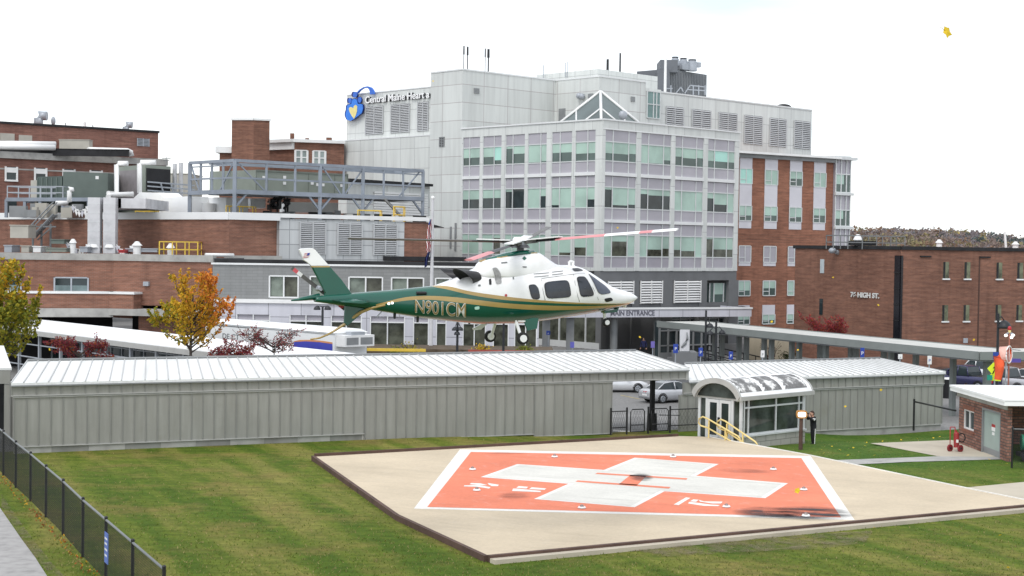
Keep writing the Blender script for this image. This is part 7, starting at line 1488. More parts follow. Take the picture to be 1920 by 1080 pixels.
# ================================================================ MEDICAL TRAILER
ta, tb = V(401.6, 606, 108.7), V(628, 624.7, 98.7); ZTr = 3.6; Wt_ = Wall((tb.x, tb.y), ((tb.x - ta.x), (tb.y - ta.y))); tL = -15.0
tr_ = thing('medical_trailer', 'long white trailer with blue and orange swoosh and a rear air conditioner', 'trailer', Wt_.at(tL / 2, -1)); M['trw'] = plain('trailer_white', (.76, .77, .77), .35, .04, .5)
build(MB().wbox(Wt_, tL, 0, -.4, ZTr, -2.6, 0), 'box_body', M['trw'], tr_); mb = MB(); mb.hexa([Wt_.at(tL - .05, ZTr + .002, .06), Wt_.at(.06, ZTr + .002, .06), Wt_.at(.06, ZTr + .002, -2.66), Wt_.at(tL - .05, ZTr + .002, -2.66), Wt_.at(tL, ZTr + .22, -.5), Wt_.at(.0, ZTr + .22, -.5), Wt_.at(0, ZTr + .22, -2.1), Wt_.at(tL, ZTr + .22, -2.1)]); build(mb, 'roof_cap', M['whiteR'], tr_)
build(MB().wbox(Wt_, tL, 0, ZTr - .12, ZTr - .09, 0, .03), 'roof_trim', M['grey'], tr_)
def on_tr(pix, o): return [Wt_.at(Wt_.u(x, y), Wt_.z(x, y), o) for x, y in pix]
Nt = Vector((Wt_.n.x, Wt_.n.y, 0))
build(MB().prism(on_tr([(550, 651), (552, 641), (575, 640), (600, 641.5), (623.5, 645), (623.5, 657.5), (600, 655), (575, 652)], .004), Nt * .01), 'blue_swoosh', plain('swoosh_blue', (.06, .07, .42), .35, .08), tr_)
build(MB().prism(on_tr([(550, 640), (562, 637.5), (585, 637), (605, 639), (623.5, 642), (623.5, 645), (600, 641.6), (575, 640), (552, 641)], .004), Nt * .012), 'orange_swoosh', plain('swoosh_orange', (.62, .26, .10), .35, .08), tr_)
mb = MB()
for q in ([(401, 609.5), (466, 614.5), (466, 615.5), (401, 610.5)], [(466, 614.5), (467, 614.6), (467, 637), (466, 637)], [(518, 623), (558, 627.5), (558, 629.5), (518, 625)], [(526, 630), (548, 632.5), (548, 633.5), (526, 631)]): mb.prism(on_tr(q, .004), Nt * .012)
build(mb, 'panel_lines', M['rail'], tr_)
q0, q1 = Wt_.hit(417, 634, .01), Wt_.hit(448, 636, .01); q1.z = q0.z; mb = MB(); text_on(mb, 'DE CT', lerp_v(q0, q1, .5), q1 - q0, (0, 0, 1), .5, .02, 0, 0, (q1 - q0).length); build(mb, 'side_lettering', M['rail'], tr_)
We_ = Wall((tb.x, tb.y), (-Wt_.n.x, -Wt_.n.y)); u0, u1 = .1, 2.5; zc0_, zc1_ = We_.z(660, 648), We_.z(660, 627)
ac = build(MB().wbox(We_, u0, u1, zc0_, zc1_, .01, .9), 'air_conditioner', M['white'], tr_); mb = MB()
for a, b in ((.25, 1.2), (1.38, 2.35)): mb.wbox(We_, a, b, zc0_ + .12, zc1_ - .15, .9, .92)
build(mb, 'grille', M['grey'], ac); mb = MB(); mb.wbox(We_, .7, 1.8, zc1_ + .002, zc1_ + .2, .2, .8); build(mb, 'cowl', M['galv'], ac)
# ================================================================ FLAGPOLE AND LAMPS
fpb, fpt = V(809, 662, 109), V(811.5, 371, 109); fpl = thing('flagpole', 'tall white flagpole with two furled flags, in front of the pale tower corner', 'flagpole', (fpt.x, fpt.y, -.4)); build(MB().cyl((fpt.x, fpt.y, -1), fpt, .16, .10, 10), 'pole', M['ductw'], fpl); build(MB().sphere(fpt, .14, .14, .14), 'finial', M['white'], fpl)
def flag(pix, D, name, label, mats, mif, nfold=7):
 o = thing(name, label, 'flag', V(*pix[0], D)); mb = MB(); n = 16; b = 0
 rows = []
 for k in range(n + 1):
  f = k / n; i = f * (len(pix) - 1); a = int(min(i, len(pix) - 2)); t = i - a; x = lerp(pix[a][0], pix[a + 1][0], t); y = lerp(pix[a][1], pix[a + 1][1], t); wpx = lerp(pix[a][2] if len(pix[a]) > 2 else 8, pix[a + 1][2] if len(pix[a + 1]) > 2 else 8, t); rows.append((x, y, wpx))
 m_ = 10
 for x, y, wp_ in rows:
  for j in range(m_ + 1): g = j / m_; p = V(x - wp_ * g, y + 3 * math.sin(g * 9) * .3, D + .16 * math.sin(g * nfold * 2 + y * .04)); mb.v.append(p)
 for k in range(n):
  for j in range(m_): a = k * (m_ + 1) + j; mb.f.append([a, a + m_ + 1, a + m_ + 2, a + 1]); mb.m.append(mif(k, j)); mb.smooth.append(True)
 build(mb, 'cloth', mats, o, fix=False)
pix1 = [(810, 410, 4), (809, 425, 7), (808, 445, 8), (807, 465, 8), (806, 472, 6)]
_old = V
def flag_pix(P): return [(a, b) for a, b, c in P]
class _P(tuple): pass
def flag2(P, D, name, label, mats, mif):
 o = thing(name, label, 'flag', V(P[0][0], P[0][1], D)); mb = MB(); n = 18; m_ = 10
 for k in range(n + 1):
  i = k / n * (len(P) - 1); a = int(min(i, len(P) - 2)); t = i - a; x, y, w_ = [lerp(P[a][c], P[a + 1][c], t) for c in range(3)]
  for j in range(m_ + 1): g = j / m_; mb.v.append(V(x - w_ * g, y + g * 2, D + .18 * math.sin(g * 11 + y * .05)))
 for k in range(n):
  for j in range(m_): a = k * (m_ + 1) + j; mb.f.append([a, a + m_ + 1, a + m_ + 2, a + 1]); mb.m.append(mif(k, j)); mb.smooth.append(True)
 build(mb, 'cloth', mats, o, fix=False)
flag2(pix1, 108.9, 'flag', 'furled red and white striped flag high on the white flagpole', [plain('flag_red2', (.42, .035, .05), .7, .1), M['white'], M['blue']], lambda k, j: 2 if (k < 3 and j > 3) else ((k + j) // 2) % 2)
flag2([(807, 471, 5), (804, 482, 7), (802, 492, 6), (800, 500, 4)], 108.9, 'flag', 'furled dark blue flag hanging below the striped flag', [plain('flag_navy', (.04, .05, .17), .7, .15)], lambda k, j: 0)
M['lampk'] = plain('lamp_black', (.02, .022, .026), .5, .15, 2)
def dome(mb, p, r): mb.loft([[p + Vector((rr_ * math.cos(t), rr_ * math.sin(t), z)) for t in [k * math.pi / 6 for k in range(12)]] for rr_, z in ((r, -.3 * r), (r * .98, 0), (r * .8, .45 * r), (r * .45, .75 * r), (r * .12, .9 * r))])
def street_lamp(x, y0, D, label, heads, zb=-1.6):
 p = V(x, y0, D); o = thing('street_lamp', label, 'street lamp', (p.x, p.y, zb), 'black street lamps'); build(MB().cyl((p.x, p.y, zb), p, .10, .075, 10), 'pole', M['lampk'], o)
 for hx, hy, r in heads:
  q = V(hx, hy, D); mb = MB(); dome(mb, q, r); build(mb, 'lamp_shade', M['lampk'], o); build(MB().tube([Vector((p.x, p.y, min(p.z - .05, q.z + r + .1))), Vector(((p.x + q.x) / 2, p.y, min(p.z, q.z + r + .18))), q + Vector((0, 0, r * .8))], .035, 6), 'arm', M['lampk'], o)
street_lamp(1324, 582, 112, 'tall black lamp post before the entrance canopy, left of a shorter one', [(1331, 612, .27)]); street_lamp(1343, 602, 108, 'shorter black lamp post just right of the taller one by the canopy', [(1354, 624, .24), (1331, 626, .27)]); street_lamp(1872, 588, 97, 'black lamp post with dome shade in front of the brown brick building', [(1883, 612, .44)]); street_lamp(858, 600, 98, 'black lamp post below the helicopter belly with a cluster head', [(853, 618, .2), (863, 618, .2), (857, 626, .2)], -1); street_lamp(605, 574, 105, 'black lamp post with two heads under the helicopter tail', [(594.5, 579, .24), (614.5, 579, .24)], -1); street_lamp(944.5, 606, 98, 'plain black post below the helicopter cabin', [], -1)
# ================================================================ SIGNS
def sign_post(x, y0, y1, D, wd, label, mat, zb=-1.5, ht=None, glyph=None, gm=None):
 p = V(x, y0, D); q = V(x, y1, D); o = thing('parking_sign', label, 'sign', (p.x, p.y, zb), 'small post signs by the entrance'); build(MB().cyl((p.x, p.y + .05, zb), (p.x, p.y + .05, p.z), .04, .04, 6), 'post', M['galv'], o); pl = build(MB().box(p.x - wd / 2, p.x + wd / 2, p.y - .03, p.y + .0, q.z, p.z), 'panel', mat, o)
 if glyph: mb = MB(); text_on(mb, glyph, (p.x, p.y - .035, (p.z + q.z) / 2 - .12), (1, 0, 0), (0, 0, 1), min(.34, (p.z - q.z) * .5), .01, 0); build(mb, 'symbol', gm or M['white'], pl)
sign_post(1267, 645, 662, 110, .34, 'blue parking sign on a white post, left of the banner', M['blue'], -1.6, None, 'P'); sign_post(1314, 652, 668, 108, .30, 'blue parking sign just left of the tall lamp post', M['blue'], -1.6, None, 'P'); sign_post(1370.5, 659, 674, 105, .28, 'blue parking sign in front of the dark figure', M['blue'], -1.6, None, 'P'); sign_post(1430, 657, 670, 106, .26, 'small white sign between the walkway posts', M['white'], -1.6, None, 'P', M['rail']); sign_post(1617, 652, 672, 104, .27, 'blue accessible parking sign right of the walkway middle posts', M['blue'], -1.6, None, 'P'); sign_post(1688, 664, 673, 96, .26, 'small white sign at the ridge end of the right metal walkway', M['white'], -1.6, None, 'P', M['rail']); sign_post(1743, 667, 683, 96, .26, 'white and blue sign in front of the brown wall, right of the walkway end', M['white'], -1.6, None, 'P', M['blue']); sign_post(1224, 640, 652, 118, .3, 'violet notice sign by the round column', plain('violet', (.16, .13, .42), .5, .1), -1.2); sign_post(1028, 620, 628, 120, .3, 'small blue square sign on the grey pier under the nose', M['blue'], -1.2, None, 'P'); sign_post(1073, 641, 652, 116, .3, 'blue notice sign by the pale pier below the helicopter nose', plain('violet_blue', (.12, .12, .45), .5, .1), -1.2)
p = V(1284, 618, 116); q = V(1284, 658, 116); bn = thing('banner', 'tall pale poster banner with a grey picture beside the lobby doors', 'banner', (p.x, p.y, -.8)); bf = build(MB().box(p.x - .36, p.x + .36, p.y - .03, p.y + .03, q.z, p.z), 'panel', plain('banner_pale', (.60, .60, .62), .5, .08, 1.5), bn); mb = MB(); mb.tube([Vector((p.x + .16, p.y - .05, p.z - .2)), Vector((p.x + .20, p.y - .05, p.z - .7)), Vector((p.x + .05, p.y - .05, p.z - 1.0)), Vector((p.x - .22, p.y - .05, p.z - 1.35))], [.05, .10, .13, .06], 6); build(mb, 'picture', M['grey'], bf); mb = MB()
for s in (-.38, .38): mb.cyl((p.x + s, p.y, -1.6), (p.x + s, p.y, p.z), .03, .03, 6)
build(mb, 'frame', M['rail'], bn); build(MB().box(p.x - .75, p.x + .95, p.y - .2, p.y + 2, -1.6, q.z - .08), 'stone_plinth', M['dkgrey'], bn)
# fence sign writing
sgb = bpy.data.objects.get('fence_sign')
z0_, z1_ = .55, 1.38; pn_ = build(MB().wbox(Ws, -.23, .23, z0_, z1_, 0, .02), 'panel', plain('sign_pale_blue', (.10, .17, .50), .5, .08), sgb); mb = MB()
for k, z in enumerate((1.22, 1.08, .92, .76)): mb.wbox(Ws, -.17, .17 - .05 * (k % 2), z - .025, z + .025, .02, .024)
build(mb, 'text_lines', M['white'], pn_)
# pedestrian crossing sign
D = 94; c = V(1866, 692, D); pc = thing('crossing_sign', 'fluorescent yellow diamond pedestrian crossing sign with a blue plate above', 'sign', (c.x, c.y, -1.6)); build(MB().cyl((c.x, c.y + .06, -1.7), (c.x, c.y + .06, V(1866, 662, D).z), .04, .04, 6), 'post', M['galv'], pc); M['fluo'] = plain('fluorescent_yellow', (.72, .85, .03), .5, .04)
rr_ = Vector((.72, -.69, 0)); h_ = .52; dm = build(MB().prism([c + rr_ * -h_, c - Vector((0, 0, h_)), c + rr_ * h_, c + Vector((0, 0, h_))], Vector((.69, .72, 0)) * .02), 'diamond_panel', M['fluo'], pc)
fr_ = Vector((-.69, -.72, 0)); mb = MB(); c2 = c + fr_ * .02
mb.sphere(c2 + Vector((0, 0, .26)), .055, .04, .06, 8, 4); mb.tube([c2 + Vector((0, 0, .2)), c2 + Vector((0, 0, 0))], .055, 5)
for s in (-1, 1): mb.tube([c2, c2 + rr_ * .09 * s + Vector((0, 0, -.16)), c2 + rr_ * .15 * s + Vector((0, 0, -.3))], .035, 5); mb.tube([c2 + Vector((0, 0, .17)), c2 + rr_ * .12 * s + Vector((0, 0, .05))], .025, 5)
build(mb, 'walker_symbol', M['black'], dm); c3 = V(1866.5, 708, D); build(MB().prism([c3 + rr_ * -.34 + Vector((0, 0, -.2)), c3 + rr_ * .34 + Vector((0, 0, -.2)), c3 + rr_ * .34 + Vector((0, 0, .2)), c3 + rr_ * -.34 + Vector((0, 0, .2))], Vector((.69, .72, 0)) * .02), 'arrow_plate', M['fluo'], pc); c3 = V(1867, 667, D); build(MB().box(c3.x - .16, c3.x + .16, c3.y - .02, c3.y + .02, c3.z - .22, c3.z + .22), 'blue_plate', M['blue'], pc); c3 = V(1856, 708, D); build(MB().box(c3.x - .16, c3.x + .16, c3.y - .0, c3.y + .04, c3.z - .16, c3.z + .16), 'green_plate', plain('sign_green', (.02, .28, .20), .5, .08), pc)
c3 = V(1905, 676, 96); bs = thing('direction_sign', 'small violet direction sign under the walkway roof at right', 'sign', c3); build(MB().box(c3.x - .3, c3.x + .3, c3.y - .03, c3.y + .03, c3.z - .12, c3.z + .12), 'panel', plain('violet2', (.10, .07, .34), .5, .1), bs); build(MB().box(c3.x - .9, c3.x - .32, c3.y - .02, c3.y + .02, c3.z - .1, c3.z + .12), 'white_plate', M['mull'], bs); build(MB().cyl((c3.x - .6, c3.y + .05, -1.6), (c3.x - .6, c3.y + .05, c3.z + .2), .04, .04, 6), 'post', M['galv'], bs)
# ================================================================ WINDSOCK
D = 78; M['sock'] = plain('sock_orange', (.78, .11, .035), .7, .10, 3); M['sockp'] = plain('sock_faded', (.75, .42, .35), .7, .12, 3); M['sockw'] = plain('sock_hoop', (.75, .72, .7), .5, .1, 3)
pt, pb = V(1893, 622, D), V(1894, 760, D); wk = thing('windsock', 'drooping orange windsock with lights on a thin pole behind the brick hut', 'windsock', (pt.x, pt.y, -.8)); build(MB().cyl((pt.x, pt.y, -1.2), pt, .045, .035, 8), 'pole', plain('faded_red_pole', (.36, .13, .09), .6, .15, 2), wk)
mb = MB(); hc_ = V(1892, 665, D - .1); ax = Vector((.80, -.6, 0)).normalized()
r1 = mb.ring(hc_, ax, .42, 18); bi = V(1878, 663, D - .1); r2 = mb.ring(bi, Vector((.8, -.5, .25)), .36, 18); b2 = V(1873, 672, D - .1); r3 = mb.ring(b2, Vector((.35, -.2, .9)), .30, 18); b3 = V(1874, 690, D - .1); r4 = mb.ring(b3, (.05, 0, 1), .23, 18); b4 = V(1871, 712, D - .1); r5 = mb.ring(b4, (.1, 0, 1), .17, 18)
mb.loft([r1, r2, r3, r4, r5], 0, False, True, lambda k, i: 1 if k == 0 else 0); sk_ = build(mb, 'sock', [M['sock'], M['sockp']], wk, fix=False); mb = MB(); pts_ = mb.ring(hc_, ax, .43, 20); mb.tube(pts_ + [pts_[0]], .035, 6); build(mb, 'hoop', M['sockw'], sk_)
mb = MB(); ri = mb.ring(hc_ + ax * .01, ax, .415, 18); rj = mb.ring(hc_ - ax * .22, ax, .27, 18); mb.loft([ri, rj], 0, True); mb.f.pop(-2); mb.m.pop(-2); mb.smooth.pop(-2); build(mb, 'inner_lining', M['sock'], sk_, fix=False); mb = MB(); mb.tube([hc_ + Vector((0, 0, .42)), hc_ + Vector((0, 0, -.42))], .02, 5); mb.tube([hc_ + Vector((0, 0, .0)), Vector((pt.x, pt.y, hc_.z))], .02, 5); build(mb, 'frame', M['sockw'], wk)
ob = V(1893, 616, D); build(MB().sphere(ob, .10, .10, .13, 10, 6), 'beacon', M['red'], wk); build(MB().sphere(V(1893, 621, D), .08, .08, .1, 10, 6), 'beacon_base', M['yellowp'], wk)
for x, y in ((1886, 629), (1899.5, 628.5), (1896.5, 632.5)): q = V(x, y, D); mb = MB(); mb.sphere(q, .09, .09, .07, 10, 6); l_ = build(mb, 'lamp', plain('lit_white', (.9, .9, .9), .4, .02, emit=(1, 1, 1), es=1.6), wk); build(MB().tube([V(1893, 624, D), V((x + 1893) / 2, 624.5, D), q + Vector((0, 0, .07))], .035, 6), 'lamp_arm', M['galv'], l_)
# ================================================================ VEHICLES
def carmesh(name, label, cat, loc, yaw, paint_, kind='sedan', group=None):
 o = thing(name, label, cat, loc, group, yaw); bm_ = MB()
 if kind == 'sedan': st = [(-2.36, .62, .42, .72), (-2.30, .80, .30, .86), (-2.0, .88, .24, .98), (-1.2, .91, .20, .97), (0, .92, .18, .95), (1.0, .91, .18, .93), (1.7, .88, .20, .86), (2.2, .78, .26, .72), (2.36, .58, .38, .60)]; cab = [(-1.75, .70, .60, .97, 1.00), (-1.15, .76, .60, .97, 1.36), (-.5, .78, .60, .96, 1.45), (.2, .78, .59, .95, 1.44), (.75, .76, .60, .94, 1.24), (1.25, .72, .64, .93, .97)]
 else: st = [(-2.85, .84, .50, 1.02), (-2.80, .93, .45, 1.10), (-2.2, .96, .42, 1.12), (-.6, .97, .40, 1.12), (.6, .97, .40, 1.12), (1.6, .96, .40, 1.10), (2.4, .92, .42, 1.02), (2.75, .80, .46, .90)]; cab = [(-.80, .86, .74, 1.12, 1.16), (-.62, .86, .72, 1.12, 1.78), (.1, .87, .72, 1.12, 1.84), (.7, .87, .72, 1.12, 1.80), (1.35, .84, .74, 1.10, 1.16)]
 rings = []
 for x, w_, zb, zt_ in st: rings.append([Vector((x, w_ * a, lerp(zb, zt_, b))) for a, b in ((-.86, 0), (.86, 0), (.97, .12), (1, .45), (.97, .78), (.88, .97), (.7, 1), (-.7, 1), (-.88, .97), (-.97, .78), (-1, .45), (-.97, .12))])
 body = build(bm_.loft(rings), 'body', paint_, o, local=True)
 rg = [[Vector((x, wb * s, zb)) if k < 1 else Vector((x, wt_ * s, zt_)) for s, k in ((-1, 0), (1, 0), (1, 1), (-1, 1))] for x, wb, wt_, zb, zt_ in cab]
 build(MB().loft(rg, 0, True, False), 'windows', M['pane'], o, local=True)
 mb = MB(); mid_ = [c for c in cab[1:-1]]
 r2_ = [[Vector((x, wt_ * .99 * s, zt_ + d)) for s, d in ((-1, -.03), (1, -.03), (.9, .035), (-.9, .035))] for x, wb, wt_, zb, zt_ in (mid_ if kind == 'sedan' else mid_)]; mb.loft(r2_, 0, True, False)
 for s in (-1, 1):
  for (a, b) in ((0, 1), (-1, -2)): ca_, cb2 = cab[a], cab[b]; mb.tube([Vector((ca_[0], ca_[1] * s, ca_[3])), Vector((cb2[0], cb2[2] * s, cb2[4]))], .05, 5)
  x_ = -.25 if kind == 'sedan' else .15; mb.tube([Vector((x_, .80 * s if kind == 'sedan' else .87 * s, .95 if kind == 'sedan' else 1.12)), Vector((x_, .61 * s if kind == 'sedan' else .73 * s, 1.43 if kind == 'sedan' else 1.82))], .045, 5)
 build(mb, 'roof', paint_, o, local=True)
 wx = (-1.42, 1.42) if kind == 'sedan' else (-1.75, 1.75); wr = .33 if kind == 'sedan' else .39
 for x in wx:
  for s in (-1, 1):
   yy = s * (.80 if kind == 'sedan' else .86); c_ = Vector((x, yy, wr)); mb = MB(); mb.cyl(c_ + Vector((0, -.11, 0)), c_ + Vector((0, .11, 0)), wr, wr, 20); wh = build(mb, 'wheel', M['rubber'], o, local=True); mb = MB(); f_ = s * .115; mb.cyl(c_ + Vector((0, f_ * .9, 0)), c_ + Vector((0, f_ * 1.1, 0)), wr * .68, wr * .62, 18)
   build(mb, 'rim', M['galv'], wh, local=True)
   mb = MB()
   for k in range(5): a = k * 2 * math.pi / 5; mb.hexa([c_ + Vector((0, f_ * 1.12, 0)) + Vector((math.cos(a + da) * r, 0, math.sin(a + da) * r)) + Vector((0, s * y, 0)) for y in (0, .01) for r, da in ((.07, -.5), (wr * .58, -.28), (wr * .58, .28), (.07, .5))])
   build(mb, 'spokes', M['rail'], wh, local=True)
   mb = MB(); arch = [c_ + Vector((math.cos(a) * (wr + .05), s * .10, math.sin(a) * (wr + .05))) for a in [k * math.pi / 10 for k in range(11)]]; mb.tube(arch, .03, 5); build(mb, 'wheel_arch', M['black'], body, local=True)
 xb = st[0][0]
 tl = MB()
 M.setdefault('tail', plain('tail_lamp_red', (.5, .015, .02), .25, .1))
 if kind == 'sedan':
  for s in (-1, 1): build(MB().hexa([Vector((xb + .005 + (.14 if k else 0), s * a, z)) for z in (.69, .83) for a, k in ((.06, 0), (.80, 1), (.86, 1), (.06, 1))]), 'tail_lamp', M['tail'], o, local=True)
  build(MB().box(xb - .04, xb + .1, -.55, .55, .40, .44), 'bumper_line', M['rail'], body, local=True); build(MB().box(xb - .012, xb + .05, -.26, .26, .52, .64), 'number_plate', M['white'], body, local=True)
 else:
  for s in (-1, 1): build(MB().box(xb - .02, xb + .10, min(s * .68, s * .90), max(s * .68, s * .90), .74, 1.02), 'tail_lamp', M['tail'], o, local=True)
  build(MB().box(xb - .12, xb + .1, -.85, .85, .42, .58), 'bumper', M['galv'], o, local=True); build(MB().box(-2.6, -.85, -.78, .78, 1.105, 1.135), 'bed_cover', M['black'], o, local=True)
 for s in (-1, 1): build(MB().box((.62 if kind == 'sedan' else .85), (.78 if kind == 'sedan' else 1.0), min(s * .86, s * 1.06), max(s * .86, s * 1.06), (.95 if kind == 'sedan' else 1.15), (1.08 if kind == 'sedan' else 1.38)), 'mirror', paint_, o, local=True)
 return o
def carpaint(name, c): m = paint(name, c, .25); m.node_tree.nodes['Principled BSDF'].inputs['Metallic'].default_value = .25; return m
silver = carpaint('silver_car_paint', (.50, .51, .53)); navy = carpaint('navy_paint', (.045, .045, .11)); whitec = carpaint('white_car_paint', (.68, .69, .70)); silv2 = carpaint('silver_truck_paint', (.46, .46, .48)); darkc = carpaint('dark_car_paint', (.03, .03, .035))
def groundD(px, py):  # where a sight line meets the sloping ground
 d = ray(px, py)
 for k in range(400, 1700): 
  p = C0 + d * (k * .1)
  if p.z <= gz(p.x, p.y) - .03: return Vector((p.x, p.y, gz(p.x, p.y) - .03))
 return G(px, py, -1.5)
def place_car(px, py, yaw, wheel_local, **k):   # wheel_local: a wheel's ground point in car axes
 g = groundD(px, py); c_, s_ = math.cos(yaw), math.sin(yaw); wl = Vector((wheel_local[0] * c_ - wheel_local[1] * s_, wheel_local[0] * s_ + wheel_local[1] * c_, 0)); return (g.x - wl.x, g.y - wl.y, g.z)
ps_ = [(1243, 757), (1196, 737)]
y1_ = math.radians(32); carmesh('parked_car', 'silver sedan seen from its rear corner through the walkway opening', 'car', place_car(1243, 757, y1_, (-1.42, -.9)), y1_, silver, 'sedan', 'parked cars')
y2_ = math.radians(12); carmesh('parked_car', 'silver car partly hidden behind the left edge of the walkway opening', 'car', place_car(1196, 737, y2_, (1.42, -.9)), y2_, whitec, 'sedan', 'parked cars')
def car_at(px, D, yaw, zz, **k): p = V(px, 700, D); return carmesh(loc=(p.x, p.y, zz), yaw=math.radians(yaw), **k)
car_at(1811, 117, 128, -1.05, name='pickup_truck', label='dark blue pickup truck parked under the walkway roof at right', cat='pickup truck', paint_=navy, kind='truck', group='parked pickup trucks'); car_at(1884, 116, 128, -1.05, name='pickup_truck', label='silver pickup truck behind the windsock', cat='pickup truck', paint_=silv2, kind='truck', group='parked pickup trucks'); car_at(1843, 123, 130, -.95, name='pickup_truck', label='white pickup truck behind the dark blue one', cat='pickup truck', paint_=whitec, kind='truck', group='parked pickup trucks'); car_at(1925, 119, 140, -1.0, name='parked_car', label='white car cut off by the right edge of the frame', cat='car', paint_=whitec, kind='sedan', group='parked cars'); car_at(1779, 120, 20, -1.1, name='parked_car', label='dark car behind the end of the right metal walkway', cat='car', paint_=darkc, kind='sedan', group='parked cars')
car_at(1325, 107, 76, -1.45, name='parked_car', label='pale car roof showing above the right metal walkway ridge', cat='car', paint_=whitec, kind='sedan', group='parked cars')
p = V(1777, 711, 115); bn_ = thing('litter_bin', 'black bin with a white lid beside the right walkway end', 'bin', (p.x, p.y, -1.6)); build(MB().cyl((p.x, p.y, -1.7), (p.x, p.y, p.z), .34, .36, 14), 'drum', M['black'], bn_); build(MB().cyl((p.x, p.y, p.z), (p.x, p.y, p.z + .12), .38, .3, 14), 'lid', M['white'], bn_)
# parking markings and kerbs
sheet_ = lambda nm, q, m: struct(MB().poly([groundD(x, y) + Vector((0, 0, .012)) for x, y in q]), nm, m)
sheet_('parking_line', [(1150, 806), (1215, 812), (1215, 815), (1150, 809)], M['padwhite']); sheet_('parking_line', [(1165, 741), (1200, 748), (1198, 749), (1163, 742)], plain('worn_yellow_line', (.36, .30, .16), .8, .2))
def kerb(name, pix, D, mat, h=.14): 
 a, b = V(*pix[0], D), V(*pix[1], D); W = wall2(a, b); g = min(gz(a.x, a.y), gz(b.x, b.y)); struct(MB().wbox(W, 0, (b - a).length, a.z - h, a.z, -.25, 0), name, mat)
kerb('kerb', [(688, 653), (798, 650)], 103, M['yellow'], .18); kerb('kerb', [(878, 656), (1015, 654)], 104, plain('red_kerb', (.36, .07, .05), .7, .15), .14)
mb = MB(); a = V(820, 650, 107); mb.box(a.x - 5.5, a.x + 8, 105, 109.5, -1.0, V(820, 655, 105).z); struct(mb, 'planting_bed', plain('bed_soil', (.10, .075, .05), .95, .3, 2))
# ================================================================ PLANTS
def leafmat(name, c, var=.25):
 m, t, b = newmat(name); b.inputs['Roughness'].default_value = .7; b.inputs['Specular IOR Level'].default_value = .2
 n = _noise(t, _coord(t, False), 2.5, 4); t.links.new(_ramp(t, n, [(.3, tuple(x * (1 - var) for x in c)), (.7, tuple(x * (1 + var) for x in c))]), b.inputs['Base Color'])
 tr = t.nodes.new('ShaderNodeBsdfTranslucent'); t.links.new(_mix(t, 0.0, c, c), tr.inputs[0]); mx = t.nodes.new('ShaderNodeMixShader'); mx.inputs[0].default_value = .28; t.links.new(b.outputs[0], mx.inputs[1]); t.links.new(tr.outputs[0], mx.inputs[2]); t.links.new(mx.outputs[0], t.nodes['Material Output'].inputs[0]); return m
LV = {k: leafmat('leaf_' + k, c) for k, c in {'olive': (.36, .31, .03), 'green': (.20, .225, .03), 'yellow': (.60, .40, .03), 'gold': (.58, .32, .03), 'orange': (.64, .23, .04), 'rust': (.33, .095, .03), 'maroon': (.18, .028, .038), 'wine': (.26, .05, .065), 'redb': (.33, .045, .05), 'darkg': (.05, .08, .02)}.items()}
M['bark'] = plain('grey_bark', (.085, .07, .06), .9, .25, 3, bump=.5)
def leafquad(mb, p, s, rng, mi):
 a = Vector((rng.gauss(0, 1), rng.gauss(0, 1), rng.gauss(0, 1))).normalized(); b = a.cross(Vector((rng.gauss(0, 1), rng.gauss(0, 1), rng.gauss(0, 1)))).normalized(); a *= s; b *= s * .62
 mb.add([p - a, p - a * .1 - b, p + a, p - a * .1 + b], [(0, 1, 2, 3)], mi)
def tree(name, label, base, limbs, leafcfg, mats, pick, seed, tr=.12, group=None):
 """limbs: list of point chains; leaves cluster along the outer part of every chain"""
 rng = random.Random(seed); o = thing(name, label, 'tree', base, group); mb = MB()
 for i_, ch in enumerate(limbs): n = len(ch); mb.tube(ch, [lerp(tr if i_ == 0 else min(tr * .45, .045) if len(ch) > 3 else .016, tr * .35 if i_ == 0 else .008, k / (n - 1)) for k in range(n)], 6)
 build(mb, 'trunk', M['bark'], o); mb = MB(); per, rad, s = leafcfg
 for ch in limbs[1:]:
  P = [Vector(c[:3]) for c in ch]; L_ = sum((b - a).length for a, b in zip(P[:-1], P[1:]))
  for k in range(int(per * L_)):
   f = rng.uniform(.18, 1.04); i = f * (len(P) - 1); a = min(int(i), len(P) - 2); p = lerp_v(P[a], P[a + 1], i - a); r = rad * (1.15 - .75 * f) * rng.random() ** .5; d = Vector((rng.gauss(0, 1), rng.gauss(0, 1), rng.gauss(0, 1))).normalized() * r
   leafquad(mb, p + d, s * rng.uniform(.6, 1.25), rng, pick(p + d, rng))
 build(mb, 'crown', mats, o, fix=False); return o
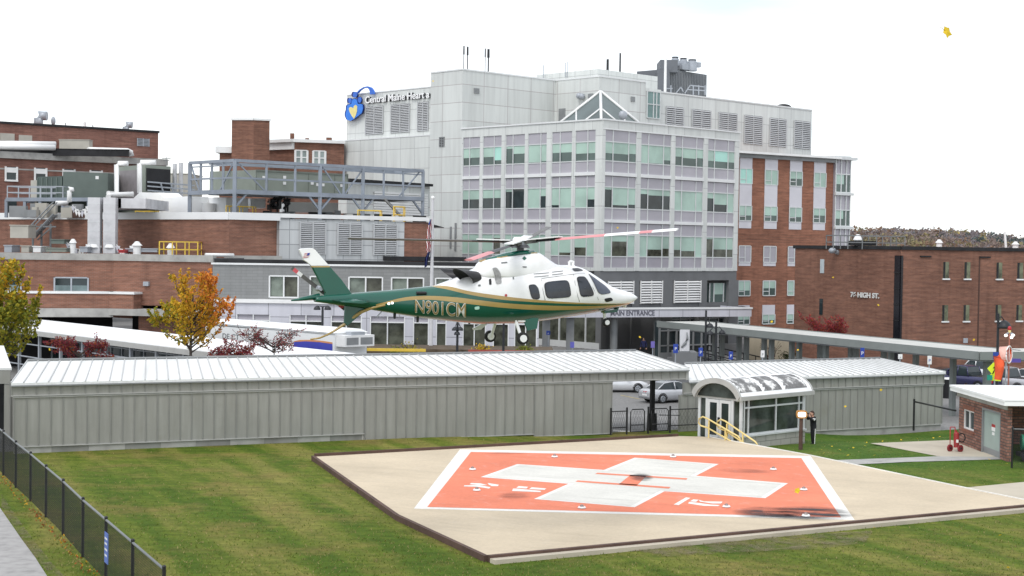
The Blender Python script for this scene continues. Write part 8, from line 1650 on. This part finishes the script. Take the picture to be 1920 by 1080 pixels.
def upright(base, z0, z1, R_, n, seed, lean=.0, sub=3):
 rng = random.Random(seed); B = Vector(base); out = [[(B.x, B.y, B.z - .3), (B.x + .05, B.y, lerp(B.z, z0, .5)), (B.x, B.y, z0 + .2), (B.x + lean, B.y, lerp(z0, z1, .7))]]
 for k in range(n):
  a = k * 2.4 + rng.uniform(-.4, .4); f = k / n; zs = lerp(z0 - .2, lerp(z0, z1, .55), f); rr_ = R_ * (1.0 - .55 * f) * rng.uniform(.75, 1.1); L_ = (z1 - zs) * rng.uniform(.35, .72) if f < .7 else (z1 - zs) * rng.uniform(.8, 1.02)
  d = Vector((math.cos(a), math.sin(a), 0)); p0 = Vector((B.x + lean * f, B.y, zs)); p1 = p0 + d * rr_ * .45 + Vector((0, 0, L_ * .25)); p2 = p0 + d * rr_ * .85 + Vector((0, 0, L_ * .65)); p3 = p0 + d * rr_ + Vector((0, 0, L_)); out.append([tuple(p0), tuple(p1), tuple(p2), tuple(p3)])
  for s in range(sub):
   t = rng.uniform(.3, .85); q = lerp_v(p1, p3, t); dd = Vector((rng.gauss(0, 1), rng.gauss(0, 1), rng.uniform(.2, 1.2))).normalized() * rng.uniform(.35, .8); out.append([tuple(q), tuple(q + dd * .5), tuple(q + dd + Vector((0, 0, .15)))])
 return out
tb_ = V(357, 690, 84); zA1, zA0 = V(365, 508, 84).z, V(357, 655, 84).z
def pick1(p, r):
 u = (p.x - tb_.x) / 2.2; h = (p.z - zA0) / (zA1 - zA0); s = u * .9 + (h - .4) * .8 + r.gauss(0, .25)
 return 4 if s > .62 else 3 if s > .22 else (2 if r.random() < .5 else 3) if s > -.15 else (1 if r.random() < .35 else 2) if s > -.6 else (0 if r.random() < .4 else 1)
mats1 = [LV['green'], LV['olive'], LV['yellow'], LV['gold'], LV['orange']]
tree('autumn_tree', 'yellow and orange autumn tree in front of the white canopy walkway', (tb_.x, tb_.y, gz(tb_.x, tb_.y)), upright((tb_.x, tb_.y, gz(tb_.x, tb_.y)), zA0, zA1, 2.3, 30, 5, .1), (38, .25, .105), mats1, pick1, 11, .13)
tb2 = V(-4, 690, 86); z1_, z0_ = V(0, 486, 86).z, V(0, 672, 86).z
tree('green_tree', 'olive green tree turning yellow at the left edge of the frame', (tb2.x, tb2.y, gz(tb2.x, tb2.y)), upright((tb2.x, tb2.y, gz(tb2.x, tb2.y)), z0_, z1_, 2.6, 38, 9, -.2), (44, .34, .12), mats1, lambda p, r: r.choice([0, 0, 0, 1, 1, 1]) if p.z < lerp(z0_, z1_, .6) else r.choice([0, 1, 1, 1, 2, 2, 3]), 12, .15)
def spreading(base, z0, R_, n, seed, up=.4):
 rng = random.Random(seed); B = Vector(base); out = [[(B.x, B.y, B.z - .3), (B.x, B.y, lerp(B.z, z0, .6)), (B.x + .1, B.y, z0)]]
 for k in range(n):
  a = rng.uniform(0, 6.28); d = Vector((math.cos(a), math.sin(a) * .6, rng.uniform(.0, up))); r = R_ * rng.uniform(.5, 1.05); p0 = Vector((B.x, B.y, z0 - rng.uniform(0, .5))); p1 = p0 + d * r * .4 + Vector((0, 0, rng.uniform(.0, .3))); p2 = p0 + d * r * .75 + Vector((0, 0, rng.uniform(.05, .5))); p3 = p0 + d * r + Vector((0, 0, rng.uniform(-.1, .5))); out.append([tuple(p0), tuple(p1), tuple(p2), tuple(p3)])
  for s in range(5): q = lerp_v(p1, p3, rng.uniform(0, .9)); dd = Vector((rng.gauss(0, 1), rng.gauss(0, .6), rng.uniform(-.2, 1))).normalized() * rng.uniform(.3, .75); out.append([tuple(q), tuple(q + dd * .6), tuple(q + dd + Vector((0, 0, rng.uniform(-.1, .2))))])
 return out
for (x, y0, D, R_, n, per, sd, lab) in ((150, 652, 84, 1.9, 14, 60, 21, 'dense wine red maple in front of the left canopy posts'), (432, 652, 80, 1.5, 12, 55, 22, 'wine red maple just right of the yellow tree'), (512, 634, 83, 1.95, 16, 15, 23, 'sparse dark red maple with bare twigs in front of the white trailer')):
 b = V(x, y0, D); g = gz(b.x, b.y); tree('red_maple', lab, (b.x, b.y, g), spreading((b.x, b.y, g), b.z - .3, R_, n, sd, .35), (per, .22, .055), [LV['maroon'], LV['wine'], LV['rust']], lambda p, r: r.choice([0, 0, 1, 1, 2]), sd, .07, 'red maples beyond the metal walkway')
b = V(1547, 616, 123); tree('red_tree', 'bright red tree in front of the brown brick wall at right', (b.x, b.y, -1.4), spreading((b.x, b.y, -1.4), b.z - .5, 2.0, 24, 31, .9), (44, .26, .065), [LV['redb'], LV['wine'], LV['rust']], lambda p, r: r.choice([0, 0, 0, 1, 2]), 31, .08)
for (x, y, w_, h_, lab, mt, D) in ((767, 652, .7, .9, 'yellow green ornamental grass by the flagpole', 'olive', 104.2), (742, 655, .5, .45, 'low green plant left of the ornamental grass', 'green', 104.2), (905, 652, .55, .5, 'small yellow shrub in the bed below the helicopter', 'yellow', 105.5), (985, 651, .6, .5, 'small green shrub near the red kerb', 'green', 105.5), (1445, 654, 1.1, 1.3, 'thin bare shrub in front of the tan wall', 'maroon', 123), (1478, 664, .8, .7, 'low dark shrub at the right end of the tan wall', 'darkg', 122)):
 p = V(x, y, D); g = p.z - h_ * .6; o = thing('shrub', lab, 'shrub', (p.x, p.y, g)); rng = random.Random(int(x)); mb = MB(); st_m = MB()
 for k in range(14): a = rng.uniform(0, 6.28); e = Vector((math.cos(a) * w_ * .8, math.sin(a) * .4, h_ * rng.uniform(.6, 1.1))); st_m.tube([(p.x, p.y, g - 1), Vector((p.x, p.y, g)) + e * .5 + Vector((0, 0, .1)), Vector((p.x, p.y, g)) + e], .012, 4)
 build(st_m, 'stems', M['bark'], o)
 for k in range(260 if mt != 'maroon' else 40): d = Vector((rng.gauss(0, .45) * w_, rng.gauss(0, .3), abs(rng.gauss(.35, .3)) * h_)); leafquad(mb, Vector((p.x, p.y, g)) + d, .07, rng, 0)
 build(mb, 'foliage', LV[mt], o, fix=False)
# low leafy strip and fallen leaves along the chain fence foot
mb = MB(); rng = random.Random(77)
for k in range(420): f = rng.random(); p = lerp_v(fpts[0], fpts[-1], f) + Vector((rng.gauss(-.18, .12), rng.gauss(-.05, .1), rng.uniform(.02, .10))); leafquad(mb, p, .045, rng, rng.choice([0, 1, 1, 2, 2]))
tag(build(mb, 'leaf_litter', [LV['gold'], LV['rust'], leafmat('leaf_tan', (.26, .19, .07))], fix=False), kind='stuff')
# grass blades (stuff)
rng = random.Random(42); mb = MB(); padpoly = [(p.x, p.y) for p in outline]
def inpoly(x, y, P):
 c = False; j = len(P) - 1
 for i in range(len(P)):
  if (P[i][1] > y) != (P[j][1] > y) and x < (P[j][0] - P[i][0]) * (y - P[i][1]) / (P[j][1] - P[i][1]) + P[i][0]: c = not c
  j = i
 return c
walks = [[G(x, y, 0)[:2] for x, y in q] for q in ([(1632, 831), (1784, 825), (1845, 838), (1872, 856), (1800, 858), (1757, 855)], [(1555, 863), (1757, 855.5), (1872, 856.5), (1880, 861), (1700, 866), (1600, 871)], [(-120, 880), (-20, 938), (0, 952), (40, 1010), (66, 1045), (96, 1092), (-120, 1110)], [(1800, 915), (1926, 903), (2000, 903), (2000, 940), (1880, 946)])]
cnt = 0
while cnt < 15000:
 px, py = rng.uniform(-10, 1930), rng.uniform(800, 1085); p = G(px, py, 0)
 if rng.random() > .30 + .7 * (py - 800) / 285: continue
 if p.y > yb(p.x) - 1.0 or inpoly(p.x, p.y, padpoly) or any(inpoly(p.x, p.y, w_) for w_ in walks): continue
 z = gz(p.x, p.y); h_ = rng.uniform(.03, .075); a = rng.uniform(0, 3.14); d = Vector((math.cos(a), math.sin(a), 0)) * rng.uniform(.012, .022); l = Vector((rng.gauss(0, .03), rng.gauss(0, .03), h_)); q = Vector((p.x, p.y, z)); mb.add([q - d, q + d, q + l], [(0, 1, 2)], rng.choice([0, 0, 1, 1, 2, 3])); cnt += 1
tag(build(mb, 'grass', [leafmat('blade_green', (.12, .17, .03)), leafmat('blade_olive', (.19, .20, .05)), leafmat('blade_straw', (.33, .27, .12)), leafmat('blade_dark', (.11, .15, .03))], fix=False), kind='stuff')
# fallen leaves on the lawn and leaves in the air
def leaf_mesh(s):
 pts = []
 for k in range(10): a = k * math.pi / 5; r = s * (1 if k % 2 == 0 else .68); pts.append(Vector((math.cos(a) * r, math.sin(a) * r * .9, .10 * s * math.cos(3 * a))))
 mb = MB(); mb.add(pts + [Vector((0, 0, .12 * s))], [(i, (i + 1) % 10, 10) for i in range(10)]); mb.tube([Vector((-s * .5, 0, .03 * s)), Vector((-s * 1.5, .1 * s, -.1 * s))], s * .04, 4); return mb
lfm = leafmat('fallen_leaf', (.80, .56, .04)); lo_ = None; rng = random.Random(5)
spots_ = [(x, y) for x, y in ((1560, 838), (1575, 846), (1600, 842), (1622, 838), (1625, 826), (1545, 852), (1590, 856), (1640, 856), (1655, 820), (1690, 816), (1720, 814), (1750, 818), (1762, 812), (1540, 846), (1535, 864), (1855, 864), (1888, 872), (1875, 1007), (1890, 1068), (1640, 993))]
for x, y in spots_:
 g = G(x, y, 0); q = Vector((g.x, g.y, gz(g.x, g.y) + .07))
 if lo_ is None: lo_ = l = tag(build(leaf_mesh(.06), 'fallen_leaf', lfm, fix=False), None, 'leaf', 'fallen leaves on the lawn'); l.location = q
 else: l = dup(lo_, q, rng.uniform(0, 6))
 l['label'] = 'small yellow leaf lying on the grass'; l.rotation_euler = (rng.uniform(-.5, .5), rng.uniform(-.5, .5), rng.uniform(0, 6))
air = [(1776, 60, 12, .055, 'big yellow leaf falling against the sky at top right'), (812, 152, 60, .055, 'small orange leaf falling before the tower top'), (1200, 632, 40, .06, 'yellow leaf falling before the dark entrance doors'), (1647, 572, 45, .05, 'yellow leaf falling below the street address letters'), (1447, 603, 48, .07, 'pale leaf falling before the lower brick wing window'), (1496, 656, 50, .055, 'orange leaf falling between the walkway posts'), (93, 655, 48, .07, 'yellow leaf falling before the left canopy walkway'), (1562, 520, 60, .055, 'orange leaf falling near the left edge of the brown building'), (1798, 437, 60, .05, 'yellow leaf falling before the wooded hill'), (1495, 920, 30, .10, 'orange leaf above the pad near the right cross arm'), (1158, 427, 50, .05, 'orange leaf falling above the right rotor blade'), (1826, 637, 46, .06, 'yellow leaf falling beside the wall vent'), (1652, 731, 44, .07, 'yellow leaf before the right metal walkway wall'), (1585, 762, 44, .06, 'tan leaf low before the right metal walkway wall')]
for x, y, D, s, lab in air:
 l = tag(build(leaf_mesh(s * (1 if y < 100 else .72)), 'falling_leaf', lfm, fix=False), lab, 'leaf', 'leaves falling through the air'); l.location = V(x, y, D); l.rotation_euler = (R(70) + rng.uniform(-.5, .5), rng.uniform(-.6, .6), rng.uniform(-.8, .8))
# ================================================================ FAR WOODED HILL
mb = MB(); hx = [lerp(200, 900, k / 40) for k in range(41)]
def ridge(x): px = 960 + FPX * x / 1400; y = prof_fn([(1400, 436), (1565, 431), (1620, 430), (1700, 430.5), (1800, 434), (1860, 440), (1920, 449), (2100, 452)])(px); return V(px, y, 1400).z - 8
for x in hx:
 for y, f in ((1000, -.1), (1150, .25), (1280, .65), (1400, 1), (1650, .9), (2000, .2)): mb.v.append(Vector((x * (y / 1400), y, -2 + (ridge(x) + 2) * f)))
for i in range(40):
 for j in range(5): a = i * 6 + j; mb.f.append([a, a + 6, a + 7, a + 1]); mb.m.append(0); mb.smooth.append(True)
struct(mb, 'hill', plain('hill_ground', (.10, .085, .07), .95, .2, .02), fix=False)
hm = [leafmat('wood_' + n, c, .15) for n, c in (('grey', (.245, .215, .22)), ('brown', (.255, .195, .17)), ('olive', (.25, .225, .14)), ('rust', (.28, .185, .13)), ('pine', (.10, .13, .125)), ('gold', (.30, .25, .13)))]  # leaf hues paled and greyed, so some distance haze sits in the colour
mb = MB(); rng = random.Random(99)
for k in range(1000):
 f = rng.random(); y = lerp(1120, 1420, f ** .7); x = rng.uniform(.19, .36) * y; px = 960 + FPX * x / y
 if px < 1540 or px > 1990: continue
 g = -2 + (ridge(x * 1400 / y) + 2) * prof_fn([(1000, -.1), (1150, .25), (1280, .65), (1400, 1), (1650, .9)])(y); mi = rng.choices(range(6), (30, 26, 14, 14, 9, 7))[0]; rr_ = rng.uniform(4.0, 8.5); hh = rng.uniform(4, 9); reg = math.sin(x * .021 + 2) + math.sin(y * .03 + x * .007) + rng.gauss(0, .8); mi = (4 if reg < -1.6 else 0 if reg < -.3 else 1 if reg < .9 else 3 if reg < 1.5 else 2) if rng.random() < .9 else 5
 for q in range(60):
  d = Vector((rng.gauss(0, 1), rng.gauss(0, 1), rng.gauss(0, 1))).normalized() * rng.random() ** .4; leafquad(mb, Vector((x + d.x * rr_, y + d.y * rr_, g + hh * .6 + d.z * hh * .7)), rng.uniform(.9, 1.9), rng, mi)
tag(build(mb, 'woods', hm, fix=False), kind='stuff')
# ================================================================ PEOPLE
M['skin'] = plain('skin', (.50, .29, .21), .55, .06, 4)
def person(label, foot, yaw, joints, edges, radii, zones, mats, hair=None, group=None, scale=1.0):
 o = thing('person', label, 'person', foot, group, yaw); me = bpy.data.meshes.new('p'); me.from_pydata([tuple(Vector(j) * scale) for j in joints], edges, []); t = bpy.data.objects.new('p', me); COL.objects.link(t); md = t.modifiers.new('s', 'SKIN'); sv = me.skin_vertices[0].data
 for k, r in enumerate(radii): sv[k].radius = (r[0] * scale, r[1] * scale) if isinstance(r, tuple) else (r * scale, r * scale); sv[k].use_root = (k == 0)
 sb = t.modifiers.new('u', 'SUBSURF'); sb.levels = 2; sb.render_levels = 2; dg = bpy.context.evaluated_depsgraph_get(); m2 = bpy.data.meshes.new_from_object(t.evaluated_get(dg)); bpy.data.objects.remove(t); mb = MB(); mb.v = [v.co.copy() for v in m2.vertices]
 for p in m2.polygons: mb.f.append(list(p.vertices)); mb.m.append(zones(p.center / scale)); mb.smooth.append(True)
 b = build(mb, 'body', mats, o, local=True); return o, b
# facing +X, left = +Y; joints: pelvis, spine, chest, neck, head, headtop, R/L hip knee ankle toe, R/L shoulder elbow wrist hand
def standing(armpose, lean=0.0, headfwd=0.0, stride=.0):
 J = [(0, 0, .95), (lean * .4, 0, 1.12), (lean, 0, 1.32), (lean + .01 + headfwd * .3, 0, 1.49), (lean + .03 + headfwd * .8, 0, 1.60), (lean + .02 + headfwd, 0, 1.73 - abs(headfwd) * .3)]
 for s in (-1, 1): J += [(.0, .10 * s, .90), (.03 + stride * s, .11 * s, .50), (-.02 + stride * s, .12 * s, .09), (.13 + stride * s, .13 * s, .04)]
 for s in (-1, 1):
  e, w_, h_ = armpose(s); J += [(lean, .19 * s, 1.40), e, w_, h_]
 E = [(0, 1), (1, 2), (2, 3), (3, 4), (4, 5)]
 for b in (6, 10): E += [(0, b), (b, b + 1), (b + 1, b + 2), (b + 2, b + 3)]
 for b in (14, 18): E += [(2, b), (b, b + 1), (b + 1, b + 2), (b + 2, b + 3)]
 Rr = [(.15, .13), (.145, .11), (.165, .12), .062, (.085, .105), (.075, .09)] + [.095, .068, .05, .045] * 2 + [.072, .052, .038, .035] * 2
 return J, E, Rr
def hands(o, wl, yaw_dir, mat, curl=.6):
 for (w_, d) in wl:
  w_, d = Vector(w_), Vector(d).normalized(); side = d.cross(Vector((0, 0, 1))).normalized() if abs(d.z) < .9 else Vector((0, 1, 0)); up = side.cross(d); mb = MB()
  mb.hexa([w_ + d * a + side * b + up * c_ for c_ in (-.012, .012) for a, b in ((0, -.03), (.085, -.042), (.085, .042), (0, .03))])
  for k, ln in enumerate((.062, .072, .068, .052)): b0 = w_ + d * .083 + side * lerp(-.032, .032, k / 3); b1 = b0 + d * ln * .5 - up * .012; b2 = b1 + d * ln * .35 - up * ln * curl; mb.tube([b0, b1, b2], [.010, .009, .007], 6)
  t0 = w_ + d * .03 - side * .035; mb.tube([t0, t0 + d * .03 - side * .03 - up * .01, t0 + d * .06 - side * .035 - up * .02], [.012, .011, .008], 6); build(mb, 'hand', mat, o, local=True)
pf_ = G(1524.5, 836, -.41); Rr_ = 0; yaw_ = math.radians(195)
def arms_up(s): return ((.20, .30 * s, 1.30), (.26, .12 * s, 1.50), (.28, .07 * s, 1.55))
J, E, Rr = standing(arms_up, .04, .06, .02)
M['blackcl'] = plain('black_clothes', (.012, .013, .017), .85, .25, 4); M['hair'] = plain('brown_hair', (.055, .03, .022), .7, .2, 8)
def zone1(c): return 1 if c.z > 1.46 and abs(c.y) < .14 and c.x < .21 else (1 if (c.x > .25 and c.z > 1.46) else 0)
o, b = person('person in black with white side stripes by the vestibule, hands raised to the face', (pf_.x, pf_.y, -.41), yaw_, J, E, [tuple(v * 1.15 for v in q) if isinstance(q, tuple) else q * 1.22 for q in Rr], zone1, [M['blackcl'], M['skin']])
hands(o, [((.28, -.07, 1.55), (.0, .5, .5)), ((.28, .07, 1.55), (.0, -.5, .5))], 0, M['skin'])
mb = MB(); mb.sphere((.085, 0, 1.665), .105, .088, .10, 14, 8, 0, -.05); mb.sphere((.03, 0, 1.62), .07, .085, .10, 12, 6); build(mb, 'hair', M['hair'], o, local=True)
mb = MB(); mb.sphere((.19, 0, 1.605), .022, .016, .03, 8, 5); build(mb, 'nose', M['skin'], o, local=True); mb = MB()
for s in (-1, 1): mb.sphere((.168, .035 * s, 1.635), .012, .014, .009, 8, 5)
build(mb, 'eyes', M['black'], o, local=True); build(MB().box(.162, .176, -.024, .024, 1.552, 1.562), 'mouth', plain('lips', (.35, .13, .11), .6, .1), o, local=True); mb = MB()
for s in (-1, 1): mb.sphere((.08, .098 * s, 1.615), .02, .012, .032, 8, 5)
build(mb, 'ears', M['skin'], o, local=True)
mb = MB()
for s in (-1, 1): mb.hexa([Vector((x + s * .02 * (1 if z < .6 else .5), y * s, z)) for z, yy in ((.12, (.185, .195)), (.88, (.215, .225))) for x, y in ((-.025, yy[0]), (.012, yy[0]), (.012, yy[1]), (-.025, yy[1]))])
build(mb, 'trouser_stripes', M['white'], o, local=True); mb = MB()
for s in (-1, 1): mb.tube([(.06, .225 * s, 1.37), (.16, .30 * s, 1.335)], .066, 8)
build(mb, 'sleeve_bands', M['white'], o, local=True); build(MB().box(.30, .325, -.075, .075, 1.56, 1.66), 'camera', M['black'], o, local=True)
def arms_down(s): return ((.0, .27 * s, 1.14), (.06, .28 * s, .90), (.07, .27 * s, .83))
J2, E2, R2_ = standing(arms_down, .02, .03, .08)
def bystander(label, x, yfoot_z, D, yaw, top, legs, hm_):
 p = V(x, 640, D); o, b = person(label, (p.x, p.y, yfoot_z), yaw, J2, E2, R2_, lambda c: 2 if (c.z > 1.47 or c.z < .87 and abs(c.y) > .21 and c.z > .7) else (1 if c.z < .92 else 0), [top, legs, M['skin']], None, 'people near the entrance'); mb = MB(); mb.sphere((.04, 0, 1.66), .10, .09, .10, 12, 6, 0, -.2); build(mb, 'hair', hm_, o, local=True); hands(o, [((.07, -.27, .84), (.1, 0, -1)), ((.07, .27, .84), (.1, 0, -1))], 0, M['skin'], .3)
bystander('person in a long dark coat walking on the ramp behind a blue sign', 1369, -1.25, 118, math.radians(200), M['blackcl'], M['blackcl'], M['black']); bystander('person in dark blue standing in the shade by the round column', 1207, -.3, 136, math.radians(250), plain('navy_cloth', (.02, .025, .09), .8, .2, 4), M['blackcl'], M['hair']); bystander('person in a pink top beyond the dark blue pickup', 1814, -1.2, 104, math.radians(180), plain('pink_cloth', (.36, .05, .20), .8, .2, 4), M['blackcl'], M['hair'])
